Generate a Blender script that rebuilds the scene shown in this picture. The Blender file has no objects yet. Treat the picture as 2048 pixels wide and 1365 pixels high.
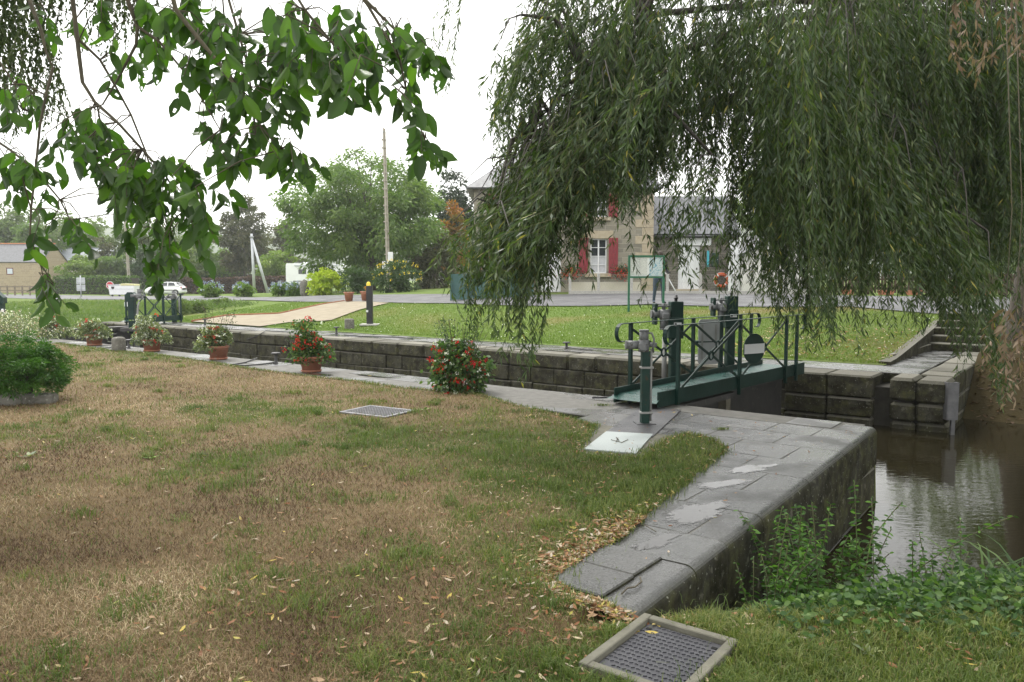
import bpy, bmesh, math, random
import numpy as np
from mathutils import Vector, Matrix
random.seed(7); rng = np.random.default_rng(7)
scene = bpy.context.scene
C = scene.collection
# ---------------------------------------------------------------- camera
FPX, CXP, CYP, CAMH = 1536.0, 1024.0, 682.5, 1.65
TILT = math.atan((CYP - 562) / FPX)
cam_d = bpy.data.cameras.new('camera'); cam_d.lens = 27.0; cam_d.sensor_width = 36.0
cam_d.clip_start = 0.05; cam_d.clip_end = 6000
cam = bpy.data.objects.new('camera', cam_d); C.objects.link(cam)
cam.location = (0, 0, CAMH); cam.rotation_euler = (math.pi / 2 - TILT, 0, 0)
scene.camera = cam
# ---------------------------------------------------------------- sky, sun, exposure
SUN_EL, SUN_AZ = math.radians(55), math.radians(-25)     # high behind the cloud, beyond the lock to the left
world = bpy.data.worlds.new('World'); scene.world = world; world.use_nodes = True
wn = world.node_tree; wn.nodes.clear()
sky = wn.nodes.new('ShaderNodeTexSky'); sky.sky_type = 'NISHITA'; sky.sun_disc = False
sky.sun_elevation = SUN_EL; sky.sun_rotation = SUN_AZ; sky.dust_density = 4.0; sky.air_density = 1.0
bg1 = wn.nodes.new('ShaderNodeBackground'); bg1.inputs['Strength'].default_value = 0.1
wn.links.new(sky.outputs[0], bg1.inputs['Color'])
bg2 = wn.nodes.new('ShaderNodeBackground'); bg2.inputs['Color'].default_value = (1.0, 0.99, 0.965, 1); bg2.inputs['Strength'].default_value = 1.1
mixw = wn.nodes.new('ShaderNodeMixShader'); mixw.inputs[0].default_value = 0.88     # closed cloud deck over the clear sky
wo = wn.nodes.new('ShaderNodeOutputWorld')
wn.links.new(bg1.outputs[0], mixw.inputs[1]); wn.links.new(bg2.outputs[0], mixw.inputs[2]); wn.links.new(mixw.outputs[0], wo.inputs[0])
sl = bpy.data.lights.new('sun', 'SUN'); sl.energy = 1.4; sl.angle = math.radians(18); sl.color = (1, 0.97, 0.92)
sun = bpy.data.objects.new('sun', sl); C.objects.link(sun)
sd = Vector((math.sin(SUN_AZ) * math.cos(SUN_EL), math.cos(SUN_AZ) * math.cos(SUN_EL), math.sin(SUN_EL)))
sun.rotation_euler = sd.to_track_quat('Z', 'Y').to_euler(); sun.location = (0, 0, 60)
vs = scene.view_settings
vs.view_transform = 'Standard'; vs.look = 'None'; vs.exposure = 1.15; vs.gamma = 1.0; vs.use_curve_mapping = False
scene.render.engine = 'CYCLES'
cy = scene.cycles
cy.use_denoising = True; cy.max_bounces = 6; cy.diffuse_bounces = 2; cy.glossy_bounces = 3
cy.transmission_bounces = 4; cy.transparent_max_bounces = 4; cy.caustics_reflective = False; cy.caustics_refractive = False
cy.sample_clamp_indirect = 4
# ---------------------------------------------------------------- geometry of the place
ANG = math.radians(-37.5); CA, SA = math.cos(ANG), math.sin(ANG)
def L(u, v, z=0.0):            # lock axes (u downstream, v across) -> world
    return Vector((u * CA - v * SA, u * SA + v * CA, z))
def UV(X, Y): return (X * CA + Y * SA, -X * SA + Y * CA)
def _ray(x, y):
    dx = (x - CXP) / FPX; dy = -(y - CYP) / FPX
    return (dx, math.cos(TILT) + dy * math.sin(TILT), -math.sin(TILT) + dy * math.cos(TILT))
def gp(x, y, z=0.0):           # survey: sight line to a level
    d = _ray(x, y); k = (z - CAMH) / d[2]; return Vector((d[0] * k, d[1] * k, z))
def at(x, y, Y):               # survey: sight line to a distance
    d = _ray(x, y); k = Y / d[1]; return Vector((d[0] * k, Y, CAMH + d[2] * k))
def sstep(a, b, x):
    t = np.clip((x - a) / (b - a), 0, 1); return t * t * (3 - 2 * t)
WATER = -0.88
# ---------------------------------------------------------------- object helpers
def tag(o, label, cat, group=None, kind=None):
    if label: o['label'] = label
    if cat: o['category'] = cat
    if group: o['group'] = group
    if kind: o['kind'] = kind
    return o
def empty(name, loc=(0, 0, 0), rz=0, label=None, cat=None, group=None):
    o = bpy.data.objects.new(name, None); C.objects.link(o); o.empty_display_size = 0.2
    o.location = loc; o.rotation_euler = (0, 0, rz)
    return tag(o, label, cat, group)
def link(name, me, mat=None, parent=None, loc=None, rz=None):
    o = bpy.data.objects.new(name, me); C.objects.link(o)
    if mat is not None and len(me.materials) == 0: me.materials.append(mat)
    if parent is not None: o.parent = parent
    if loc is not None: o.location = loc
    if rz is not None: o.rotation_euler = (0, 0, rz)
    return o
def wp(o, parent):               # parent a piece that was laid out in world coordinates
    o.parent = parent; o.matrix_parent_inverse = Matrix.LocRotScale(parent.location, parent.rotation_euler, None).inverted(); return o
def copy_tree(o, parent=None):
    c = o.copy(); C.objects.link(c); c.parent = parent
    for ch in list(o.children): copy_tree(ch, c)
    return c
class MB:
    def __init__(s): s.v = []; s.f = []; s.sm = []
    def add(s, vs, fs, smooth=False):
        b = len(s.v); s.v += [tuple(p) for p in vs]; s.f += [tuple(i + b for i in f) for f in fs]; s.sm += [smooth] * len(fs); return s
    def box(s, c, d, rz=0, M=None, bev=0.0):
        x, y, z = d[0] / 2, d[1] / 2, d[2] / 2
        if bev <= 0:
            vs = [Vector((i * x, j * y, k * z)) for i in (-1, 1) for j in (-1, 1) for k in (-1, 1)]
            fs = [(0, 1, 3, 2), (4, 6, 7, 5), (0, 4, 5, 1), (2, 3, 7, 6), (0, 2, 6, 4), (1, 5, 7, 3)]
        else:
            vs, fs = chamfer_box(x, y, z, bev)
        R = M if M is not None else Matrix.Rotation(rz, 3, 'Z')
        c = Vector(c); s.add([R @ Vector(p) + c for p in vs], fs); return s
    def tube(s, pts, r, n=8, cap=True, smooth=True):
        pts = [Vector(p) for p in pts]; m = len(pts)
        rr = r if isinstance(r, (list, tuple)) else [r] * m
        vs = []; up = None
        for i, p in enumerate(pts):
            t = (pts[min(i + 1, m - 1)] - pts[max(i - 1, 0)])
            t = t.normalized() if t.length > 1e-9 else Vector((0, 0, 1))
            if up is None:
                a = t.orthogonal().normalized()
            else:
                a = (up - t * up.dot(t)); a = a.normalized() if a.length > 1e-6 else t.orthogonal().normalized()
            up = a; b = t.cross(a)
            for k in range(n):
                th = 2 * math.pi * k / n
                vs.append(p + (a * math.cos(th) + b * math.sin(th)) * rr[i])
        fs = [(i * n + k, i * n + (k + 1) % n, (i + 1) * n + (k + 1) % n, (i + 1) * n + k) for i in range(m - 1) for k in range(n)]
        s.add(vs, fs, smooth)
        if cap:
            b = len(s.v) - len(vs)
            s.f.append(tuple(b + k for k in reversed(range(n)))); s.f.append(tuple(b + (m - 1) * n + k for k in range(n))); s.sm += [False, False]
        return s
    def cyl(s, c, r, h, n=12, axis='Z', r2=None, smooth=True):
        c = Vector(c); a = {'X': Vector((1, 0, 0)), 'Y': Vector((0, 1, 0)), 'Z': Vector((0, 0, 1))}[axis] if isinstance(axis, str) else Vector(axis).normalized()
        return s.tube([c - a * h / 2, c + a * h / 2], [r, r if r2 is None else r2], n, True, smooth)
    def lathe(s, prof, c=(0, 0, 0), n=20, smooth=True):
        c = Vector(c); m = len(prof)
        vs = [c + Vector((r * math.cos(2 * math.pi * k / n), r * math.sin(2 * math.pi * k / n), z)) for r, z in prof for k in range(n)]
        fs = [(i * n + k, i * n + (k + 1) % n, (i + 1) * n + (k + 1) % n, (i + 1) * n + k) for i in range(m - 1) for k in range(n)]
        return s.add(vs, fs, smooth)
    def prism(s, poly, depth, M=None, c=(0, 0, 0)):      # poly in x,z ; extruded along y, centred
        n = len(poly); R = M if M is not None else Matrix.Identity(3); c = Vector(c)
        vs = [R @ Vector((p[0], yy, p[1])) + c for yy in (-depth / 2, depth / 2) for p in poly]
        fs = [tuple(range(n)), tuple(reversed(range(n, 2 * n)))] + [(k, k + n, (k + 1) % n + n, (k + 1) % n) for k in range(n)]
        return s.add(vs, fs)
    def slab(s, poly, z0, z1):                            # poly in x,y
        n = len(poly)
        vs = [Vector((p[0], p[1], z)) for z in (z0, z1) for p in poly]
        fs = [tuple(reversed(range(n))), tuple(range(n, 2 * n))] + [(k, (k + 1) % n, (k + 1) % n + n, k + n) for k in range(n)]
        return s.add(vs, fs)
    def torus(s, c, R, r, M=None, n=20, m=8, a0=0, a1=2 * math.pi):
        M = M if M is not None else Matrix.Identity(3); c = Vector(c)
        full = abs(a1 - a0 - 2 * math.pi) < 1e-6; N = n if full else n + 1
        vs = []
        for i in range(N):
            a = a0 + (a1 - a0) * i / n
            for k in range(m):
                b = 2 * math.pi * k / m
                vs.append(c + M @ Vector(((R + r * math.cos(b)) * math.cos(a), (R + r * math.cos(b)) * math.sin(a), r * math.sin(b))))
        fs = [(i * m + k, ((i + 1) % N) * m + k, ((i + 1) % N) * m + (k + 1) % m, i * m + (k + 1) % m) for i in range(n) for k in range(m)]
        return s.add(vs, fs, True)
    def mesh(s, name='m'):
        me = bpy.data.meshes.new(name); me.from_pydata([tuple(p) for p in s.v], [], s.f)
        me.polygons.foreach_set('use_smooth', s.sm); me.update(); return me
    def build(s, name, mat=None, parent=None, loc=None, rz=None):
        return link(name, s.mesh(name), mat, parent, loc, rz)
def chamfer_box(x, y, z, b):
    b = min(b, x * .9, y * .9, z * .9)
    vs = []; idx = {}
    for i in (-1, 1):
        for j in (-1, 1):
            for k in (-1, 1):
                for ax, p in enumerate(((i * x, j * (y - b), k * (z - b)), (i * (x - b), j * y, k * (z - b)), (i * (x - b), j * (y - b), k * z))):
                    idx[(i, j, k, ax)] = len(vs); vs.append(Vector(p))
    fs = []
    def q(*ks): fs.append(tuple(idx[k] for k in ks))
    for s_ in (-1, 1):
        q((s_, -1, -1, 0), (s_, 1, -1, 0), (s_, 1, 1, 0), (s_, -1, 1, 0)); q((-1, s_, -1, 1), (-1, s_, 1, 1), (1, s_, 1, 1), (1, s_, -1, 1)); q((-1, -1, s_, 2), (1, -1, s_, 2), (1, 1, s_, 2), (-1, 1, s_, 2))
        for t_ in (-1, 1):
            q((s_, t_, -1, 0), (s_, t_, 1, 0), (s_, t_, 1, 1), (s_, t_, -1, 1)); q((s_, -1, t_, 0), (s_, 1, t_, 0), (s_, 1, t_, 2), (s_, -1, t_, 2)); q((-1, s_, t_, 1), (1, s_, t_, 1), (1, s_, t_, 2), (-1, s_, t_, 2))
            for r_ in (-1, 1): q((s_, t_, r_, 0), (s_, t_, r_, 1), (s_, t_, r_, 2))
    ctr = Vector((0, 0, 0)); out = []
    for f in fs:                                          # orient outward
        n = (vs[f[1]] - vs[f[0]]).cross(vs[f[2]] - vs[f[0]]); m = sum((vs[i] for i in f), Vector()) / len(f)
        out.append(f if n.dot(m - ctr) > 0 else tuple(reversed(f)))
    return vs, out
def np_mesh(name, V, F4, tint=None, smooth=False):        # V (n,3), F (m,k) same k
    me = bpy.data.meshes.new(name); n, k = F4.shape
    me.vertices.add(len(V)); me.vertices.foreach_set('co', np.ascontiguousarray(V, np.float32).ravel())
    me.loops.add(n * k); me.loops.foreach_set('vertex_index', np.ascontiguousarray(F4, np.int32).ravel())
    me.polygons.add(n); me.polygons.foreach_set('loop_start', np.arange(0, n * k, k, dtype=np.int32))
    try: me.polygons.foreach_set('loop_total', np.full(n, k, np.int32))
    except Exception: pass
    if smooth: me.polygons.foreach_set('use_smooth', np.ones(n, bool))
    me.update(calc_edges=True)
    if tint is not None:
        a = me.attributes.new('tint', 'FLOAT', 'POINT'); a.data.foreach_set('value', np.ascontiguousarray(tint, np.float32))
    return me
def unit(a): return a / np.maximum(np.linalg.norm(a, axis=-1, keepdims=True), 1e-9)
def leaf_mesh(name, P, D, ln, wd, tint, droop=0.25, side=None, detail=False):
    """P base points, D directions, ln/wd arrays: one folded leaf (4 verts) or a bent serrate-ish leaf (8 verts) each."""
    n = len(P); D = unit(D); ln = np.broadcast_to(ln, (n,))[:, None]; wd = np.broadcast_to(wd, (n,))[:, None]
    if side is None: side = rng.normal(size=(n, 3))
    S = unit(np.cross(D, side)); N = unit(np.cross(S, D))
    dz = np.array([0, 0, -1.0])
    if not detail:
        V = np.stack([P, P + D * ln * .45 + S * wd * .5 - N * wd * .12, P + D * ln + dz * ln * droop, P + D * ln * .45 - S * wd * .5 - N * wd * .12], 1)
        F = (np.arange(n)[:, None] * 4 + np.array([0, 1, 2, 3])).reshape(-1, 4); k = 4
    else:
        def st(t, w, dr): return P + D * ln * t + dz * ln * droop * dr, S * wd * w, -N * wd * .16 * (w > 0)
        a = st(.28, .42, .06); b = st(.62, .44, .35)
        V = np.stack([P, a[0] + a[1], a[0] - N * wd * .10, a[0] - a[1], b[0] + b[1], b[0] - N * wd * .10, b[0] - b[1], P + D * ln + dz * ln * droop], 1)
        q = np.array([[0, 2, 1, 1], [0, 3, 2, 2], [1, 2, 5, 4], [2, 3, 6, 5], [4, 5, 7, 7], [5, 6, 7, 7]])
        V = V.reshape(-1, 3); base = np.arange(n)[:, None] * 8
        tri = np.array([[0, 2, 1], [0, 3, 2], [1, 2, 5], [1, 5, 4], [2, 3, 6], [2, 6, 5], [4, 5, 7], [5, 6, 7]])
        F = (base[:, :, None] + tri[None]).reshape(-1, 3)
        return np_mesh(name, V, F, np.repeat(tint, 8), True)
    return np_mesh(name, V.reshape(-1, 3), F, np.repeat(tint, k))
# ---------------------------------------------------------------- materials
def newmat(name):
    m = bpy.data.materials.new(name); m.use_nodes = True; nt = m.node_tree; nt.nodes.clear()
    out = nt.nodes.new('ShaderNodeOutputMaterial'); b = nt.nodes.new('ShaderNodeBsdfPrincipled'); nt.links.new(b.outputs[0], out.inputs[0])
    return m, nt, b, out
def N(nt, t, **kw):
    n = nt.nodes.new(t)
    for k, v in kw.items(): setattr(n, k, v)
    return n
def ramp(nt, fac, stops):
    r = N(nt, 'ShaderNodeValToRGB'); e = r.color_ramp.elements
    while len(e) < len(stops): e.new(0.5)
    for i, (p, c) in enumerate(stops): e[i].position = p; e[i].color = (*c, 1) if len(c) == 3 else c
    if fac is not None: nt.links.new(fac, r.inputs[0])
    return r
def noise(nt, scale, detail=4, rough=0.55, coord='Object', vec=None, dist=0):
    n = N(nt, 'ShaderNodeTexNoise'); n.inputs['Scale'].default_value = scale; n.inputs['Detail'].default_value = detail; n.inputs['Roughness'].default_value = rough; n.inputs['Distortion'].default_value = dist
    if vec is None:
        if coord == 'World':
            g = N(nt, 'ShaderNodeNewGeometry'); vec = g.outputs['Position']
        else:
            t = N(nt, 'ShaderNodeTexCoord'); vec = t.outputs[coord]
    nt.links.new(vec, n.inputs['Vector']); return n
def mixc(nt, fac, a, b, mode='MIX'):
    m = N(nt, 'ShaderNodeMix', data_type='RGBA', blend_type=mode)
    for s, v in ((0, fac), (6, a), (7, b)):
        if isinstance(v, (int, float)): m.inputs[s].default_value = v
        elif isinstance(v, tuple): m.inputs[s].default_value = (*v, 1) if len(v) == 3 else v
        else: nt.links.new(v, m.inputs[s])
    return m.outputs[2]
def pm(name, c1, c2=None, scale=8.0, rough=0.6, bump=0.0, metal=0.0, detail=5, coord='World', rough2=None, spec=None, bscale=None, speck=None):
    m, nt, b, out = newmat(name)
    b.inputs['Roughness'].default_value = rough; b.inputs['Metallic'].default_value = metal
    if spec is not None: b.inputs['Specular IOR Level'].default_value = spec
    c2 = c2 or tuple(x * .75 for x in c1)
    n = noise(nt, scale, detail, coord=coord)
    r = ramp(nt, n.outputs['Fac'], [(.32, c1), (.68, c2)]); col = r.outputs[0]
    if speck:
        n3 = noise(nt, speck[0], 2, coord=coord); r3 = ramp(nt, n3.outputs['Fac'], [(speck[2], (0, 0, 0)), (speck[2] + .06, (1, 1, 1))])
        col = mixc(nt, r3.outputs[0], col, speck[1])
    nt.links.new(col, b.inputs['Base Color'])
    if rough2 is not None:
        r2 = ramp(nt, n.outputs['Fac'], [(.35, (rough,) * 3), (.65, (rough2,) * 3)]); nt.links.new(r2.outputs[0], b.inputs['Roughness'])
    if bump:
        n2 = noise(nt, bscale or scale * 4, 4, coord=coord); bp = N(nt, 'ShaderNodeBump'); bp.inputs['Strength'].default_value = bump; bp.inputs['Distance'].default_value = 0.02
        nt.links.new(n2.outputs['Fac'], bp.inputs['Height']); nt.links.new(bp.outputs[0], b.inputs['Normal'])
    return m
def leafmat(name, stops, trans=0.35, rough=0.5, spec=0.3, tmul=(1.1, 1.35, .55)):
    m, nt, b, out = newmat(name)
    a = N(nt, 'ShaderNodeAttribute', attribute_name='tint')
    r = ramp(nt, a.outputs['Fac'], stops)
    nt.links.new(r.outputs[0], b.inputs['Base Color']); b.inputs['Roughness'].default_value = rough; b.inputs['Specular IOR Level'].default_value = spec
    t = N(nt, 'ShaderNodeBsdfTranslucent'); nt.links.new(mixc(nt, 1.0, r.outputs[0], tmul, 'MULTIPLY'), t.inputs['Color'])
    mx = N(nt, 'ShaderNodeMixShader'); mx.inputs[0].default_value = trans
    nt.links.new(b.outputs[0], mx.inputs[1]); nt.links.new(t.outputs[0], mx.inputs[2]); nt.links.new(mx.outputs[0], out.inputs[0])
    return m
def greens(base, dark=.55, yel=None):
    r, g, b = base
    return [(0, (r * dark, g * dark, b * dark)), (.5, base), (1, yel or (min(r * 1.7, 1), g * 1.45, b * 1.2))]
# ================================================================ materials of the setting
def vnoise(x, y, seed=0):
    x = np.asarray(x, float); y = np.asarray(y, float)
    xi = np.floor(x).astype(np.int64); yi = np.floor(y).astype(np.int64); xf = x - xi; yf = y - yi
    def h(a, b):
        n = (a * 374761393 + b * 668265263 + seed * 1442695041) & 0xffffffff
        n = ((n ^ (n >> 13)) * 1274126177) & 0xffffffff
        return ((n ^ (n >> 16)) & 0xffff) / 65535.0
    sx = xf * xf * (3 - 2 * xf); sy = yf * yf * (3 - 2 * yf)
    return (h(xi, yi) * (1 - sx) + h(xi + 1, yi) * sx) * (1 - sy) + (h(xi, yi + 1) * (1 - sx) + h(xi + 1, yi + 1) * sx) * sy
def fbm(x, y, f=1.0, o=4, seed=0):
    s = 0; a = .5
    for k in range(o): s = s + a * vnoise(np.asarray(x) * f, np.asarray(y) * f, seed + k); a *= .5; f *= 2.03
    return s / (1 - .5 ** o)
def groundmat(name, dry, green, soil, litter):
    m, nt, b, out = newmat(name); b.inputs['Roughness'].default_value = .95; b.inputs['Specular IOR Level'].default_value = .12
    a = N(nt, 'ShaderNodeVertexColor', layer_name='mask'); sp = N(nt, 'ShaderNodeSeparateColor'); nt.links.new(a.outputs[0], sp.inputs[0])
    n1 = noise(nt, 26, 6, .7, coord='World'); n2 = noise(nt, 3.1, 5, .6, coord='World'); n3 = noise(nt, 90, 3, .6, coord='World')
    g = N(nt, 'ShaderNodeMath', operation='ADD'); nt.links.new(sp.outputs[0], g.inputs[0])
    s1 = N(nt, 'ShaderNodeMath', operation='MULTIPLY_ADD'); nt.links.new(n1.outputs['Fac'], s1.inputs[0]); s1.inputs[1].default_value = .9; s1.inputs[2].default_value = -.45
    nt.links.new(s1.outputs[0], g.inputs[1])
    gr = ramp(nt, g.outputs[0], [(.3, (0, 0, 0)), (.7, (1, 1, 1))])
    drc = ramp(nt, n3.outputs['Fac'], [(.3, tuple(x * .55 for x in dry)), (.6, dry), (.8, tuple(min(1, x * 1.35) for x in dry))])
    grc = ramp(nt, n3.outputs['Fac'], [(.3, tuple(x * .6 for x in green)), (.7, green)])
    col = mixc(nt, gr.outputs[0], drc.outputs[0], grc.outputs[0])
    so = ramp(nt, n2.outputs['Fac'], [(.62, (0, 0, 0)), (.75, (1, 1, 1))]); col = mixc(nt, mixc(nt, .5, so.outputs[0], (0, 0, 0)), col, soil)
    col = mixc(nt, sp.outputs[1], col, litter)
    nt.links.new(col, b.inputs['Base Color'])
    bp = N(nt, 'ShaderNodeBump'); bp.inputs['Strength'].default_value = .9; bp.inputs['Distance'].default_value = .02; nt.links.new(n1.outputs['Fac'], bp.inputs['Height']); nt.links.new(bp.outputs[0], b.inputs['Normal'])
    return m
M_LAWN = groundmat('dry_lawn', (.19, .142, .08), (.085, .10, .032), (.10, .07, .045), (.13, .075, .04))
M_FAR = groundmat('far_lawn', (.22, .19, .085), (.135, .20, .045), (.17, .13, .07), (.045, .027, .016))  # last tone, the litter, is darkened to hold the willow's shade
def stonemat(name, c1, c2, dark, wet=True, moss=None, tone=.25):
    m, nt, b, out = newmat(name)
    n1 = noise(nt, 1.6, 5, .6, coord='World'); n2 = noise(nt, 75, 4, .75, coord='World'); n3 = noise(nt, 7, 5, .65, coord='World', dist=.6)
    col = ramp(nt, n1.outputs['Fac'], [(.3, c1), (.7, c2)]).outputs[0]
    col = mixc(nt, mixc(nt, .8, (0, 0, 0), ramp(nt, n2.outputs['Fac'], [(.47, (0, 0, 0)), (.6, (1, 1, 1))]).outputs[0]), col, dark)
    oi = N(nt, 'ShaderNodeObjectInfo'); col = mixc(nt, tone, col, ramp(nt, oi.outputs['Random'], [(0, tuple(x * .6 for x in c1)), (1, tuple(min(1, x * 1.3) for x in c2))]).outputs[0])
    col = mixc(nt, ramp(nt, n3.outputs['Fac'], [(.6, (0, 0, 0)), (.78, (.55, .55, .55))]).outputs[0], col, tuple(x * .45 for x in dark))
    if moss is not None:
        g = N(nt, 'ShaderNodeNewGeometry'); sx = N(nt, 'ShaderNodeSeparateXYZ'); nt.links.new(g.outputs['True Normal'], sx.inputs[0])
        n4 = noise(nt, 3.2, 6, .7, coord='World'); side = ramp(nt, sx.outputs[2], [(.45, (1, 1, 1)), (.9, (0, 0, 0))])   # algae keeps to the upright, damp faces
        mk = mixc(nt, 1.0, side.outputs[0], ramp(nt, n4.outputs['Fac'], [(.3, (.7, .7, .7)), (.55, (1, 1, 1))]).outputs[0], 'MULTIPLY')
        n8 = noise(nt, 5.5, 6, .7, coord='World'); mossc = ramp(nt, n8.outputs['Fac'], [(.34, tuple(x * .45 for x in moss)), (.5, moss), (.66, (moss[0] * 2.0, moss[1] * 2.1, moss[2] * 1.5))]).outputs[0]
        col = mixc(nt, mk, col, mossc)
        n6 = noise(nt, 9, 4, .6, coord='World'); col = mixc(nt, mixc(nt, 1.0, side.outputs[0], ramp(nt, n6.outputs['Fac'], [(.6, (0, 0, 0)), (.7, (.55, .55, .55))]).outputs[0], 'MULTIPLY'), col, (.17, .165, .13))
        n7 = noise(nt, 34, 3, .6, coord='World'); col = mixc(nt, mixc(nt, 1.0, side.outputs[0], ramp(nt, n7.outputs['Fac'], [(.66, (0, 0, 0)), (.7, (.7, .7, .7))]).outputs[0], 'MULTIPLY'), col, (.33, .33, .29))
    nt.links.new(col, b.inputs['Base Color'])
    if wet:
        r = ramp(nt, n1.outputs['Fac'], [(.42, (.10,) * 3), (.62, (.55,) * 3)]); rr_ = r.outputs[0]
        if moss is not None:
            rr_ = mixc(nt, side.outputs[0], rr_, (.95, .95, .95)); si = N(nt, 'ShaderNodeMath', operation='MULTIPLY_ADD'); nt.links.new(side.outputs[0], si.inputs[0]); si.inputs[1].default_value = -.45; si.inputs[2].default_value = .5; nt.links.new(si.outputs[0], b.inputs['Specular IOR Level'])
        nt.links.new(rr_, b.inputs['Roughness'])
    else: b.inputs['Roughness'].default_value = .85
    b.inputs['Specular IOR Level'].default_value = .5 if wet else .12
    bp = N(nt, 'ShaderNodeBump'); bp.inputs['Strength'].default_value = .45; bp.inputs['Distance'].default_value = .012
    n5 = noise(nt, 38, 5, .65, coord='World'); nt.links.new(n5.outputs['Fac'], bp.inputs['Height']); nt.links.new(bp.outputs[0], b.inputs['Normal'])
    return m
M_SLAB = stonemat('wet_granite_slab', (.07, .071, .071), (.14, .139, .134), (.022, .022, .021), True, (.035, .034, .022))
M_BLOCK = stonemat('mossy_granite_block', (.16, .155, .13), (.23, .22, .185), (.05, .05, .038), False, (.040, .038, .024), .45)
M_CORE = pm('mortar_core', (.035, .033, .026), (.06, .055, .045), 6, .95, .4)
M_ROAD = pm('asphalt', (.085, .086, .09), (.12, .121, .125), 1.2, .75, .4, bscale=160, rough2=.55, spec=.3)
M_PATH = pm('sand_path', (.22, .185, .125), (.28, .24, .17), 2.5, .9, .2, bscale=120)
M_KERB = pm('concrete_kerb', (.10, .097, .074), (.165, .157, .122), 6, .9, .3)
M_RUST = pm('rusty_edging', (.22, .08, .035), (.30, .13, .06), 9, .85, .2)
def watermat(name, col, bump, scale, rough=.02):
    m, nt, b, out = newmat(name); b.inputs['Base Color'].default_value = (*col, 1); b.inputs['Roughness'].default_value = rough; b.inputs['IOR'].default_value = 1.33; b.inputs['Specular IOR Level'].default_value = .5
    g = N(nt, 'ShaderNodeNewGeometry'); mp = N(nt, 'ShaderNodeMapping'); mp.inputs['Rotation'].default_value = (0, 0, math.radians(8)); mp.inputs['Scale'].default_value = (1, 3.0, 1); nt.links.new(g.outputs['Position'], mp.inputs['Vector'])
    n1 = noise(nt, scale, 3, .5, vec=mp.outputs[0]); bp = N(nt, 'ShaderNodeBump'); bp.inputs['Strength'].default_value = bump; bp.inputs['Distance'].default_value = .02
    nt.links.new(n1.outputs['Fac'], bp.inputs['Height']); nt.links.new(bp.outputs[0], b.inputs['Normal']); return m
M_WATER = watermat('canal_water', (.020, .017, .008), .10, 5.0)
M_PUDDLE = watermat('puddle_water', (.03, .028, .024), .03, 6)
def _feather(m):                          # the film of water thins out towards its rim
    nt = m.node_tree; out = [n for n in nt.nodes if n.type == 'OUTPUT_MATERIAL'][0]; b = [n for n in nt.nodes if n.type == 'BSDF_PRINCIPLED'][0]
    a = N(nt, 'ShaderNodeAttribute', attribute_name='tint'); n = noise(nt, 28, 4, .65, coord='World'); ad = N(nt, 'ShaderNodeMath', operation='MULTIPLY_ADD'); nt.links.new(n.outputs['Fac'], ad.inputs[0]); ad.inputs[1].default_value = .9; nt.links.new(a.outputs['Fac'], ad.inputs[2])
    r = ramp(nt, ad.outputs[0], [(.62, (0, 0, 0)), (.82, (1, 1, 1))]); t = N(nt, 'ShaderNodeBsdfTransparent'); mx = N(nt, 'ShaderNodeMixShader'); nt.links.new(r.outputs[0], mx.inputs[0]); nt.links.new(t.outputs[0], mx.inputs[1]); nt.links.new(b.outputs[0], mx.inputs[2]); nt.links.new(mx.outputs[0], out.inputs[0])
_feather(M_PUDDLE)
# ================================================================ water
def sheet(name, poly, z, mat):
    me = MB().add([Vector((p[0], p[1], z)) for p in poly], [tuple(range(len(poly)))]).mesh(name); o = link(name, me, mat); o['kind'] = 'structure'; return o
sheet('water', [L(-30.2, 8.9), L(-2.1, 8.9), L(-2.1, -30), L(60, -30), L(60, 22), L(-2.1, 22), L(-2.1, 15), L(-30.2, 15)], WATER, M_WATER)
sheet('upstream_water', [L(-400, 8.6), L(-30.25, 8.6), L(-30.25, 15), L(-400, 15)], -.32, M_WATER)
# ================================================================ near lawn and bank
EDGE_PX = [(111, 688), (228, 704), (293, 708), (395, 723), (498, 739), (617, 755), (705, 764), (793, 777), (866, 783), (954, 790), (1021, 811), (1098, 828), (1190, 853), (1166, 885), (1152, 907), (1280, 919), (1330, 884), (1372, 869), (1422, 880), (1452, 900), (1402, 940), (1340, 990), (1280, 1040), (1232, 1080), (1190, 1100), (1130, 1140), (1094, 1162), (1140, 1196), (1205, 1214), (1258, 1240)]
LAWN = [L(-60, 8.3), L(-26, 8.3)] + [gp(*p) for p in EDGE_PX] + [L(-1.75, 3.2), L(12, 3.2), L(12, -12), L(-60, -12)]
LAWN = np.array([(p.x, p.y) for p in LAWN])
def sdist(P, poly):                       # signed distance, positive inside
    d = np.full(len(P), 1e9); ins = np.zeros(len(P), bool)
    for i in range(len(poly)):
        a = poly[i]; b = poly[(i + 1) % len(poly)]; e = b - a; w = P - a
        t = np.clip((w @ e) / max(e @ e, 1e-9), 0, 1); q = w - t[:, None] * e; d = np.minimum(d, np.hypot(q[:, 0], q[:, 1]))
        c = (a[1] > P[:, 1]) != (b[1] > P[:, 1])
        with np.errstate(divide='ignore', invalid='ignore'): xx = a[0] + (P[:, 1] - a[1]) / (b[1] - a[1]) * e[0]
        ins ^= c & (P[:, 0] < xx)
    return np.where(ins, d, -d)
def near_z(X, Y):
    X = np.asarray(X, float); Y = np.asarray(Y, float); u = X * CA + Y * SA; v = -X * SA + Y * CA
    sd = sdist(np.stack([X, Y], 1), LAWN) + (fbm(X, Y, 7, 3, 5) - .5) * .12
    bump = (fbm(X, Y, .9, 3, 3) - .5) * .05
    z = np.where(u < -1.96, np.clip(sd * .22, -.07, .022 + 0 * sd) + bump * sstep(.1, .8, sd), .02 + bump)
    bank = -1.4 * sstep(3.55, 5.7, Y - .12 * (X - 2))
    return np.where(u > -1.96, z + bank, z)
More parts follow.
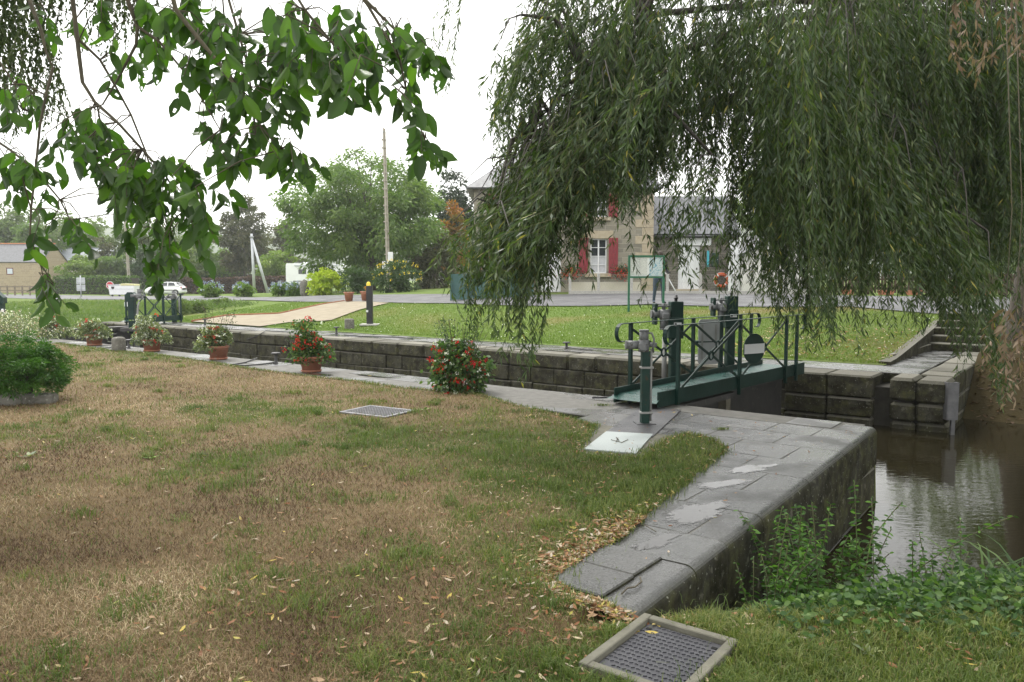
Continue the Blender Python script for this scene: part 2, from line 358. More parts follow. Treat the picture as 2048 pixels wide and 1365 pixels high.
def green_near(X, Y):
    u = X * CA + Y * SA; v = -X * SA + Y * CA
    g = .20 + .42 * sstep(-1.6, .9, X + .10 * (Y - 5)) * sstep(9.5, 7.0, Y)
    g += .22 * sstep(-6, -2.5, X) * sstep(13, 8.5, Y) * sstep(5.0, 6.6, Y)
    g += .35 * sstep(7.6, 8.9, v) + .5 * sstep(-1.9, -1.4, u) - .16 * sstep(-1.5, -3.5, X) * sstep(7, 5, Y)
    return g + (fbm(X, Y, .75, 4, 11) - .5) * 1.0 + (fbm(X, Y, 3.2, 3, 21) - .5) * .5
def ax(*seg):
    out = []
    for a, b, st in seg: out += list(np.arange(a, b - 1e-6, st))
    return np.array(out + [seg[-1][1]])
def grid_mesh(name, us, vs, zf, maskf, keep=None, smooth=True):
    U, V = np.meshgrid(us, vs, indexing='ij'); X = (U * CA - V * SA).ravel(); Y = (U * SA + V * CA).ravel(); Z = zf(X, Y)
    nu, nv = len(us), len(vs); I = np.arange(nu * nv).reshape(nu, nv)
    F = np.stack([I[:-1, :-1], I[1:, :-1], I[1:, 1:], I[:-1, 1:]], -1).reshape(-1, 4)
    if keep is not None:
        uc = (U[:-1, :-1] + U[1:, 1:]).ravel() / 2; vc = (V[:-1, :-1] + V[1:, 1:]).ravel() / 2; F = F[keep(uc, vc)]
    me = np_mesh(name, np.stack([X, Y, Z], 1), F, None, smooth)
    R, G = maskf(X, Y); col = np.stack([R, G, np.zeros_like(R), np.ones_like(R)], 1).astype(np.float32)
    ca = me.color_attributes.new('mask', 'FLOAT_COLOR', 'POINT'); ca.data.foreach_set('color', np.clip(col, 0, 1).ravel())
    return me
def litter_near(X, Y):                  # willow leaves gather along the slabs' end
    d = np.hypot(X - .45, (Y - 3.75)) ; return np.clip(sstep(.75, .1, d) * (.3 + 1.2 * (fbm(X, Y, 4, 3, 31) - .2)), 0, .8)
us = ax((-60, -26, 2), (-26, -12, .4), (-12, -2.2, .1), (-2.2, -1.99, .105), (-1.99, -1.93, .06), (-1.93, 4, .12), (4, 12, 1))
vs_ = ax((-12, 1, 1), (1, 9.42, .1))
lawn = link('near_lawn', grid_mesh('near_lawn', us, vs_, near_z, lambda X, Y: (green_near(X, Y), litter_near(X, Y))), M_LAWN); lawn['kind'] = 'structure'
# ================================================================ far ground (height survey -> smooth interpolation)
_ctl = [(10.1, 23, .86), (4.6, 25.5, .85), (-2.3, 29, .78), (-6.1, 33, .73), (-13.6, 40, .63), (-22.6, 50, .41), (-34, 60, .166), (-46, 70, .06),
        (1.6, 32, 1.06), (8.9, 32, 1.06), (14, 32, 1.02), (18, 30, 1.0), (-3.6, 38, 1.05), (-7.4, 40, .92), (-12.7, 46, .69), (-17, 50, .54), (-33, 78, .13), (-38.6, 82, .05), (-48, 85, .1), (-60, 90, .1),
        (1.6, 36, 1.2), (9, 36, 1.2), (20, 40, 1.1), (40, 60, 1.2), (10, 60, 1.5), (-8, 60, 1.2), (-25, 95, .4), (-60, 140, .5), (40, 140, 1.5), (-200, 250, 0), (200, 250, 2), (0, 400, 2), (25, 28, 1.0), (40, 20, .9), (60, 0, .8), (16, 24, .9)]
for u in (-3.4, -6, -9, -12, -15, -18, -21, -24, -27, -30): p = L(u, 16.4); _ctl.append((p.x, p.y, .01))
for u in (-34, -40, -50, -70, -120): p = L(u, 17.0); _ctl.append((p.x, p.y, .05))
for u in (-6, -10, -14): p = L(u, 18.4); _ctl.append((p.x, p.y, .16))
_ctl = np.array(_ctl); _K = np.hypot(_ctl[:, None, 0] - _ctl[None, :, 0], _ctl[:, None, 1] - _ctl[None, :, 1]); _n = len(_ctl)
_A = np.zeros((_n + 1, _n + 1)); _A[:_n, :_n] = -_K; _A[:_n, _n] = 1; _A[_n, :_n] = 1
_W = np.linalg.solve(_A, np.append(_ctl[:, 2], 0))
def T(X, Y):
    X = np.atleast_1d(np.asarray(X, float)); Y = np.atleast_1d(np.asarray(Y, float)); K = -np.hypot(X[:, None] - _ctl[None, :, 0], Y[:, None] - _ctl[None, :, 1])
    z = K @ _W[:_n] + _W[_n]; u = X * CA + Y * SA; v = -X * SA + Y * CA
    z = np.where(u > -1.97, np.minimum(z, -1.05 + 2.1 * sstep(15.4, 19.9, v)), z)
    z = np.where((u < -31.9) & (v < 17), -.55 + (z + .55) * sstep(11.2, 16.4, v), z)
    return z
def Tz(x, y): return float(T(x, y)[0])
def on(x, y): return Vector((x, y, Tz(x, y)))
def foot(px, Y):                          # ground point below a sight line at distance Y
    x = (px - CXP) / FPX * (Y * math.cos(TILT) + .06 * Y * 0 + (CAMH - .6) * math.sin(TILT)); return on(x, Y)
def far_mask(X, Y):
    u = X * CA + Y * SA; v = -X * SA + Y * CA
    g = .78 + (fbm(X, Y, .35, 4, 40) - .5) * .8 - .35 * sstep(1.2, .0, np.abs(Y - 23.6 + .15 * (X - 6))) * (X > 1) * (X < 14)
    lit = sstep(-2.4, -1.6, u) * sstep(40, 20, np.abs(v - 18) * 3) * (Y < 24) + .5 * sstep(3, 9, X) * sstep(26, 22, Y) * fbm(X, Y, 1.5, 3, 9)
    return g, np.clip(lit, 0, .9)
us = ax((-420, -120, 20), (-120, -40, 4), (-40, -31.95, .5), (-31.95, -3.3, .4), (-3.3, -2.0, .325), (-2.0, -1.94, .06), (-1.94, 10, .4), (10, 60, 3), (60, 400, 30))
vs_ = ax((11, 16.3, .35), (16.3, 45, .35), (45, 100, 2), (100, 700, 30))
def keepf(u, v):
    k = np.ones(len(u), bool)
    k &= ~((u > -31.9) & (u < -1.95) & (v < 16.25)); k &= ~((u > -3.25) & (u < -1.95) & (v < 22.3)); k &= ~((u > -1.97) & (v < 15.0))
    return k
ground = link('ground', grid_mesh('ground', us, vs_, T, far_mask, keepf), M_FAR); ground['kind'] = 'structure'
# road and paths draped on it
def strip(name, front, back, mat, dz, n_across=10, step=.6, kind='structure'):
    def resample(pl, n):
        pl = np.array([(p[0], p[1]) for p in pl]); d = np.append(0, np.cumsum(np.hypot(*np.diff(pl, axis=0).T))); t = np.linspace(0, d[-1], n)
        return np.stack([np.interp(t, d, pl[:, 0]), np.interp(t, d, pl[:, 1])], 1)
    ln = np.sum(np.hypot(*np.diff(np.array([(p[0], p[1]) for p in front]), axis=0).T)); n = max(2, int(ln / step))
    A = resample(front, n); B = resample(back, n); t = np.linspace(0, 1, n_across + 1)
    P = A[:, None] * (1 - t)[None, :, None] + B[:, None] * t[None, :, None]; X = P[..., 0].ravel(); Y = P[..., 1].ravel()
    Z = T(X, Y) + dz; I = np.arange(n * (n_across + 1)).reshape(n, n_across + 1)
    F = np.stack([I[:-1, :-1], I[1:, :-1], I[1:, 1:], I[:-1, 1:]], -1).reshape(-1, 4)
    o = link(name, np_mesh(name, np.stack([X, Y, Z], 1), F, None, True), mat); o['kind'] = kind; return o
strip('road', [(-120, 120), (-60, 81), (-46, 70), (-34, 60), (-22.6, 50), (-13.6, 40), (-6.1, 33), (-2.3, 29), (4.6, 25.5), (10.1, 23), (12.2, 20.6), (18, 19.5), (30, 17), (60, 12)],
      [(-130, 132), (-66, 90), (-48, 83), (-38, 78), (-26, 62), (-17, 50), (-9.5, 41.5), (-5.0, 37.4), (1, 31.7), (8.9, 31.8), (12.6, 31.6), (18, 29.6), (30, 27), (60, 22)], M_ROAD, .035)
path_a = [gp(385, 646), gp(455, 637, .1), at(560, 622, 31), at(645, 608, 33.6), at(690, 602, 34.6)]; path_b = [gp(520, 655), gp(575, 650, .05), at(660, 632, 27.5), at(720, 618, 30), at(778, 605, 31.6)]
strip('sand_path', [(p.x, p.y) for p in path_a], [(p.x, p.y) for p in path_b], M_PATH, .045, 6, .4)
mb = MB(); ed = [on(p.x, p.y) + Vector((-.05, .06, .05)) for p in path_a]; mb.tube(ed, .045, 6)
tag(mb.build('path_edging', M_RUST), 'thin rusty edging along the left side of the yellow sand path', 'edging')
# hills
def hill(name, x0, x1, Y, h, seed, mat):
    xs = np.linspace(x0, x1, 90); V = []; 
    for k, (dy, f) in enumerate(((0, 0), (60, .55), (140, .9), (240, 1.0), (420, .7))):
        V += [(x, Y + dy, (h * f) * (.45 + .75 * fbm(np.array([x]), np.array([k * .3]), .0035, 4, seed)[0]) - (3 if f == 0 else 0)) for x in xs]
    I = np.arange(5 * 90).reshape(5, 90); F = np.stack([I[:-1, :-1], I[:-1, 1:], I[1:, 1:], I[1:, :-1]], -1).reshape(-1, 4)
    o = link(name, np_mesh(name, np.array(V), F, None, True), mat); o['kind'] = 'structure'; return o
M_HILL = pm('wooded_hill', (.035, .055, .022), (.07, .09, .035), .05, .95, 1.0, bscale=.12)
hill('hill', -900, 500, 520, 62, 3, M_HILL)
# ================================================================ lock walls: blocks and slabs
def lock_block(u0, u1, v0, v1, z0, z1, name, mat, parent, bev=.02, jit=.006, gap=.006):
    j = lambda: random.uniform(-jit, jit)
    c = L((u0 + u1) / 2, (v0 + v1) / 2 + j(), (z0 + z1) / 2 + j())
    b = MB(); b.box((0, 0, 0), (u1 - u0 - 2 * gap, v1 - v0 - 2 * gap, z1 - z0 - gap), bev=bev)
    o = wp(b.build(name, mat, None, c), parent); o.rotation_euler = (j() * .8, j() * .8, ANG + j() * .6); return o
def spans(a, b, lo, hi):
    out = [a]
    while b - out[-1] > hi * 1.3: out.append(out[-1] + random.uniform(lo, hi))
    if b - out[-1] > lo * .5: out.append(b)
    else: out[-1] = b
    return list(zip(out[:-1], out[1:]))
def core(name, segs, mat, parent):
    b = MB()
    for (u0, u1, v0, v1, z0, z1) in segs: b.box(L((u0 + u1) / 2, (v0 + v1) / 2, (z0 + z1) / 2), (u1 - u0, v1 - v0, z1 - z0), ANG)
    return wp(b.build(name, mat), parent)
SKEW = math.atan2(.18, 6.0)
def uE(v): return -1.76 - .03 * (v - 3.3)             # the wing wall runs a little out of square
def wing_coping(v0, v1, u0, parent, mat, dz=0.0):     # edge stone with a worn, rounded nose over the water
    r = .075; vm = (v0 + v1) / 2; w = uE(vm) - u0; pr = [(-w / 2, -.42), (w / 2, -.42)] + [(w / 2 - r + r * math.cos(a), -r + r * math.sin(a)) for a in np.linspace(0, math.pi / 2, 9)] + [(-w / 2 + .008, 0), (-w / 2, -.008)]
    b = MB(); b.prism(pr, v1 - v0 - .006); o = wp(b.build('coping_slab', mat, None, L(u0 + w / 2, vm, dz)), parent); o.rotation_euler = (0, 0, ANG + SKEW); return o
M_MORT = pm('grey_mortar', (.11, .107, .097), (.17, .165, .15), 9, .9, .4)
# --- near side
nw = empty('lock_wall', L(-10, 9), 0, 'near granite lock wall topped by wet grey slabs, ending in a wing wall on the right', 'lock wall')
core('core', [(-40, -2.05, 8.6, 9.42, -2.4, -.2), (-5.0, -2.02, 3.42, 9.2, -2.4, -.2)], M_CORE, nw)
for (a, b) in spans(-40, -4.95, .9, 1.5):
    m = 8.95 + random.uniform(-.1, .1)
    lock_block(a, b, m, 9.5, -.3, 0, 'coping_slab', M_SLAB, nw, .03)
for (a, b) in spans(-40, -4.95, .7, 1.2): lock_block(a, b, 8.0, 8.84, -.25, -.004, 'paving_slab', M_SLAB, nw, .012)
# platform by the lower gate: rows of slabs across v, (v0, v1, left edge, inner cuts, start of the edge stone)
rows = [(4.08, 4.6, -2.62, [], -2.2), (4.6, 5.28, -2.95, [], -2.08), (5.28, 5.85, -3.3, [], -2.42), (5.85, 6.5, -3.6, [-2.85], -2.2), (6.5, 7.1, -4.95, [-4.1, -3.1], -2.5), (7.1, 7.75, -4.95, [-3.7, -2.9], -2.3), (7.75, 8.35, -4.95, [-4.2, -3.3], -2.6), (8.35, 8.9, -4.95, [-3.9, -2.9], -2.4)]
for (v0, v1, uL, cuts, ue) in rows:
    cc_ = [uL] + cuts + [ue]
    for a, b in zip(cc_[:-1], cc_[1:]): lock_block(a, b, v0, v1, -.2, 0, 'paving_slab', M_SLAB, nw, .006, .0008, .003)
    wing_coping(v0, v1, ue, nw, M_SLAB)
wing_coping(3.3, 4.08, -2.03, nw, M_SLAB, -.004)
for (v0, v1) in ((3.36, 3.72), (3.72, 4.08)): lock_block(-2.42, -1.985 - .03 * (v0 - 3.3), v0, v1, -.2, .018, 'paving_slab', M_SLAB, nw, .008, .001, .003)
for a, b, v1 in ((-4.95, -4.2, 9.05), (-4.2, -2.9, 8.97), (-2.9, -2.3, 9.45)): lock_block(a, b, 8.9, v1, -.42, 0.0, 'coping_slab', M_SLAB, nw, .04)
wing_coping(8.9, 9.3, -2.29, nw, M_SLAB)
for k, (z0, z1) in enumerate(((-.86, -.43), (-1.35, -.87))):
    for (a, b) in spans(3.3, 9.3, .8, 1.3): o = lock_block(-2.3, uE((a + b) / 2) - .015, a, b, z0, z1, 'stone_block', M_SLAB, nw, .008, .003, .003); o.rotation_euler = (0, 0, ANG + SKEW)
    for (a, b) in spans(-5, -1.93, .7, 1.1): lock_block(a, b, 8.6, 8.93 if a < -3 else 9.25, z0, z1, 'stone_block', M_BLOCK, nw, .02, .01)
core('mortar_bed', [(-40, -2.1, 8.05, 9.44, -.3, -.006), (-4.93, -2.1, 6.5, 8.9, -.3, -.005), (-3.5, -2.05, 5.3, 6.6, -.3, -.0055), (-2.6, -2.06, 3.4, 5.4, -.3, -.0058), (-2.2, -1.97, 3.34, 9.28, -1.3, -.02)], M_MORT, nw)
# --- far side
fw = empty('lock_wall', L(-15, 15), 0, 'far lock wall of mossy square granite blocks under pale coping, beyond the chamber', 'lock wall')
core('core', [(-32, -4.4, 14.52, 16.3, -2.4, -.2), (-4.4, -2.05, 14.5, 16.3, -2.4, -.2), (-3.3, -2.05, 16.3, 21.0, -2.4, -.16)], M_CORE, fw)
Z = [-.36, -.72, -1.06, -1.45]
for (a, b) in spans(-32, -4.6, .62, 1.15): lock_block(a, b, 14.35, 15.05 + random.uniform(-.12, .12), Z[0], 0.0, 'coping_slab', M_BLOCK, fw, .045)
for k in range(3):
    for (a, b) in spans(-32 + random.random() * .5, -4.6, .55, 1.0): lock_block(a, b, 14.38 + random.uniform(0, .02), 14.8, Z[k + 1], Z[k], 'stone_block', M_BLOCK, fw, .018, .01, .008)
for (a, b) in spans(-32, -3.3, .9, 1.6): lock_block(a, b, 15.17, 16.5, -.2, -.006, 'paving_slab', M_SLAB, fw, .012)
# downstream end: groove for stop planks between u=-3.05 and -2.85
for k, (z0, z1) in enumerate(((-.4, 0.0), (-.74, -.41), (-1.06, -.75), (-1.45, -1.07))):
    for (a, b) in ((-4.6, -3.85), (-3.85, -3.08), (-2.82, -2.42), (-2.42, -1.93)):
        lock_block(a, b, 14.27 + (.05 * k if a > -3 else 0), 15.1, z0, z1, 'coping_slab' if k == 0 else 'stone_block', M_BLOCK, fw, .05 if a > -3 else .03, .012)
    for (a, b) in spans(15.1, 21.2, .7, 1.1): lock_block(-2.5, -1.95, a, b, z0, z1, 'coping_slab' if k == 0 else 'stone_block', M_BLOCK, fw, .02, .008)
for (a, b) in spans(15.1, 20.6, .8, 1.2):
    for (c, d) in ((-4.7, -3.6), (-3.6, -2.52)):
        if not (c < -4 and a > 15.6): lock_block(c, d, a, b, -.2, -.003, 'paving_slab', M_SLAB, fw, .012)
# depth gauge beam on the corner
b = MB(); b.box((0, 0, 0), (.16, .02, .62)); b.box((-.08, .05, 0), (.02, .12, .62)); b.box((.08, .05, 0), (.02, .12, .62)); b.box((.03, .04, -.75), (.06, .06, 1.0))
tag(b.build('guard_rail_post', pm('dull_steel', (.10, .10, .105), (.16, .16, .165), 9, .55, metal=.4), None, L(-1.86, 14.28, -.32), ANG + .6), 'upright grey steel channel fixed to the far wing wall corner above the water', 'post')
# stone stair on the far quay; its dark block stone carries the willow's shade
st = empty('stone_stair', L(-2.6, 20.8), 0, 'flight of worn stone steps from the far quay up to the road', 'stair')
for k in range(5): lock_block(-3.25, -2.0, 20.6 + k * .34, 21.3 + k * .34, -.25 + k * .17, .165 + k * .17, 'step', M_BLOCK, st, .02)
lock_block(-2.0, -1.78, 20.5, 22.6, -.2, .5, 'side_stone', M_BLOCK, st, .02)
vv = np.linspace(16.45, 22.75, 12); prof_ = [(v, max(.06, Tz(*L(-3.36, v)[:2]) + .02)) for v in vv]; vs3 = []
for uu in (-3.45, -3.24): vs3 += [L(uu, v, -.35) for v, _ in prof_] + [L(uu, v, z) for v, z in prof_]
n_ = len(vv); fs3 = []
for b0 in (0, 2 * n_): fs3 += [(b0 + k, b0 + k + 1, b0 + n_ + k + 1, b0 + n_ + k) for k in range(n_ - 1)]
fs3 += [(n_ + k, n_ + k + 1, 3 * n_ + k + 1, 3 * n_ + k) for k in range(n_ - 1)] + [(0, n_, 3 * n_, 2 * n_), (n_ - 1, 2 * n_ - 1, 4 * n_ - 1, 3 * n_ - 1)]
wp(MB().add(vs3, fs3).build('side_stone', M_BLOCK), st)
k0, k1 = gp(1782, 722), gp(1868, 697); d = (k1 - k0); b = MB(); b.box((0, 0, .02), (d.length, .12, .24), bev=.015)
o = b.build('kerb_stone', M_BLOCK, None, (k0 + k1) / 2, math.atan2(d.y, d.x)); tag(o, 'low stone kerb holding the lawn corner beside the far quay', 'kerb')
# puddles on the slabs
def puddle(cx, cy, rx, ry, rot, label, seed, z=.0022):
    n = 90; pts = []; c = gp(cx, cy)
    for k in range(n):
        a = 2 * math.pi * k / n; r = .35 + 1.0 * fbm(np.array([math.cos(a) * 1.2 + 9]), np.array([math.sin(a) * 1.2]), 1.0, 2, seed)[0] + .35 * (fbm(np.array([math.cos(a) * 2 + 19]), np.array([math.sin(a) * 2]), 2.2, 2, seed + 4)[0] - .5)
        p = Vector((rx * r * math.cos(a), ry * r * math.sin(a))); pts.append((p.x * math.cos(rot) - p.y * math.sin(rot), p.x * math.sin(rot) + p.y * math.cos(rot)))
    V = [(p[0] * f, p[1] * f, 0) for f in (1.12, .72, .36, .02) for p in pts]; I = np.arange(4 * n).reshape(4, n); F = np.stack([I[:-1], np.roll(I[:-1], -1, 1), np.roll(I[1:], -1, 1), I[1:]], -1).reshape(-1, 4)
    me = np_mesh('puddle', np.array(V), F, np.repeat([0, .33, .62, .8], n)); tag(link('puddle', me, M_PUDDLE, None, (c.x, c.y, z)), label, 'puddle', 'rain puddles on the slabs')
puddle(1500, 938, .38, .15, .5, 'brown puddle on the slabs nearest the water end, reflecting dark foliage', 61)
puddle(1440, 968, .32, .14, .45, 'small puddle second from the far end of the wet slabs', 62)
puddle(1400, 1022, .45, .2, .7, 'largest bright puddle in the middle of the wet slabs', 63)
puddle(1310, 1086, .36, .12, .75, 'bright puddle along a slab joint, second nearest the camera', 64)
puddle(1262, 1142, .32, .085, .9, 'narrow puddle on the nearest lowered slab', 65, -.0015)
puddle(640, 750, .5, .16, -.6, 'thin wet puddle beside the terracotta pot of red geraniums', 66)
puddle(745, 752, .55, .12, -.6, 'long shallow puddle on the quay between the two red geranium plants', 67)
# ================================================================ vegetation
M_BARK = pm('grey_bark', (.07, .06, .05), (.13, .115, .095), 12, .9, .8, bscale=25)
M_BARKD = pm('dark_bark', (.03, .026, .022), (.065, .056, .046), 14, .9, .8, bscale=25)
M_TWIG = pm('twig', (.055, .045, .03), (.10, .085, .05), 20, .8)
M_WTWIG = pm('willow_twig', (.10, .11, .035), (.06, .055, .03), 9, .7)
def crown(C0, R, nclump, nleaf, size, seed, lobes=.35, flat=0.0, lw=.5, spread=.22, up=.3):
    """leaf-sized faces gathered in clumps through an uneven crown volume"""
    g = np.random.default_rng(seed); C0 = np.array(C0); R = np.array(R, float)
    d = unit(g.normal(size=(nclump, 3))); rad = g.random(nclump) ** .42
    k = 1 + lobes * (fbm(d[:, 0] * 2 + 7, d[:, 1] * 2 + d[:, 2] * 1.7, 1.3, 3, seed) - .5) * 2
    Q = d * (rad * k)[:, None]; Q[:, 2] = np.where(Q[:, 2] < -flat, -flat + (Q[:, 2] + flat) * .45, Q[:, 2]) if flat else Q[:, 2]
    ctr = C0 + Q * R
    per = nleaf // nclump; ci = np.repeat(np.arange(nclump), per); n = len(ci)
    cs = (spread * R.mean() * (.6 + .8 * g.random(nclump)))[ci][:, None]
    e = unit(g.normal(size=(n, 3))) * (g.random((n, 1)) ** .5) * np.array([1.15, 1.15, .75])
    P = ctr[ci] + e * cs
    D = unit(e + unit(P - C0) * .5 + g.normal(size=(n, 3)) * .55 + np.array([0, 0, up - .4]))
    ln = size * (.65 + .7 * g.random(n)); tint = np.clip(.25 + .35 * g.random(nclump)[ci] + .4 * g.random(n), 0, 1)
    return P, D, ln, ln * lw, tint, ctr
def tree(name, base, C0, R, mat, label, cat='tree', group=None, nclump=60, nleaf=6000, size=.3, seed=1, trunk_r=.18, bark=None, parts=('trunk', 'crown'), limbs=8, **kw):
    base = Vector(base); root = empty(name, base, 0, label, cat, group)
    P, D, ln, wd, tint, ctr = crown(C0, R, nclump, nleaf, size, seed, **kw)
    o = wp(link(parts[1], leaf_mesh(parts[1], P, D, ln, wd, tint), mat), root)
    b = MB(); top = Vector(C0) + Vector((0, 0, R[2] * .35)); mid = base.lerp(top, .5) + Vector((random.uniform(-.2, .2), 0, 0)) * R[0] * .3
    b.tube([base - Vector((0, 0, .15)), base.lerp(mid, .4), mid, top], [trunk_r * 1.25, trunk_r, trunk_r * .75, trunk_r * .25], 7)
    g = random.Random(seed)
    for i in range(min(limbs, len(ctr))):
        c = Vector(ctr[g.randrange(len(ctr))]); s = base.lerp(top, g.uniform(.35, .8)); m = s.lerp(c, .5) + Vector((0, 0, .15 * R[2] * g.random()))
        b.tube([s, m, c], [trunk_r * .45, trunk_r * .28, trunk_r * .08], 5, False)
    wp(b.build(parts[0], bark or M_BARK), root); return root
# colours
G_BIG = leafmat('big_tree_leaf', greens((.115, .18, .062), .5), .4)
G_MID = leafmat('mid_green_leaf', greens((.11, .16, .06), .5), .35)
G_LIGHT = leafmat('light_green_leaf', greens((.14, .21, .05), .55), .35)
G_DARK = leafmat('dark_leaf', [(0, (.035, .042, .022)), (.5, (.075, .085, .042)), (1, (.14, .13, .065))], .25)
G_CON = leafmat('conifer_needle', greens((.03, .05, .028), .5), .1)
G_AUT = leafmat('autumn_leaf', [(0, (.10, .13, .035)), (.4, (.17, .15, .04)), (.75, (.32, .15, .04)), (1, (.40, .12, .035))], .35)
G_YEL = leafmat('yellow_green_leaf', [(0, (.17, .25, .02)), (.5, (.38, .48, .035)), (1, (.58, .62, .10))], .35)
G_HYD = leafmat('hydrangea_leaf', greens((.13, .22, .045), .5), .3)
G_PURP = leafmat('purple_hedge_leaf', [(0, (.045, .03, .028)), (.5, (.085, .05, .045)), (1, (.14, .09, .06))], .2)
G_HEDGE = leafmat('hedge_leaf', greens((.075, .14, .028), .55), .25)
G_SHRUB = leafmat('shrub_leaf', greens((.055, .10, .04), .5), .25)
G_NEARB = leafmat('near_bush_leaf', greens((.038, .105, .018), .4, (.09, .20, .03)), .3)
G_WIL = leafmat('willow_leaf', [(0, (.020, .036, .017)), (.5, (.052, .090, .030)), (.9, (.125, .165, .065)), (.96, (.17, .20, .08)), (1, (.30, .27, .06))], .36, .42, .4, (1.4, 1.55, .42))
G_WDRY = leafmat('dry_willow_leaf', [(0, (.11, .065, .04)), (1, (.28, .21, .15))], .25)
G_CHERRY = leafmat('cherry_leaf', greens((.05, .105, .022), .5, (.10, .18, .035)), .5, .38, .4, (1.4, 1.8, .5))
G_BIRCH = leafmat('birch_leaf', greens((.055, .085, .03), .5), .35)
def ptree(name, px, ytop, ybot, hw, Y, mat, label, squash=1.0, **kw):
    """tree surveyed by its sight lines: crown between ytop and ybot at distance Y"""
    top = at(px, ytop, Y); bot = at(px, ybot, Y); rx = hw / FPX * Y; c = (top + bot) / 2; rz = (top.z - bot.z) / 2
    base = on(c.x, Y); return tree(name, base, c, (rx * .84, rx * .84 * squash, rz * .88), mat, label, **kw)
W = 'trees behind the road'
ptree('broadleaf_tree', 10, 388, 560, 76, 108, G_MID, 'blue-green tree at the left edge behind the stone cottage roof', nleaf=7000, size=.5, seed=11, group=W)
ptree('broadleaf_tree', 130, 412, 560, 84, 112, G_MID, 'round green tree rising behind the slate roofs on the left', nleaf=9000, size=.5, seed=12, group=W)
ptree('young_tree', 172, 500, 585, 50, 92, G_LIGHT, 'bright yellowish young tree in front of the slate roofs above the green hedge', nleaf=6000, size=.34, seed=13, group=W, trunk_r=.1)
ptree('conifer_tree', 208, 468, 590, 22, 96, G_DARK, 'narrow dark tree between the bright young tree and the leaning pylon', nleaf=3500, size=.3, seed=14, group=W, trunk_r=.12)
ptree('broadleaf_tree', 262, 420, 592, 54, 100, G_MID, 'tall loose tree behind the left utility pole', nleaf=6000, size=.42, seed=15, group=W)
ptree('broadleaf_tree', 335, 432, 592, 62, 98, G_MID, 'tree above the white car, half hidden by hanging leaves', nleaf=7000, size=.4, seed=16, group=W)
ptree('broadleaf_tree', 402, 450, 590, 54, 100, G_BIG, 'lower round tree right of the white car, left of the dark dense tree', nleaf=6000, size=.4, seed=17, group=W)
ptree('dense_tree', 489, 386, 575, 56, 96, G_DARK, 'tall dense dark olive tree standing alone before the pale hill', nleaf=14000, nclump=130, size=.36, seed=18, group=W, spread=.17, lobes=.2)
ptree('broadleaf_tree', 572, 425, 580, 40, 112, G_DARK, 'dark tree between the dense olive tree and the big spreading tree', nleaf=5000, size=.45, seed=19, group=W)
ptree('young_tree', 553, 492, 582, 38, 88, G_LIGHT, 'small bright green tree beside the paired leaning posts', nleaf=5000, size=.32, seed=20, group=W, trunk_r=.08)
ptree('spreading_tree', 740, 296, 590, 196, 54, G_BIG, 'big spreading grey-green tree behind the tall concrete pole', nleaf=46000, nclump=260, size=.27, seed=21, spread=.15, lobes=.28, flat=.75, trunk_r=.3, limbs=26, lw=.42, up=.15)
ptree('conifer_tree', 905, 322, 590, 34, 66, G_CON, 'dark spruce pointing up right of the big spreading tree', nleaf=7000, nclump=80, size=.3, seed=22, group=W, lobes=.15, trunk_r=.15)
ptree('conifer_tree', 948, 372, 590, 34, 68, G_CON, 'second dark spruce, half behind the willow curtain', nleaf=6000, nclump=80, size=.3, seed=23, group=W, lobes=.15, trunk_r=.15)
ptree('autumn_tree', 905, 395, 575, 40, 60, G_AUT, 'tree with orange turning leaves beside the willow curtain', nleaf=6000, size=.26, seed=24, group=W)
ptree('broadleaf_tree', 870, 470, 600, 48, 52, G_DARK, 'dark shady tree low behind the yellow-flowered shrub', nleaf=6000, size=.24, seed=25, group=W)
ptree('weeping_tree', 1530, 290, 520, 90, 44, G_LIGHT, 'light green weeping tree behind the slate-roofed outbuilding', nleaf=14000, size=.24, seed=26, group=W, lw=.3, up=-.9)
ptree('broadleaf_tree', 1680, 330, 560, 95, 70, G_MID, 'tree behind the picket fence, seen through the middle of the willow', nleaf=9000, size=.35, seed=27, group=W)
ptree('broadleaf_tree', 1850, 300, 560, 105, 62, G_BIG, 'tree behind the picket fence towards the willow trunk', nleaf=10000, size=.35, seed=28, group=W)
ptree('broadleaf_tree', 2000, 330, 565, 90, 56, G_MID, 'tree behind the right end of the picket fence', nleaf=9000, size=.32, seed=29, group=W)
ptree('leafy_bush', 1965, 468, 575, 40, 40, G_BIG, 'fresh green bush above the picket fence next to the willow trunk', cat='bush', nleaf=5000, size=.2, seed=30, trunk_r=.06)
ptree('broadleaf_tree', 75, 440, 560, 46, 104, G_BIG, 'green tree directly above the barn roof, left of the hanging twig', nleaf=5500, size=.42, seed=131, group=W)
ptree('broadleaf_tree', 300, 470, 592, 40, 94, G_SHRUB, 'darker tree low behind the white container', nleaf=5000, size=.36, seed=132, group=W)
ptree('broadleaf_tree', 365, 485, 590, 46, 93, G_MID, 'bushy tree directly above the white car roof', nleaf=5500, size=.36, seed=133, group=W)
ptree('broadleaf_tree', 440, 490, 585, 40, 102, G_LIGHT, 'small pale tree at the left foot of the dense olive tree', nleaf=4500, size=.36, seed=134, group=W)
ptree('broadleaf_tree', 225, 500, 592, 34, 93, G_BIG, 'small green tree above the hedge, left of the distant pole', nleaf=4000, size=.34, seed=135, group=W)
for i, (x, y, h, r) in enumerate(((24, 34, 11, 5.5), (33, 26, 12, 6), (36, 40, 14, 7), (27, 14, 10, 5), (30, 4, 11, 6))):
    tree('broadleaf_tree', on(x, y), on(x, y) + Vector((0, 0, h * .55)), (r, r, h * .45), G_MID, ('outermost', 'second', 'third', 'fourth', 'fifth')[i] + ' unseen tree right of the view, added to darken the water', 'tree', 'unseen trees added on the right bank', 70, 6000, .42, 140 + i)  # out-of-view trees, put in so the water reflects something dark
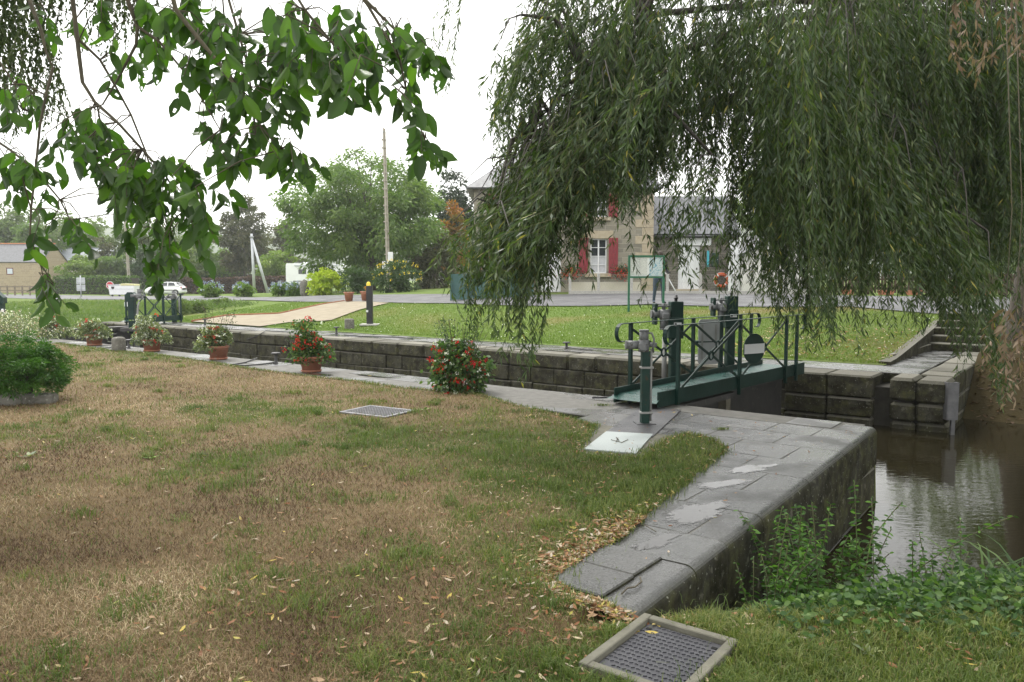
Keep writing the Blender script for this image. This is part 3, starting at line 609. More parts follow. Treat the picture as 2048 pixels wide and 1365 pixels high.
# hedges
def hedge(name, a, b, w, h, mat, label, size, n, seed, z0=0.0):
    a = Vector(a); b = Vector(b); g = np.random.default_rng(seed); d = b - a; ln = d.length; t = d / ln; nn = Vector((-t.y, t.x, 0))
    root = empty(name, on(*((a + b) / 2)[:2]), 0, label, 'hedge')
    s = g.random(n) * ln; fc = g.choice(3, n, p=[.5, .25, .25]); q = g.random(n)
    off = np.where(fc == 0, -w / 2, np.where(fc == 1, w / 2, (q - .5) * w)); hh = np.where(fc == 2, h, g.random(n) ** .8 * h)
    off = off + g.normal(size=n) * .07; hh = hh + g.normal(size=n) * .06 + (fbm(s, s * 0, .5, 3, seed) - .5) * .25 * hh / h
    P = np.stack([a.x + t.x * s + nn.x * off, a.y + t.y * s + nn.y * off, 0 * s], 1); P[:, 2] = T(P[:, 0], P[:, 1]) + z0 + hh
    out = np.stack([nn.x * np.sign(off), nn.y * np.sign(off), np.where(fc == 2, 1, .3)], 1)
    D = unit(out + g.normal(size=(n, 3)) * .7); l = size * (.6 + .8 * g.random(n))
    wp(link('foliage', leaf_mesh('foliage', P - D * l[:, None] * .5, D, l, l * .55, g.random(n)), mat), root)
    c = MB(); M = (a + b) / 2; c.box((M.x, M.y, Tz(M.x, M.y) + h * .46 + z0), (ln * .985, w * .8, h * .9), math.atan2(t.y, t.x)); wp(c.build('inner_branches', M_BARKD), root)
hedge('clipped_hedge', at(118, 580, 90)[:], at(272, 580, 86)[:], 1.4, 2.0, G_HEDGE, 'clipped bright green hedge behind the stop sign and white container', .22, 5500, 41)
hedge('purple_hedge', at(372, 580, 88)[:], at(586, 580, 84)[:], 1.6, 1.75, G_PURP, 'low purple-brown hedge right of the white car', .22, 7500, 42)
hedge('clipped_hedge', at(398, 560, 100)[:], at(500, 560, 98)[:], 1.4, 2.4, G_HEDGE, 'short green hedge showing above the purple hedge', .25, 3000, 43)
# shrubs
def shrub(name, px, ytop, ybase, hw, Y, mat, label, n, size, seed, lw=.5, cat='shrub', up=.6, nclump=70, spread=.2, flowers=None, group=None):
    x = at(px, ybase, Y).x; base = on(x, Y); h = at(px, ytop, Y).z - base.z; r = hw / FPX * Y
    root = tree(name, base, base + Vector((0, 0, h * .46)), (r * .86, r * .86, h * .5), mat, label, cat, group, nclump, n, size, seed, .04, M_TWIG, ('stems', 'foliage'), 10, spread=spread, up=up, lobes=.18, lw=lw)
    if flowers:
        fm, fn, fs, top = flowers; g = np.random.default_rng(seed + 900); d = unit(g.normal(size=(fn * 4, 3))); d = d[(d[:, 2] > top) & (d[:, 1] < .5)][:fn]
        c = np.array(base) + np.array([0, 0, h * .48]); P = c + d * np.array([r * .98, r * .98, h * .55]) * (.9 + .15 * g.random((len(d), 1)))
        per = 7; PP = np.repeat(P, per, 0) + g.normal(size=(len(P) * per, 3)) * fs * .35; DD = unit(np.repeat(d, per, 0) + g.normal(size=(len(PP), 3)) * .8)
        o = wp(link('blossoms', leaf_mesh('blossoms', PP, DD, fs * .6, fs * .5, np.repeat(g.random(len(P)), per)), fm), root); o['kind'] = 'stuff'
    return root
F_BLUE = leafmat('hydrangea_blossom', [(0, (.22, .26, .50)), (.6, (.40, .46, .68)), (1, (.62, .62, .68))], .2)
F_YEL = leafmat('yellow_blossom', [(0, (.75, .52, .02)), (1, (.85, .65, .05))], .2)
F_RED = leafmat('red_blossom', [(0, (.42, .012, .015)), (.6, (.62, .03, .02)), (1, (.72, .10, .07))], .2)
F_WHITE = leafmat('white_blossom', [(0, (.68, .68, .64)), (1, (.86, .86, .84))], .3)
F_PINK = leafmat('pale_pink_blossom', [(0, (.50, .25, .27)), (.4, (.75, .68, .66)), (1, (.86, .85, .83))], .3)
HG = 'blue hydrangeas along the road'
shrub('hydrangea', 422, 564, 597, 24, 52, G_HYD, 'leftmost blue hydrangea, in front of the purple hedge', 1400, .17, 51, .7, flowers=(F_BLUE, 24, .16, 0), group=HG)
shrub('hydrangea', 488, 565, 597, 22, 52, G_HYD, 'blue hydrangea at the foot of the paired leaning posts', 1300, .17, 52, .7, flowers=(F_BLUE, 20, .16, 0), group=HG)
shrub('hydrangea', 562, 564, 596, 22, 50, G_HYD, 'blue hydrangea left of the white camper van', 1200, .17, 53, .7, flowers=(F_BLUE, 30, .16, 0), group=HG)
shrub('hydrangea', 590, 566, 595, 20, 49, G_HYD, 'blue hydrangea touching the standing stone', 1200, .17, 54, .7, flowers=(F_BLUE, 30, .16, 0), group=HG)
shrub('golden_shrub', 652, 538, 594, 45, 47, G_YEL, 'bright yellow-green mounded shrub beside the camper van', 5200, .16, 55, .62, nclump=120, spread=.14)
shrub('dark_shrub', 715, 532, 591, 36, 45, G_SHRUB, 'dark green feathery shrub behind the terracotta pots', 4200, .17, 56, .3, up=.8)
shrub('flowering_shrub', 796, 522, 588, 50, 43, G_SHRUB, 'dark green shrub dotted with yellow flowers at the foot of the concrete pole', 5200, .15, 57, .42, flowers=(F_YEL, 60, .09, -.3))
shrub('low_shrub', 360, 597, 633, 30, 34, G_MID, 'low olive shrub right behind the upper footbridge', 1800, .10, 58, .35, up=.9)
shrub('low_shrub', 398, 600, 630, 20, 34.5, G_MID, 'middle one of the low olive shrubs beside the upper footbridge', 1200, .10, 59, .35, up=.9)
shrub('low_shrub', 445, 597, 624, 21, 37, G_MID, 'rounded olive shrub standing apart next to the yellow path', 1300, .10, 60, .4, up=.9)
# weedy bank above the upper gate
def scatter(name, region, n, mat, hgt, wdt, seed, label, cat, lean=.35, zf=None):
    g = np.random.default_rng(seed); U = g.uniform(region[0], region[1], n); V = g.uniform(region[2], region[3], n)
    X = U * CA - V * SA; Y = U * SA + V * CA; Z = (zf or T)(X, Y)
    P = np.stack([X, Y, Z], 1) + 0; k = .45 + fbm(X, Y, .8, 3, seed) ; P[:, 2] += g.random(n) ** 1.5 * hgt * .7 * k
    D = np.stack([g.normal(size=n) * lean, g.normal(size=n) * lean, np.ones(n)], 1)
    o = link(name, leaf_mesh(name, P, D, hgt * (.4 + .6 * g.random(n)) * k, wdt, np.clip(fbm(X, Y, .5, 3, seed + 5) * .7 + .3 * g.random(n), 0, 1), .1), mat)
    return tag(o, label, cat, kind='stuff')
scatter('bank_weeds', (-56, -31.9, 11.6, 22), 36000, leafmat('weed_leaf', greens((.135, .20, .06), .55, (.26, .27, .10)), .3), .24, .045, 71, 'tall light green weeds covering the bank above the upper gate', 'weeds', .6)
# foreground round bush on the left
bb = at(45, 700, 9.9); NB = tree('clipped_bush', (bb.x - .1, 10.25, 0), (bb.x - .28, 10.25, .50), (.66, .62, .42), G_NEARB, 'rounded fresh green bush by two stones at the left edge of the lawn', 'bush', None, 190, 20000, .05, 81, .05, M_BARKD, ('stems', 'foliage'), 14, spread=.16, lobes=.12, lw=.3, up=.7)
# ================================================================ the willow
wt = Vector((11.7, 16.9, 0)); wt.z = Tz(wt.x, wt.y) - .1
WIL = empty('willow_tree', wt, 0, 'huge weeping willow on the right bank, its leafy curtain hanging over the lock', 'tree')
b = MB(); b.tube([wt + Vector((0, 0, -.5)), wt + Vector((-.02, 0, .3)), wt + Vector((-.1, -.1, 1.2)), wt + Vector((-.05, -.2, 2.4)), wt + Vector((.4, -.3, 4.2)), wt + Vector((.6, -.2, 6)), wt + Vector((.3, .2, 9))], [.95, .70, .56, .52, .46, .38, .2], 14)
wp(b.build('trunk', pm('willow_bark', (.035, .028, .02), (.085, .07, .05), 3.5, .95, 1.0, bscale=14)), WIL)
sprays = [(950, 430, 610, 7.4, 40, 14, -.1), (990, 330, 690, 7.5, 40, 16, -.05), (1034, 300, 800, 7.3, 10, 5, .03), (1062, 260, 640, 7.8, 50, 19, 0), (1110, 200, 610, 8, 56, 18, 0), (1158, 140, 500, 8, 56, 15, 0),
          (1205, 90, 350, 8.3, 45, 16, 0), (1160, 160, 430, 8.2, 45, 18, 0), (1110, 240, 500, 8.1, 45, 18, -.03), (1060, 310, 560, 8, 42, 18, -.05), (1010, 390, 590, 7.8, 38, 15, -.08), (1240, 60, 380, 8.8, 60, 18, 0), (1290, 160, 450, 9, 60, 16, 0),
          (1110, 180, 440, 8.3, 60, 16, 0), (1160, 260, 470, 8.6, 60, 16, 0), (1060, 240, 520, 8.2, 50, 14, -.03), (1220, 150, 410, 8.9, 70, 16, 0), (1900, -40, 560, 9.6, 80, 22, .05), (1980, -40, 560, 9.8, 70, 22, .04), (2050, -40, 600, 9.8, 60, 20, 0), (1840, -40, 520, 12, 90, 24, 0), (1960, -40, 540, 13, 90, 24, 0), (2050, -40, 560, 14, 90, 24, 0),
          (1740, 200, 640, 8.8, 40, 13, .08), (1830, 200, 650, 9, 40, 14, .1), (1900, 300, 700, 9, 34, 12, .1), (1960, 200, 640, 9.5, 46, 14, .05), (2020, 200, 640, 10, 46, 16, 0), (1880, 100, 620, 14, 70, 18, 0), (1960, 100, 620, 15, 70, 18, 0), (1800, 100, 600, 13, 70, 16, 0),
          (1195, 100, 445, 8.4, 34, 14, 0), (1255, 100, 455, 8.5, 34, 13, 0), (1230, 200, 430, 9.2, 56, 14, 0),
          (1003, 50, 330, 7.9, 30, 6, -.06), (1040, 20, 400, 8.2, 40, 9, -.05), (1090, -20, 380, 8.4, 56, 12, -.03), (1150, -40, 400, 8.5, 56, 14, 0), (1210, -40, 385, 8.5, 70, 18, 0), (1265, -40, 420, 8.6, 60, 18, 0), (1313, 180, 645, 8, 16, 7, 0), (1325, -40, 450, 8.5, 50, 16, 0),
          (1390, -40, 455, 9, 60, 17, 0), (1384, 330, 592, 7.5, 10, 2, 0), (1440, -40, 470, 9, 50, 13, 0), (1500, -40, 640, 8.5, 40, 15, 0), (1548, -40, 680, 8.5, 46, 18, 0), (1598, -40, 735, 8, 46, 24, .02), (1645, -40, 745, 8, 50, 26, .03), (1700, -40, 600, 9, 60, 20, .04), (1745, 120, 590, 9.3, 50, 16, .05),
          (1765, -40, 540, 9.5, 60, 18, 0), (1820, -40, 560, 10, 60, 18, .04), (1795, 260, 690, 8.2, 40, 11, .12), (1870, -40, 580, 10.5, 60, 17, .05), (1868, 300, 730, 8.6, 30, 11, .16), (1930, -40, 550, 11, 70, 18, .03), (1925, 360, 790, 8.4, 24, 7, .16), (1972, 480, 850, 8.2, 8, 2, .1), (1990, -40, 540, 12, 80, 20, 0), (2060, -40, 560, 12, 80, 20, 0),
          (1180, 60, 330, 9.5, 120, 20, 0), (1300, 40, 380, 10, 120, 22, 0), (1420, 30, 330, 10.5, 120, 12, 0), (1560, 20, 480, 11, 90, 16, 0), (1640, 0, 520, 11.5, 110, 28, 0), (1750, 0, 500, 12, 110, 28, 0), (1860, 0, 480, 13, 110, 28, 0), (1980, 0, 500, 14, 120, 28, 0), (1700, -20, 430, 13.5, 200, 30, 0), (1900, -20, 430, 15, 200, 30, 0), (1550, -20, 260, 13, 160, 12, 0), (1400, -20, 280, 12.5, 160, 12, 0),
          (1250, -160, 240, 9.2, 200, 20, 0), (1450, -160, 260, 9.6, 200, 24, 0), (1650, -160, 300, 10.2, 200, 26, 0), (1850, -160, 320, 11, 200, 26, 0), (2130, -60, 640, 11.5, 60, 20, 0), (2200, -60, 660, 13, 90, 24, 0), (2300, -60, 680, 11, 120, 30, 0), (2450, -60, 690, 12, 140, 30, 0), (2600, -60, 690, 11, 160, 30, 0), (2300, -60, 650, 16, 160, 26, 0), (2500, -60, 650, 17, 160, 26, 0)]  # rightmost sprays hang out of view, put in to darken the water's reflection
gw = np.random.default_rng(5); LP, LD, LL, LW_, LT = [], [], [], [], []; twigs = MB(); bough = MB(); tops = []
def strand(top, bot, dense, lsize, wob=.09, sweep=None):
    top = np.array(top); bot = np.array(bot); ln = np.linalg.norm(bot - top); m = max(5, int(ln / .28)); t = np.linspace(0, 1, m)
    ph = gw.random(4) * 6.28; w = wob * np.sin(t * 4.5 + ph[0]) * t; w2 = wob * np.sin(t * 3.7 + ph[1]) * t
    arch = np.array([gw.normal() * .12, gw.normal() * .12, 0]); pts = top + (bot - top) * t[:, None] + arch * (4 * t * (1 - t))[:, None] + np.stack([w, w2, 0 * t], 1)
    if sweep is not None: pts = pts + np.array(sweep) * ((1 - t) ** 2.2)[:, None]
    if lsize < .16 and gw.random() < .6: twigs.tube([tuple(p) for p in pts], [.003] + [.0017] * (m - 2) + [.0008], 3, False, False)
    n = int(ln * dense); s = np.sort(gw.random(n)) ** .85; idx = s * (m - 1); i0 = np.minimum(idx.astype(int), m - 2); f = (idx - i0)[:, None]
    P = pts[i0] * (1 - f) + pts[i0 + 1] * f; a = gw.random(n) * 6.28; sp = .2 + .95 * gw.random(n)
    D = unit(pts[i0 + 1] - pts[i0]) + np.stack([np.cos(a) * sp, np.sin(a) * sp, .0 * a], 1)
    LP.append(P); LD.append(D); l = lsize * (.6 + .65 * gw.random(n)) * (1 - .35 * s); LL.append(l); LW_.append(l * (.145 + .05 * gw.random(n))); LT.append(np.clip(.05 + .3 * gw.random() + .62 * gw.random(n) ** 1.3 + (gw.random(n) > .985) * .6, 0, 1))
for (px, yt, yb, D, hw, n, drift) in sprays:
    anchor = at(px + (40 if px < 1700 else 0), yt - 20, D + .6); tops.append(anchor)
    for bq in range(max(2, int(n * (.75 if px < 1130 and yb > 450 else .5 if px < 1470 else .6)))):
        bx = px + gw.normal() * hw * .72; bd = D + gw.normal() * .4; by = yb - abs(gw.normal()) * min((yb - yt) * .2, 75); sway = gw.normal() * .05; bt = yt + gw.random() * (yb - yt) * .25
        for k in range(4 + int(gw.random() * 7)):
            d = bd + gw.normal() * .10; x = bx + gw.normal() * 9; y1 = by - abs(gw.normal()) * min((by - bt) * .28, 120); y0 = bt + gw.random() * (yb - yt) * .18 - 25
            bp_ = at(x + (drift + sway) * (y1 - y0), y1, d); tp = at(x, y0, d)
            sw = (.3 if px < 1200 else .2 if px < 1480 else .1 if px < 1700 else -.25); strand(tp, bp_, 40 if D < 10.5 else 24, .125 if D < 10.5 else .16, sweep=(sw * (.6 + .8 * gw.random()), .2 * sw, abs(sw) * .25))
        if bq % 2 == 0: bough.tube([anchor, (anchor + tp) / 2 + Vector((0, 0, .12)), tp], [.012, .008, .003], 4, False)
# boughs: trunk -> arching limbs -> spray anchors
hub = [wt + Vector((.3, -.3, 3.4)), wt + Vector((.55, -.25, 5.0)), wt + Vector((.6, -.2, 6.2))]
limb_tips = [at(1960, 120, 13.5), at(1820, 40, 12.5), at(1680, -30, 11), at(1480, -40, 10), at(1290, 30, 9.2), at(1180, 160, 8.6), at(1060, 270, 8.2), at(2100, 40, 12), at(1750, 140, 13), at(1900, 210, 14)]
limbs = MB()
for i, tp in enumerate(limb_tips):
    h = hub[i % 3]; mid = h.lerp(tp, .5) + Vector((0, 0, 1.0 if i < 7 else .25)); q = h.lerp(mid, .5) + Vector((0, 0, .5 if i < 7 else .1)); r = .13 if i < 7 else .09
    limbs.tube([h, q, mid, mid.lerp(tp, .55) + Vector((0, 0, .18)), tp], [r, r * .8, r * .55, r * .35, .035], 8, False)
wp(limbs.build('limb', M_BARKD), WIL)
allp = [tp.lerp(hub[i % 3], f) + Vector((0, 0, 1.0 * 4 * f * (1 - f) * (1 if i < 7 else .3))) for i, tp in enumerate(limb_tips) for f in (0, .2, .4, .6)]
for a in tops:
    q = min(allp, key=lambda p: (p - a).length); m = (q + a) / 2 + Vector((0, 0, .3)); bough.tube([q, m, a], [.05, .032, .014], 5, False)
wp(bough.build('branch', M_BARKD), WIL)
# upper dome of the crown, out of view: put in for the shade it throws
for k in range(950):
    a = gw.random() * 6.28; rr = 12.5 * math.sqrt(gw.random()); x = wt.x - 3.5 + rr * math.cos(a); y = wt.y - 4 + rr * math.sin(a); 
    if y < 1.5 or x < 1.2 - .0 * y and y < 6: continue
    zt = wt.z + 4 + 8.5 * math.sqrt(max(0, 1 - (rr / 13.5) ** 2)); zmin = CAMH + max(y, 3) * .40 + .2; zb = max(zmin, zt - 3.5 - gw.random() * 2)
    if zt - zb > .8: strand((x, y, zt), (x, y, zb), 14, .30)
cr = wp(link('crown', leaf_mesh('willow_crown', np.concatenate(LP), np.concatenate(LD), np.concatenate(LL), np.concatenate(LW_), np.concatenate(LT), .05), G_WIL), WIL)
wp(twigs.build('twigs', M_WTWIG), WIL)
NW = sum(len(p) for p in LP)
# dry withered sprays
LP, LD, LL, LW_, LT = [], [], [], [], []; tw2 = MB(); _t = twigs; twigs = tw2
for (px, yt, yb, D, n) in ((1940, -20, 170, 5.2, 4), (1985, -20, 140, 5.2, 4), (2030, 0, 130, 5.0, 5), (2030, 640, 800, 5.6, 5), (2010, 690, 820, 5.6, 3), (2045, 660, 790, 5.4, 4)):
    for k in range(n):
        x = px + gw.normal() * 10; tp = at(x, yt - 30, D); strand(tp, at(x + gw.normal() * 8, yb - 40 * gw.random(), D), 34, .085, .03)
LW_ = [w * 1.7 for w in LW_]
wp(link('withered_leaves', leaf_mesh('withered_leaves', np.concatenate(LP), np.concatenate(LD), np.concatenate(LL), np.concatenate(LW_), np.concatenate(LT), .1), G_WDRY), WIL)
for (px, D) in ((2030, 5.6), (2010, 5.6), (2045, 5.4)):
    tw2.tube([at(px, 640, D), at(px + 14, 420, D + .1), at(px + 6, 150, D + .3), at(px, -60, D + .8)], [.002, .003, .004, .006], 4, False)
wp(tw2.build('dry_twigs', M_TWIG), WIL)
# ================================================================ foreground cherry tree: twigs and large leaves
ch_base = Vector((-5.2, 1.0, 0)); CH = empty('cherry_tree', ch_base, 0, 'cherry tree whose large-leaved twigs hang into the top left of the view', 'tree')
D0 = 3.1
bl = [[(40, -60, 3.3), (62, 10, 3.25), (82, 60, 3.2), (92, 105, 3.2), (106, 135, 3.2)],
      [(106, 135, 3.2), (92, 190, 3.15), (80, 250, 3.1), (72, 330, 3.1), (62, 420, 3.0), (60, 470, 3.0), (75, 520, 3.0), (112, 575, 3.0)],
      [(138, -60, 3.2), (150, 40, 3.2), (158, 110, 3.15), (165, 165, 3.1), (190, 205, 3.1), (235, 245, 3.05), (285, 300, 3.0), (330, 350, 3.0), (372, 420, 3.0)],
      [(158, 80, 3.15), (200, 120, 3.2), (232, 175, 3.2), (262, 230, 3.2), (290, 300, 3.2), (340, 470, 3.1), (335, 530, 3.1)],
      [(236, -60, 3.0), (262, 20, 3.0), (275, 55, 3.0), (272, 90, 3.0), (235, 160, 3.0), (205, 210, 3.0)],
      [(270, 50, 3.0), (320, 85, 3.0), (365, 140, 2.95), (405, 200, 2.95), (440, 260, 2.9)],
      [(330, -60, 2.9), (352, 20, 2.9), (395, 75, 2.85), (440, 130, 2.85), (480, 180, 2.8), (520, 250, 2.8), (560, 300, 2.8)],
      [(440, -60, 3.1), (478, 70, 3.0), (495, 130, 3.0), (505, 200, 3.0), (512, 270, 3.0), (545, 330, 3.0)],
      [(560, -60, 2.8), (610, 20, 2.8), (660, 80, 2.75), (700, 120, 2.7)],
      [(680, -60, 2.7), (735, 10, 2.7), (770, 70, 2.7), (800, 120, 2.7), (812, 180, 2.7), (830, 230, 2.7), (850, 280, 2.7)],
      [(730, 0, 2.7), (790, 60, 2.7), (840, 100, 2.7)],
      [(-60, 40, 3.4), (-10, 110, 3.3), (30, 170, 3.3), (45, 220, 3.3)],
      [(-40, 260, 3.2), (20, 300, 3.1), (70, 340, 3.1), (120, 400, 3.1), (140, 440, 3.1)]]
bm_ = MB(); nodes_ = []
for i, pl in enumerate(bl):
    pts = [at(*p) for p in pl]; n = len(pts); r0 = .009 if i in (0, 2, 4, 6) else .005
    bm_.tube(pts, [r0 * (1 - .78 * k / (n - 1)) + .0012 for k in range(n)], 6, False); nodes_ += pts
cl = [(480, 60, 130, 50, 60, 3.0), (330, 40, 90, 40, 22, 3.0), (440, 140, 70, 50, 36, 2.9), (500, 220, 60, 50, 34, 2.85), (560, 285, 36, 40, 18, 2.8), (660, 50, 90, 45, 50, 2.8), (600, 110, 70, 45, 34, 2.8), (700, 120, 60, 40, 26, 2.7), (780, 60, 45, 50, 20, 2.7), (835, 100, 28, 30, 8, 2.7), (800, 170, 26, 26, 8, 2.7), (832, 255, 30, 34, 12, 2.7),
      (200, 255, 80, 34, 32, 3.05), (150, 240, 50, 30, 14, 3.1), (260, 310, 80, 44, 46, 3.0), (335, 330, 70, 44, 40, 3.0), (385, 390, 44, 46, 22, 3.0), (300, 410, 60, 44, 26, 3.1), (230, 345, 60, 40, 26, 3.1), (335, 478, 32, 36, 15, 3.1), (395, 425, 24, 26, 6, 3.0), (55, 325, 44, 34, 18, 3.1), (20, 300, 30, 24, 8, 3.1), (110, 395, 36, 40, 14, 3.1), (135, 440, 26, 26, 7, 3.1), (92, 555, 36, 30, 11, 3.0), (290, 490, 24, 24, 6, 3.1), (20, 170, 30, 40, 12, 3.3), (55, 190, 20, 24, 6, 3.3), (245, 120, 26, 30, 7, 3.2), (390, 10, 90, 30, 26, 3.1), (560, 10, 90, 30, 20, 2.9), (90, 20, 50, 30, 8, 3.3), (200, 10, 40, 20, 6, 3.2), (540, 180, 40, 30, 10, 2.8), (400, 240, 24, 24, 6, 2.9)]
gc = random.Random(3); leaves = []
for (cx, cyy, rx, ry, n, D) in cl:
    left = int(n * (1.8 if cyy < 200 else 1.75))
    while left > 0:
        k = min(left, gc.randint(4, 7)); left -= k
        c = at(cx + gc.gauss(0, .55) * rx, cyy + gc.gauss(0, .55) * ry, D + gc.gauss(0, .16)); q = min(nodes_, key=lambda p: (p - c).length)
        tip = c + Vector((gc.uniform(-.05, .10), gc.uniform(-.06, .06), gc.uniform(-.16, -.06))); mid = (q + c) / 2 + Vector((0, 0, .02))
        bm_.tube([q, mid, c, tip], [.0028, .0024, .0018, .001], 4, False)
        for j in range(k):
            t = (j + .5) / k; base = c.lerp(tip, t); sgn = 1 if j % 2 else -1
            d = Vector((sgn * gc.uniform(.1, .75) + .12, gc.uniform(-.55, .55), gc.uniform(-1.25, -.35))).normalized()
            leaves.append((base, d, gc.uniform(.052, .098)))
wp(bm_.build('branch', M_TWIG), CH)
# trunk and crown out of the picture, over the camera
b = MB(); b.tube([ch_base - Vector((0, 0, .2)), ch_base + Vector((.05, 0, 1)), ch_base + Vector((.3, .1, 2.2)), ch_base + Vector((1.2, .6, 3.6)), ch_base + Vector((2.2, 1.4, 4.4))], [.3, .24, .21, .16, .08], 10)
for p in [bl[0][0], bl[2][0], bl[4][0], bl[6][0], bl[7][0], bl[8][0], bl[9][0], bl[11][0], bl[12][0]]:
    e = at(*p); s = ch_base + Vector((2.2, 1.4, 4.4)) if p[0] > 200 else ch_base + Vector((1.2, .6, 3.6)); b.tube([s, s.lerp(e, .5) + Vector((0, 0, .25)), e], [.05, .03, .011], 6, False)
wp(b.build('trunk', M_BARK), CH)
def cherry_leaf_mesh(seed):
    g = random.Random(seed); m = bmesh.new(); st = [0, .12, .3, .5, .7, .86, 1.0]; wv = [0, .15, .22, .235, .19, .10, 0]; rows_ = []
    bend = g.uniform(-.05, .4); cup = g.uniform(-.1, .6)
    for i, (s, w) in enumerate(zip(st, wv)):
        z = -bend * s * s; x = s
        if w == 0: rows_.append([m.verts.new((x, 0, z))])
        else:
            wl, wr = w * g.uniform(.85, 1.1), w * g.uniform(.85, 1.1)
            rows_.append([m.verts.new((x, wl, z + cup * wl)), m.verts.new((x, wl * .5, z + cup * wl * .38 + .008)), m.verts.new((x, 0, z)), m.verts.new((x, -wr * .5, z + cup * wr * .38 + .008)), m.verts.new((x, -wr, z + cup * wr))])
    for a, c in zip(rows_[:-1], rows_[1:]):
        if len(a) == 1: [m.faces.new((a[0], c[k + 1], c[k])) for k in range(4)]
        elif len(c) == 1: [m.faces.new((a[k], a[k + 1], c[0])) for k in range(4)]
        else: [m.faces.new((a[k], a[k + 1], c[k + 1], c[k])) for k in range(4) if g.random() > .035]
    pv = [m.verts.new((-.16, .008, .02)), m.verts.new((-.16, -.008, .02))]; m.faces.new((pv[0], pv[1], rows_[0][0]))
    me = bpy.data.meshes.new('cherry_leaf'); m.to_mesh(me); m.free()
    me.polygons.foreach_set('use_smooth', [True] * len(me.polygons)); a = me.attributes.new('tint', 'FLOAT', 'POINT'); a.data.foreach_set('value', [g.uniform(.0, 1.0)] * len(me.vertices)); me.materials.append(G_CHERRY); return me
variants = [cherry_leaf_mesh(k) for k in range(24)]
leaves.sort(key=lambda l: -l[2] / l[0].y)
def leaf_matrix(base, d, s, g):
    sd = d.cross(Vector((g.gauss(0, .6), -1, g.gauss(0, .5)))).normalized(); n = d.cross(sd); R = Matrix((d, -sd, -n)).transposed() if False else Matrix((d, sd, n)).transposed()
    return Matrix.Translation(base) @ R.to_4x4() @ Matrix.Scale(s, 4)
inv = Matrix.Translation(ch_base).inverted(); V, F, TT = [], [], []
for i, (base, d, s) in enumerate(leaves):
    Mx = leaf_matrix(base, d, s, gc); me = variants[gc.randrange(24)]
    if i < 300:
        o = bpy.data.objects.new('leaf', me); C.objects.link(o); o.parent = CH; o.matrix_parent_inverse = inv; o.matrix_basis = Mx
    else:
        bs = len(V); V += [Mx @ v.co for v in me.vertices]; F += [tuple(k + bs for k in p.vertices) for p in me.polygons]; TT += [me.attributes['tint'].data[0].value] * len(me.vertices)
me = bpy.data.meshes.new('foliage'); me.from_pydata(V, [], F); me.polygons.foreach_set('use_smooth', [True] * len(F)); a = me.attributes.new('tint', 'FLOAT', 'POINT'); a.data.foreach_set('value', TT)
o = wp(link('foliage', me, G_CHERRY), CH); o['kind'] = 'stuff'
# unseen crown above and behind the camera, put in to shade the lawn
P, D, ln, wd, tint, ctr = crown((-2.4, -.4, 5.4), (4.6, 3.2, 1.6), 130, 11000, .15, 91, lw=.5, spread=.16, up=-.4)
ok = ~((P[:, 1] > .3) & (P[:, 2] < CAMH + .42 * P[:, 1] + .25)); o = wp(link('shade_crown', leaf_mesh('shade_crown', P[ok], D[ok], ln[ok], wd[ok], tint[ok]), G_CHERRY), CH)
# birch fringe at the top left, farther away
BI = empty('birch_tree', (-9.2, 8.5, 0), 0, 'birch with fine hanging leaves behind the cherry twigs at the upper left edge', 'tree')
b = MB(); b.tube([(-9.2, 8.5, -.2), (-9.1, 8.5, 3), (-8.6, 8.6, 6.5), (-8.2, 8.8, 9)], [.2, .16, .11, .04], 9)
LP, LD, LL, LW_, LT = [], [], [], [], []; twigs = MB()
for k in range(230):
    if k < 95: x0, yb, D = random.uniform(-30, 105), random.uniform(110, 300), random.uniform(7.6, 9)
    elif k < 150: x0, yb, D = random.uniform(150, 300), random.uniform(-10, 120), random.uniform(7.6, 9)
    else: x0, yb, D = random.uniform(-300, 330), random.uniform(-220, -20), random.uniform(7.4, 9.5)
    if k < 95: yb = min(yb, 300 - abs(x0 - 30) * 1.2)
    bp_ = at(x0, yb, D); tp = Vector((bp_.x, bp_.y, max(bp_.z + 1.2, 5.2 + random.random() * 1.5))); strand(tp, bp_, 75, .05, .2, sweep=(random.uniform(-.5, .5), random.uniform(-.3, .3), 0))
    if k % 3 == 0: b.tube([(-8.7, 8.6, 6.2), (Vector((-8.7, 8.6, 6.2)) + tp) / 2 + Vector((0, 0, .5)), tp], [.03, .02, .006], 4, False)
wp(b.build('trunk', pm('birch_bark', (.5, .48, .44), (.12, .11, .1), 4, .8)), BI); LW_ = [l * .62 for l in LL]
wp(link('crown', leaf_mesh('birch_crown', np.concatenate(LP), np.concatenate(LD), np.concatenate(LL), np.concatenate(LW_), np.concatenate(LT)), G_BIRCH), BI); wp(twigs.build('twigs', M_TWIG), BI)
# ================================================================ buildings, fences, road furniture
def hit(px, py):                          # where a sight line meets the far ground
    Ys = np.linspace(14, 140, 2600); d = _ray(px, py); k = Ys / d[1]; X = d[0] * k; Zr = CAMH + d[2] * k; Tt = T(X, Ys); i = int(np.argmax(Zr <= Tt)) if np.any(Zr <= Tt) else 2599
    return Vector((X[i], Ys[i], Tt[i]))
M_WHITE = pm('white_render', (.62, .61, .57), (.70, .69, .66), 1.2, .85, .15)
M_CREAM = pm('cream_render', (.50, .46, .38), (.58, .54, .46), 1.4, .85, .15)
M_PAINTW = pm('white_paint', (.70, .71, .72), (.76, .77, .78), 5, .45)
M_REDP = pm('oxblood_paint', (.20, .022, .03), (.25, .03, .04), 6, .5)
M_SLATE = pm('slate', (.085, .088, .095), (.13, .135, .145), 5, .5, .3, rough2=.35)
M_GLASS = pm('window_glass', (.03, .035, .04), (.05, .055, .06), 2, .05, spec=.6)
M_CURT = pm('net_curtain', (.45, .46, .48), (.55, .56, .58), 14, .9)
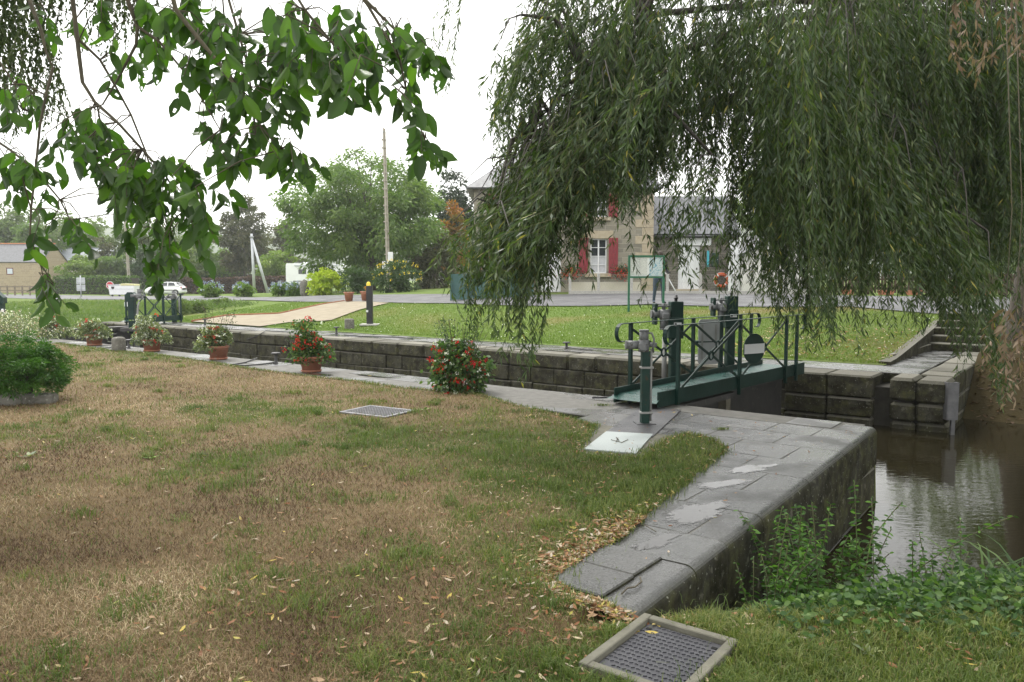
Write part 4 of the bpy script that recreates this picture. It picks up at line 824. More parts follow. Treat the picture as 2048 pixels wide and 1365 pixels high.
M_GRANITE = pm('dressed_granite', (.36, .30, .21), (.44, .38, .28), 5, .85, .3)
def masonry(name, bw, bh, c1, c2, mort, bump=.5):
    m, nt, b, out = newmat(name); t = N(nt, 'ShaderNodeTexCoord'); mp = N(nt, 'ShaderNodeMapping'); mp.inputs['Rotation'].default_value = (math.pi / 2, 0, 0); nt.links.new(t.outputs['Object'], mp.inputs['Vector'])
    n0 = noise(nt, 1.6, 3, vec=t.outputs['Object']); ad = N(nt, 'ShaderNodeVectorMath', operation='MULTIPLY_ADD'); nt.links.new(n0.outputs['Color'], ad.inputs[0]); ad.inputs[1].default_value = (.16, .16, .16); nt.links.new(mp.outputs[0], ad.inputs[2])
    br = N(nt, 'ShaderNodeTexBrick'); br.inputs['Scale'].default_value = 1; br.inputs['Brick Width'].default_value = bw; br.inputs['Row Height'].default_value = bh; br.inputs['Mortar Size'].default_value = bh * .09; br.inputs['Color1'].default_value = (*c1, 1); br.inputs['Color2'].default_value = (*c2, 1); br.inputs['Mortar'].default_value = (*mort, 1); br.offset = .43; br.squash = .7; br.squash_frequency = 3
    nt.links.new(ad.outputs[0], br.inputs['Vector']); n1 = noise(nt, 11, 4); c = mixc(nt, .45, br.outputs['Color'], ramp(nt, n1.outputs['Fac'], [(.3, tuple(x * .5 for x in c1)), (.7, tuple(min(1, x * 1.25) for x in c2))]).outputs[0])
    nt.links.new(c, b.inputs['Base Color']); b.inputs['Roughness'].default_value = .9; bp = N(nt, 'ShaderNodeBump'); bp.inputs['Strength'].default_value = bump; bp.inputs['Distance'].default_value = .03; bp.invert = True
    nt.links.new(br.outputs['Fac'], bp.inputs['Height']); nt.links.new(bp.outputs[0], b.inputs['Normal']); return m
M_STONE = masonry('house_rubble', .55, .2, (.36, .33, .25), (.17, .16, .13), (.40, .37, .30), .8)
M_SCHIST = masonry('schist_rubble', .5, .11, (.27, .25, .20), (.11, .10, .085), (.07, .065, .055), .8)
M_COTT = masonry('cottage_rubble', .55, .22, (.42, .34, .22), (.30, .24, .16), (.46, .40, .30))
def wall_with_holes(name, x0, x1, z0, z1, Y, th, holes, mat, root):
    """front wall facing -Y with real openings"""
    xs = sorted({x0, x1, *[h[0] for h in holes], *[h[1] for h in holes]}); zs = sorted({z0, z1, *[h[2] for h in holes], *[h[3] for h in holes]}); b = MB()
    for xa, xb in zip(xs[:-1], xs[1:]):
        run = None
        for za, zb in list(zip(zs[:-1], zs[1:])) + [(None, None)]:
            solid = za is not None and not any(h[0] <= (xa + xb) / 2 <= h[1] and h[2] <= (za + zb) / 2 <= h[3] for h in holes)
            if solid: run = (run[0], zb) if run else (za, zb)
            elif run: b.box(((xa + xb) / 2, Y + th / 2, (run[0] + run[1]) / 2), (xb - xa, th, run[1] - run[0])); run = None
    return wp(b.build(name, mat), root)
def window(root, xa, xb, za, zb, Y, cols, rows_, name='window', curtain=False, fw=.05):
    cx, cz = (xa + xb) / 2, (za + zb) / 2; w, h = xb - xa, zb - za; b = MB()
    for s in (-1, 1): b.box((s * (w / 2 - fw / 2), 0, 0), (fw, .06, h)); b.box((0, .002, s * (h / 2 - fw / 2)), (w - 2 * fw, .056, fw))
    b.box((0, -.004, 0), (fw * 1.2, .062, h - 2 * fw))
    for r in range(1, rows_): b.box((0, .004, -h / 2 + h * r / rows_), (w - 2 * fw, .04, fw * .55))
    o = b.build(name, M_PAINTW, None, (cx, Y, cz)); wp(o, root)
    for c in range(cols):
        for r in range(rows_):
            p = MB().box((0, 0, 0), (w / cols - .01, .006, h / rows_ - .01)).build('pane', M_GLASS if r >= rows_ / 2 or not curtain else M_CURT, o, (-w / 2 + w * (c + .5) / cols, .025, -h / 2 + h * (r + .5) / rows_))
    return o
def shutter(root, xa, xb, za, zb, Y, flip=1):
    o = empty('shutter', ((xa + xb) / 2, Y, (za + zb) / 2)); w, h = xb - xa, zb - za; n = 4
    for k in range(n): MB().box((-w / 2 + w * (k + .5) / n, 0, 0), (w / n - .008, .03, h), bev=.005).build('plank', M_REDP, o)
    b = MB(); b.box((0, -.026, h * .40), (w * .96, .02, .09)); b.box((0, -.026, -h * .40), (w * .96, .02, .09))
    ang = math.atan2(h * .72, w * .8 * flip); b.box((0, -.0265, 0), (math.hypot(h * .72, w * .8), .018, .08), M=Matrix.Rotation(-ang, 3, 'Y')); b.build('brace', M_REDP, o); return wp(o, root)
def zx(px, py, Y): p = at(px, py, Y); return p.x, p.z
# ---- keeper's house
HY = 34.0; hx0, hx1 = zx(948, 500, HY)[0], zx(1306, 500, HY)[0]; hb = 1.0; he = zx(1100, 376, HY)[1]; hd = 7.0
HS = empty('stone_house', ((hx0 + hx1) / 2, HY + 3, hb), 0, 'two-storey stone house with oxblood shutters half hidden by the willow curtain', 'house')
def rect(pxa, pya, pxb, pyb, Y=HY): a = zx(pxa, pya, Y); c = zx(pxb, pyb, Y); return (a[0], c[0], c[1], a[1])
wins = [rect(1181, 478, 1214, 547), rect(1181, 390, 1214, 434), rect(1000, 478, 1033, 547), rect(1000, 390, 1033, 434)]; door_h = rect(1078, 476, 1122, 584)
wall_with_holes('wall', hx0, hx1, hb, he, HY, .45, wins + [door_h], M_STONE, HS)
b = MB(); b.box(((hx0 + hx1) / 2, HY + hd, (hb + he) / 2), (hx1 - hx0, .4, he - hb)); wp(b.build('rear_wall', M_STONE), HS)
for xx, nm in ((hx0 + .2, 'side_wall'), (hx1 - .2, 'side_wall')):
    b = MB(); pr = [(-hd / 2 + .22, hb), (hd / 2 - .22, hb), (hd / 2 - .22, he), (-hd / 2 + .22, he)]; b.prism(pr, .38, Matrix.Rotation(math.pi / 2, 3, 'Z'), (xx, HY + hd / 2 + .22, 0)); wp(b.build(nm, M_CREAM), HS)
ov = .3; x0_, x1_, y0_, y1_ = hx0 - ov, hx1 + ov, HY - ov, HY + hd + .2 + ov; ym = (y0_ + y1_) / 2; hp = (y1_ - y0_) / 2; zz0 = he - .08; zz1 = zz0 + 2.9
A_, B_, C_, D_, E_, F_ = Vector((x0_, y0_, zz0)), Vector((x1_, y0_, zz0)), Vector((x1_, y1_, zz0)), Vector((x0_, y1_, zz0)), Vector((x0_ + hp * .9, ym, zz1)), Vector((x1_ - hp * .35, ym, zz1))
for q_ in ([A_, B_, F_, E_], [B_, C_, F_], [C_, D_, E_, F_], [D_, A_, E_]):
    nrm = (q_[1] - q_[0]).cross(q_[2] - q_[0]).normalized() * .08; n_ = len(q_); wp(MB().add([p + nrm for p in q_] + list(q_), [tuple(range(n_)), tuple(reversed(range(n_, 2 * n_)))] + [(k, k + n_, (k + 1) % n_ + n_, (k + 1) % n_) for k in range(n_)]).build('roof', M_SLATE), HS)
b = MB(); b.box((zx(1160, 300, HY)[0], ym, zz1 + .4), (.6, .9, 1.3)); wp(b.build('chimney', M_GRANITE), HS)
for i, (xa, xb, za, zb) in enumerate(wins):
    wo_ = window(HS, xa + .01, xb - .01, za, zb, HY + .16, 2, 4 if i % 2 == 0 else 3, curtain=(i == 0)); sw = (xb - xa)
    shutter(HS, xb + .06, xb + .06 + sw * .56, za - .02, zb + .04, HY - .03, 1); shutter(HS, xa - .1 - sw * .56, xa - .1, za - .02, zb + .04, HY - .03, -1)
    l = wp(MB().box(((xa + xb) / 2, HY + .19, zb + .18), (sw + .5, .42, .34), bev=.01).build('lintel', M_GRANITE), HS); s_ = wp(MB().box(((xa + xb) / 2 - .05, HY + .1, za - .09), (sw + .42, .5, .16), bev=.01).build('sill', M_GRANITE), HS)
(xa, xb, za, zb) = door_h; wp(MB().box(((xa + xb) / 2, HY + .2, (za + zb) / 2), (xb - xa, .06, zb - za)).build('door', M_PAINTW), HS)
q = 0
for k in range(14):                       # corner quoins
    w = .5 if k % 2 else .8; z0 = hb + .1 + k * .36
    if z0 + .35 < he: wp(MB().box((hx1 - w / 2 + .012, HY + .19, z0 + .175), (w, .42, .345), bev=.012).build('quoin', M_GRANITE), HS)
wp(MB().box(((xb + hx1) / 2 - .1, HY - .03, hb + .3), (hx1 - xb - .9, .07, .6)).build('plinth', M_CREAM), HS)
# ---- outbuilding with slate roof
OY = 34.6; ox0, ox1 = hx1 + .015, zx(1476, 500, OY)[0]; oe = zx(1400, 474, OY)[1]; ob = 1.05
OB = empty('outbuilding', ((ox0 + ox1) / 2, OY + 2, ob), 0, 'low schist outbuilding with slate roof and white plank door', 'outbuilding')
dr = rect(1357, 492, 1399, 582, OY); wall_with_holes('wall', ox0, ox1, ob, oe, OY, .4, [dr], M_SCHIST, OB)
b = MB(); b.box(((ox0 + ox1) / 2, OY + 4, (ob + oe) / 2), (ox1 - ox0, .3, oe - ob)); b.box((ox1 - .15, OY + 2.1, (ob + oe) / 2), (.3, 3.4, oe - ob)); wp(b.build('rear_wall', M_SCHIST), OB)
dn = 5
DO = empty('door', ((dr[0] + dr[1]) / 2, OY + .1, (dr[2] + dr[3]) / 2)); wp(DO, OB)
for k in range(dn): MB().box((-(dr[1] - dr[0]) / 2 + (dr[1] - dr[0]) * (k + .5) / dn, 0, 0), ((dr[1] - dr[0]) / dn - .006, .04, dr[3] - dr[2] - .02), bev=.006).build('plank', M_PAINTW, DO)
MB().box((.36, -.03, -.02), (.05, .04, .09)).build('latch', M_CORE, DO)
wp(MB().box(((dr[0] + dr[1]) / 2 + .1, OY - .02, dr[3] + .18), (dr[1] - dr[0] + .75, .06, .34), bev=.01).build('lintel', M_PAINTW), OB)
wp(MB().box(((dr[0] + dr[1]) / 2, OY - .16, ob + .15), (1.3, .5, .16), bev=.02).build('doorstep', M_GRANITE), OB)
sl_ = math.radians(38); lr = 3.1; wp(MB().box(((ox0 + ox1) / 2, OY - .25 + math.cos(sl_) * lr / 2, oe + .08 + math.sin(sl_) * lr / 2), (ox1 - ox0 + .1, lr, .09), M=Matrix.Rotation(sl_, 3, 'X')).build('roof', M_SLATE), OB)
wp(MB().box(((ox0 + ox1) / 2, OY - .25 + math.cos(sl_) * lr + math.cos(sl_) * lr / 2, oe + .08 + math.sin(sl_) * lr / 2), (ox1 - ox0 + .1, lr, .09), M=Matrix.Rotation(-sl_, 3, 'X')).build('roof', M_SLATE), OB)
wp(MB().tube([(ox0, OY - .28, oe + .0), (ox1, OY - .28, oe + .02)], .055, 7).build('gutter', pm('dark_zinc', (.05, .05, .055), (.08, .08, .085), 5, .5)), OB)
g_ = MB(); [g_.prism([(-2.2, oe - .05), (2.2, oe - .05), (0, oe + 1.7)], .25, Matrix.Rotation(math.pi / 2, 3, 'Z'), (xx, OY + 2.15, 0)) for xx in (ox1 - .16, ox0 + .16)]; wp(g_.build('gable', M_SCHIST), OB)
# ---- white garage
GY = 33.4; gx0, gx1 = zx(1487, 500, GY)[0], zx(1645, 500, GY)[0]; ge = zx(1600, 512, GY)[1]; ga = zx(1550, 468, GY)[1]; gb = 1.0; gm = (gx0 + gx1) / 2
GA = empty('white_garage', (gm, GY + 2.5, gb), 0, 'white-rendered garage gable seen through the hanging willow strands', 'garage')
wp(MB().prism([(gx0, gb), (gx1, gb), (gx1, ge), (gm, ga), (gx0, ge)], .3, None, (0, GY + .15, 0)).build('wall', M_WHITE), GA)
b = MB(); b.box((gx0 + .1, GY + 2.7, (gb + ge) / 2), (.2, 4.7, ge - gb)); b.box((gx1 - .1, GY + 2.7, (gb + ge) / 2), (.2, 4.7, ge - gb)); b.box((gm, GY + 5.1, (gb + ge) / 2), (gx1 - gx0 - .02, .2, ge - gb)); wp(b.build('side_wall', M_WHITE), GA)
for s in (-1, 1):
    sl2 = math.atan2(ga - ge, (gx1 - gx0) / 2); wp(MB().box((gm + s * (gx1 - gx0) / 4 * 1.06, GY + 2.5, (ga + ge) / 2 + .06), (math.hypot(ga - ge, (gx1 - gx0) / 2) + .2, 5.4, .09), M=Matrix.Rotation(s * sl2, 3, 'Y')).build('roof', M_SLATE), GA)
wp(MB().box((gx0 - .28, GY + .35, gb + 1.2), (.5, .12, 2.45), bev=.02).build('door_post', M_PAINTW), GA)
# ---- mesh fence in front of the house
FY = 31.9; M_CONC = pm('pitted_concrete', (.40, .39, .36), (.50, .49, .46), 14, .9, .3, speck=(60, (.2, .19, .17), .58)); M_WIRE = pm('galvanised_wire', (.30, .31, .32), (.38, .39, .40), 9, .5, metal=.5)
MF = empty('mesh_fence', (3, FY, 1.0), 0, 'low wire mesh fence on pitted concrete posts in front of the stone house', 'fence'); pxs = [1140, 1197, 1263, 1335, 1401, 1470, 1540, 1605, 1660]; fx = []
for p in pxs:
    x = zx(p, 560, FY)[0]; fx.append(x); z0 = Tz(x, FY); wp(MB().box((x, FY, z0 + .42), (.11, .11, .92), bev=.02).build('post', M_CONC), MF)
wp(MB().box(((fx[0] + fx[-1]) / 2, FY, Tz(fx[3], FY) + .06), (fx[-1] - fx[0], .2, .16)).build('base_kerb', M_CONC), MF)
b = MB(); zz = Tz(fx[3], FY)
for h in (.2, .5, .82): b.tube([(fx[0], FY + .07, zz + h), (fx[-1], FY + .07, zz + h)], .0025, 3, False)
for k in range(int((fx[-1] - fx[0]) / .11)):
    x = fx[0] + k * .11
    for s in (-1, 1): b.tube([(x, FY + .07, zz + .2), (x + s * .31, FY + .07, zz + .82)], .0015, 3, False)
wp(b.build('wire_mesh', M_WIRE), MF)
# ---- teal panel fence
M_TEAL = pm('teal_panel', (.035, .095, .09), (.05, .12, .115), 3, .5); PF = empty('panel_fence', (-.5, 30.6, 1.0), 0, 'blue-green solid panel fence left of the stone house behind the willow tips', 'fence'); n = 5
p0_, p1_ = at(902, 597, 30.4), at(1068, 594, 31.2)
for k in range(n):
    a = p0_.lerp(p1_, k / n); c = p0_.lerp(p1_, (k + 1) / n); m = (a + c) / 2; d = c - a; pn = wp(MB().box((m.x, m.y, Tz(m.x, m.y) + .55), (d.length - .06, .03, 1.02)).build('panel', M_TEAL), PF)
    pn.location = (0, 0, 0); wp(MB().box((a.x, a.y, Tz(a.x, a.y) + .55), (.06, .06, 1.14)).build('post', M_TEAL), PF)
# ---- picket fence with planters
M_PICK = pm('weathered_picket', (.055, .036, .024), (.10, .07, .05), 7, .85, .3); M_TERRA = pm('terracotta_plastic', (.36, .13, .07), (.42, .17, .10), 6, .6)
PI_ = empty('picket_fence', (19, 33, 1.0), 0, 'dark brown wooden picket fence beyond the road, left of the willow trunk', 'fence')
pa_, pb_ = at(1672, 585, 34.0), at(2080, 588, 31.5); npk = 60
for k in range(npk):
    p = pa_.lerp(pb_, k / (npk - 1)); z = Tz(p.x, p.y); h = .86 + random.uniform(-.02, .02); o = wp(MB().prism([(-.05, 0), (.05, 0), (.05, h - .07), (0, h), (-.05, h - .07)], .022).build('picket', M_PICK, None, (p.x, p.y, z + .08), math.atan2(pb_.y - pa_.y, pb_.x - pa_.x)), PI_); o.rotation_euler[1] = random.uniform(-.02, .02)
for h in (.28, .68):
    m = (pa_ + pb_) / 2; wp(MB().box((0, 0, 0), ((pb_ - pa_).length, .03, .08)).build('rail', M_PICK, None, (m.x, m.y + .03, Tz(m.x, m.y) + h), math.atan2(pb_.y - pa_.y, pb_.x - pa_.x)), PI_)
for k in range(0, npk, 10):
    p = pa_.lerp(pb_, k / (npk - 1)); wp(MB().box((p.x, p.y + .09, Tz(p.x, p.y) + .45), (.1, .1, .95)).build('post', M_PICK), PI_)
def planter(px, Y, label, w=.6, fl=None):
    p = at(px, 585, Y); o = empty('planter_box', (p.x, Y, Tz(p.x, Y) + .035), random.uniform(-.1, .1), label, 'planter', 'planters along the picket fence')
    b = MB(); t, h = .09, .17
    b.prism([(-w / 2 + .03, 0), (w / 2 - .03, 0), (w / 2, h), (-w / 2, h)], .2); b.build('trough', M_TERRA, o); MB().box((0, 0, h + .008), (w + .03, .23, .03), bev=.006).build('rim', M_TERRA, o)
    MB().box((0, 0, h + .018), (w - .05, .16, .02)).build('soil', M_CORE, o)
    if fl:
        g = np.random.default_rng(int(px)); n = 260; P = np.stack([g.uniform(-w / 2, w / 2, n), g.uniform(-.08, .08, n), h + g.random(n) * .15], 1); l = link('foliage', leaf_mesh('foliage', P, g.normal(size=(n, 3)) + np.array([0, 0, .8]), .07, .05, g.random(n)), G_SHRUB, o)
        n = 70; P = np.stack([g.uniform(-w / 2, w / 2, n), g.uniform(-.1, .08, n), h + .06 + g.random(n) * .14], 1); f = link('blossoms', leaf_mesh('blossoms', P, g.normal(size=(n, 3)), .06, .05, g.random(n)), fl, o); f['kind'] = 'stuff'
planter(1694, 32.6, 'terracotta planter at the left end of the picket fence', .5); planter(1772, 32.3, 'empty terracotta planter, second from the left along the picket fence'); planter(1828, 32.0, 'empty terracotta planter in the middle of the picket fence')
planter(1922, 31.3, 'terracotta planter with red flowers by the picket fence', .5, F_RED); planter(1962, 30.6, 'terracotta planter nearest the willow trunk in front of the picket fence', .66)
# ---- things on the house front
def flowerbox(px, py, label):
    p = at(px, py, HY - .22); o = empty('window_flowers', p, 0, label, 'flowers', 'red geraniums on the house front'); MB().box((0, 0, -.1), (.5, .2, .16), bev=.01).build('trough', M_TERRA, o); g = np.random.default_rng(int(px)); n = 420
    P = g.normal(size=(n, 3)) * np.array([.2, .08, .13]) + np.array([0, -.05, .05]); link('foliage', leaf_mesh('foliage', P, g.normal(size=(n, 3)), .08, .06, g.random(n)), G_SHRUB, o)
    n = 200; P = g.normal(size=(n, 3)) * np.array([.23, .1, .15]) + np.array([0, -.1, -.02]); f = link('blossoms', leaf_mesh('blossoms', P, g.normal(size=(n, 3)), .06, .05, g.random(n)), F_RED, o); f['kind'] = 'stuff'
flowerbox(1142, 545, 'red geraniums left of the ground floor window of the stone house'); flowerbox(1246, 545, 'red geraniums right of the ground floor window of the stone house')
for k, (px, s) in enumerate(((975, 'leftmost red geranium box above the blue-green panel fence'), (1058, 'red geranium box at the right end above the blue-green panel fence'))): flowerbox(px, 552, s)
M_ORANGE = pm('lifebuoy_orange', (.62, .10, .03), (.70, .14, .045), 5, .5)
p = at(1443, 561, OY - .1); LB = empty('lifebuoy', p, 0, 'orange ring lifebuoy hanging on the schist wall of the outbuilding', 'lifebuoy'); RX = Matrix.Rotation(math.pi / 2, 3, 'X')
MB().torus((0, 0, 0), .27, .075, RX, 28, 10).build('ring', M_ORANGE, LB)
for k in range(4): MB().torus((0, 0, 0), .27, .079, RX @ Matrix.Rotation(math.pi / 2 * k + .6, 3, 'Z'), 4, 10, 0, .22).build('band', M_PAINTW, LB)
b = MB(); b.torus((0, 0, 0), .36, .008, RX, 28, 5); b.build('grab_line', M_PAINTW, LB)
p = at(1416, 518, OY - .06); tag(MB().box((0, 0, 0), (.1, .04, .72), bev=.006).build('blue_batten', pm('cyan_paint', (.05, .36, .46), (.07, .42, .52), 5, .5), None, p), 'narrow bright blue board on the outbuilding wall right of its door', 'board')
p = at(1430, 520, OY - .09); o = empty('wall_cabinet', p, 0, 'small dark green cabinet on the outbuilding wall above the lifebuoy', 'cabinet'); MB().box((0, 0, 0), (.3, .16, .62), bev=.015).build('body', pm('dark_green_paint', (.012, .035, .025), (.02, .05, .036), 5, .45), o); MB().box((0, -.09, 0), (.25, .02, .55), bev=.006).build('door', pm('dark_green_door', (.014, .04, .028), (.02, .05, .036), 5, .45), o); MB().cyl((.09, -.11, 0), .015, .03, 8, 'Y').build('knob', M_WIRE, o)
a_, b_ = at(1330, 545, OY - .06), at(1351, 586, OY - .7); b_.z = Tz(b_.x, b_.y) + .05; tag(MB().tube([a_, b_], .025, 8).build('leaning_pole', M_PAINTW), 'thin white pole leaning against the outbuilding wall behind the notice board', 'pole')
# ---- notice board and reader
BY = 24.6; bx0, bx1 = zx(1256, 560, BY)[0], zx(1329, 560, BY)[0]; bz0 = Tz((bx0 + bx1) / 2, BY); bt = zx(1290, 511, BY)[1]; bbm = zx(1290, 556, BY)[1]; M_GREEN = pm('board_green', (.022, .12, .07), (.03, .15, .085), 6, .45)
NBD = empty('notice_board', ((bx0 + bx1) / 2, BY, bz0), 0, 'green-framed notice board with papers on two posts at the lawn edge', 'notice board')
for x in (bx0 + .03, bx1 - .03): wp(MB().box((x, BY, (bz0 + bt) / 2 - .1), (.065, .065, bt - bz0 + .2)).build('post', M_GREEN), NBD)
for z in (bt - .03, bbm + .02): wp(MB().box(((bx0 + bx1) / 2, BY - .002, z), (bx1 - bx0 - .13, .06, .06)).build('rail', M_GREEN), NBD)
wp(MB().box(((bx0 + bx1) / 2, BY + .01, (bt + bbm) / 2), (bx1 - bx0 - .13, .03, bt - bbm - .1)).build('panel', M_PAINTW), NBD)
def printed(name, base, ink, sx, sz):
    m, nt, b, out = newmat(name); t = N(nt, 'ShaderNodeTexCoord'); mp = N(nt, 'ShaderNodeMapping'); mp.inputs['Scale'].default_value = (sx, 1, sz); nt.links.new(t.outputs['Object'], mp.inputs['Vector']); n = noise(nt, 3, 3, .7, vec=mp.outputs[0]); r = ramp(nt, n.outputs['Fac'], [(.52, base), (.6, ink)]); nt.links.new(r.outputs[0], b.inputs['Base Color']); b.inputs['Roughness'].default_value = .4; return m
px_ = bx1 - bx0; 
for i, (fx_, fz_, w, h, m) in enumerate(((.20, .5, .26, .80, printed('printed_notice', (.62, .63, .62), (.30, .33, .32), 5, 30)), (.42, .5, .20, .80, printed('printed_list', (.66, .66, .64), (.45, .46, .46), 6, 34)), (.75, .5, .34, .82, printed('printed_map', (.55, .62, .66), (.16, .36, .48), 5, 6)))):
    wp(MB().box((bx0 + px_ * fx_, BY - .008, bbm + (bt - bbm) * fz_), (px_ * w, .006, (bt - bbm) * h)).build('poster', m), NBD)
# reader standing behind the board
def person(loc, rz):
    o = empty('person', loc, rz, 'person in blue jeans and dark jacket standing behind the notice board', 'person')
    J = {'pel': (0, 0, .93), 'lh': (.10, 0, .90), 'rh': (-.10, 0, .90), 'lk': (.14, .03, .49), 'rk': (-.13, .05, .49), 'la': (.16, -.03, .09), 'ra': (-.15, -.02, .09), 'lt': (.19, .14, .04), 'rt': (-.19, .15, .04), 'sp': (0, .02, 1.13), 'ch': (0, .05, 1.34), 'nk': (0, .08, 1.49), 'hd': (0, .12, 1.57), 'ht': (0, .12, 1.70), 'ls': (.19, .05, 1.41), 'rs': (-.19, .05, 1.41), 'le': (.36, -.04, 1.16), 're': (-.27, .0, 1.13), 'lw': (.20, .06, 1.0), 'rw': (-.24, .20, 1.02)}
    R = {'pel': .155, 'lh': .10, 'rh': .10, 'lk': .067, 'rk': .067, 'la': .045, 'ra': .045, 'lt': .04, 'rt': .04, 'sp': .15, 'ch': .165, 'nk': .06, 'hd': .085, 'ht': .075, 'ls': .07, 'rs': .07, 'le': .052, 're': .052, 'lw': .036, 'rw': .036}
    E = [('pel', 'lh'), ('lh', 'lk'), ('lk', 'la'), ('la', 'lt'), ('pel', 'rh'), ('rh', 'rk'), ('rk', 'ra'), ('ra', 'rt'), ('pel', 'sp'), ('sp', 'ch'), ('ch', 'nk'), ('nk', 'hd'), ('hd', 'ht'), ('ch', 'ls'), ('ls', 'le'), ('le', 'lw'), ('ch', 'rs'), ('rs', 're'), ('re', 'rw')]
    for side, wr in ((1, 'lw'), (-1, 'rw')):       # hands: palm and five fingers
        w0 = Vector(J[wr]); dirv = (Vector((-.05 * side, .10, -.06)) if side > 0 else Vector((.03, .12, .02))).normalized(); pal = w0 + dirv * .08; nm = wr + 'p'; J[nm] = tuple(pal); R[nm] = .032; E.append((wr, nm)); sidev = dirv.cross(Vector((0, 0, 1))).normalized()
        for f in range(5):
            off = (f - 2) * .018; l = (.05, .07, .078, .072, .055)[f]; k1, k2 = f'{nm}{f}a', f'{nm}{f}b'; dv = dirv + sidev * (-.9 if f == 0 else off * 4)
            J[k1] = tuple(pal + sidev * off + dv.normalized() * l * .55); J[k2] = tuple(pal + sidev * off + dv.normalized() * l + Vector((0, 0, -.018))); R[k1] = .009; R[k2] = .008; E += [(nm, k1), (k1, k2)]
    ks = list(J); me = bpy.data.meshes.new('body'); me.from_pydata([J[k] for k in ks], [(ks.index(a), ks.index(b)) for a, b in E], [])
    bo = link('body', me, None, o); bpy.context.view_layer.objects.active = bo; md = bo.modifiers.new('skin', 'SKIN'); sv = me.skin_vertices[0].data
    for i, k in enumerate(ks): sv[i].radius = (R[k], R[k] * (.8 if k in ('pel', 'sp', 'ch') else 1)); 
    sv[0].use_root = True; ss = bo.modifiers.new('sub', 'SUBSURF'); ss.levels = 1; ss.render_levels = 2
    m, nt, b, out = newmat('person_cloth'); t = N(nt, 'ShaderNodeTexCoord'); s = N(nt, 'ShaderNodeSeparateXYZ'); nt.links.new(t.outputs['Object'], s.inputs[0]); r = ramp(nt, s.outputs[2], [(0, (.02, .02, .022)), (.075, (.06, .085, .13)), (.92, (.018, .02, .024)), (1.0, (.018, .02, .024))]); r.color_ramp.interpolation = 'CONSTANT'
    sc_ = N(nt, 'ShaderNodeMath', operation='GREATER_THAN'); sc_.inputs[1].default_value = 1.47; nt.links.new(s.outputs[2], sc_.inputs[0]); n = noise(nt, 30, 3); cc = mixc(nt, sc_.outputs[0], r.outputs[0], (.42, .26, .19)); nt.links.new(mixc(nt, .3, cc, mixc(nt, 1.0, cc, n.outputs['Color'], 'MULTIPLY')), b.inputs['Base Color']); b.inputs['Roughness'].default_value = .85; me.materials.append(m)
    h = MB(); h.lathe([(.0, 1.745), (.06, 1.73), (.093, 1.68), (.10, 1.62), (.095, 1.56), (.085, 1.54)], (0, .10, 0), 14); h.build('hair', pm('brown_hair', (.03, .02, .014), (.05, .035, .022), 30, .7), o)
    return o
pp = at(1317, 612, 25.5); person((pp.x, 25.5, Tz(pp.x, 25.5) + .03), math.pi + .15)
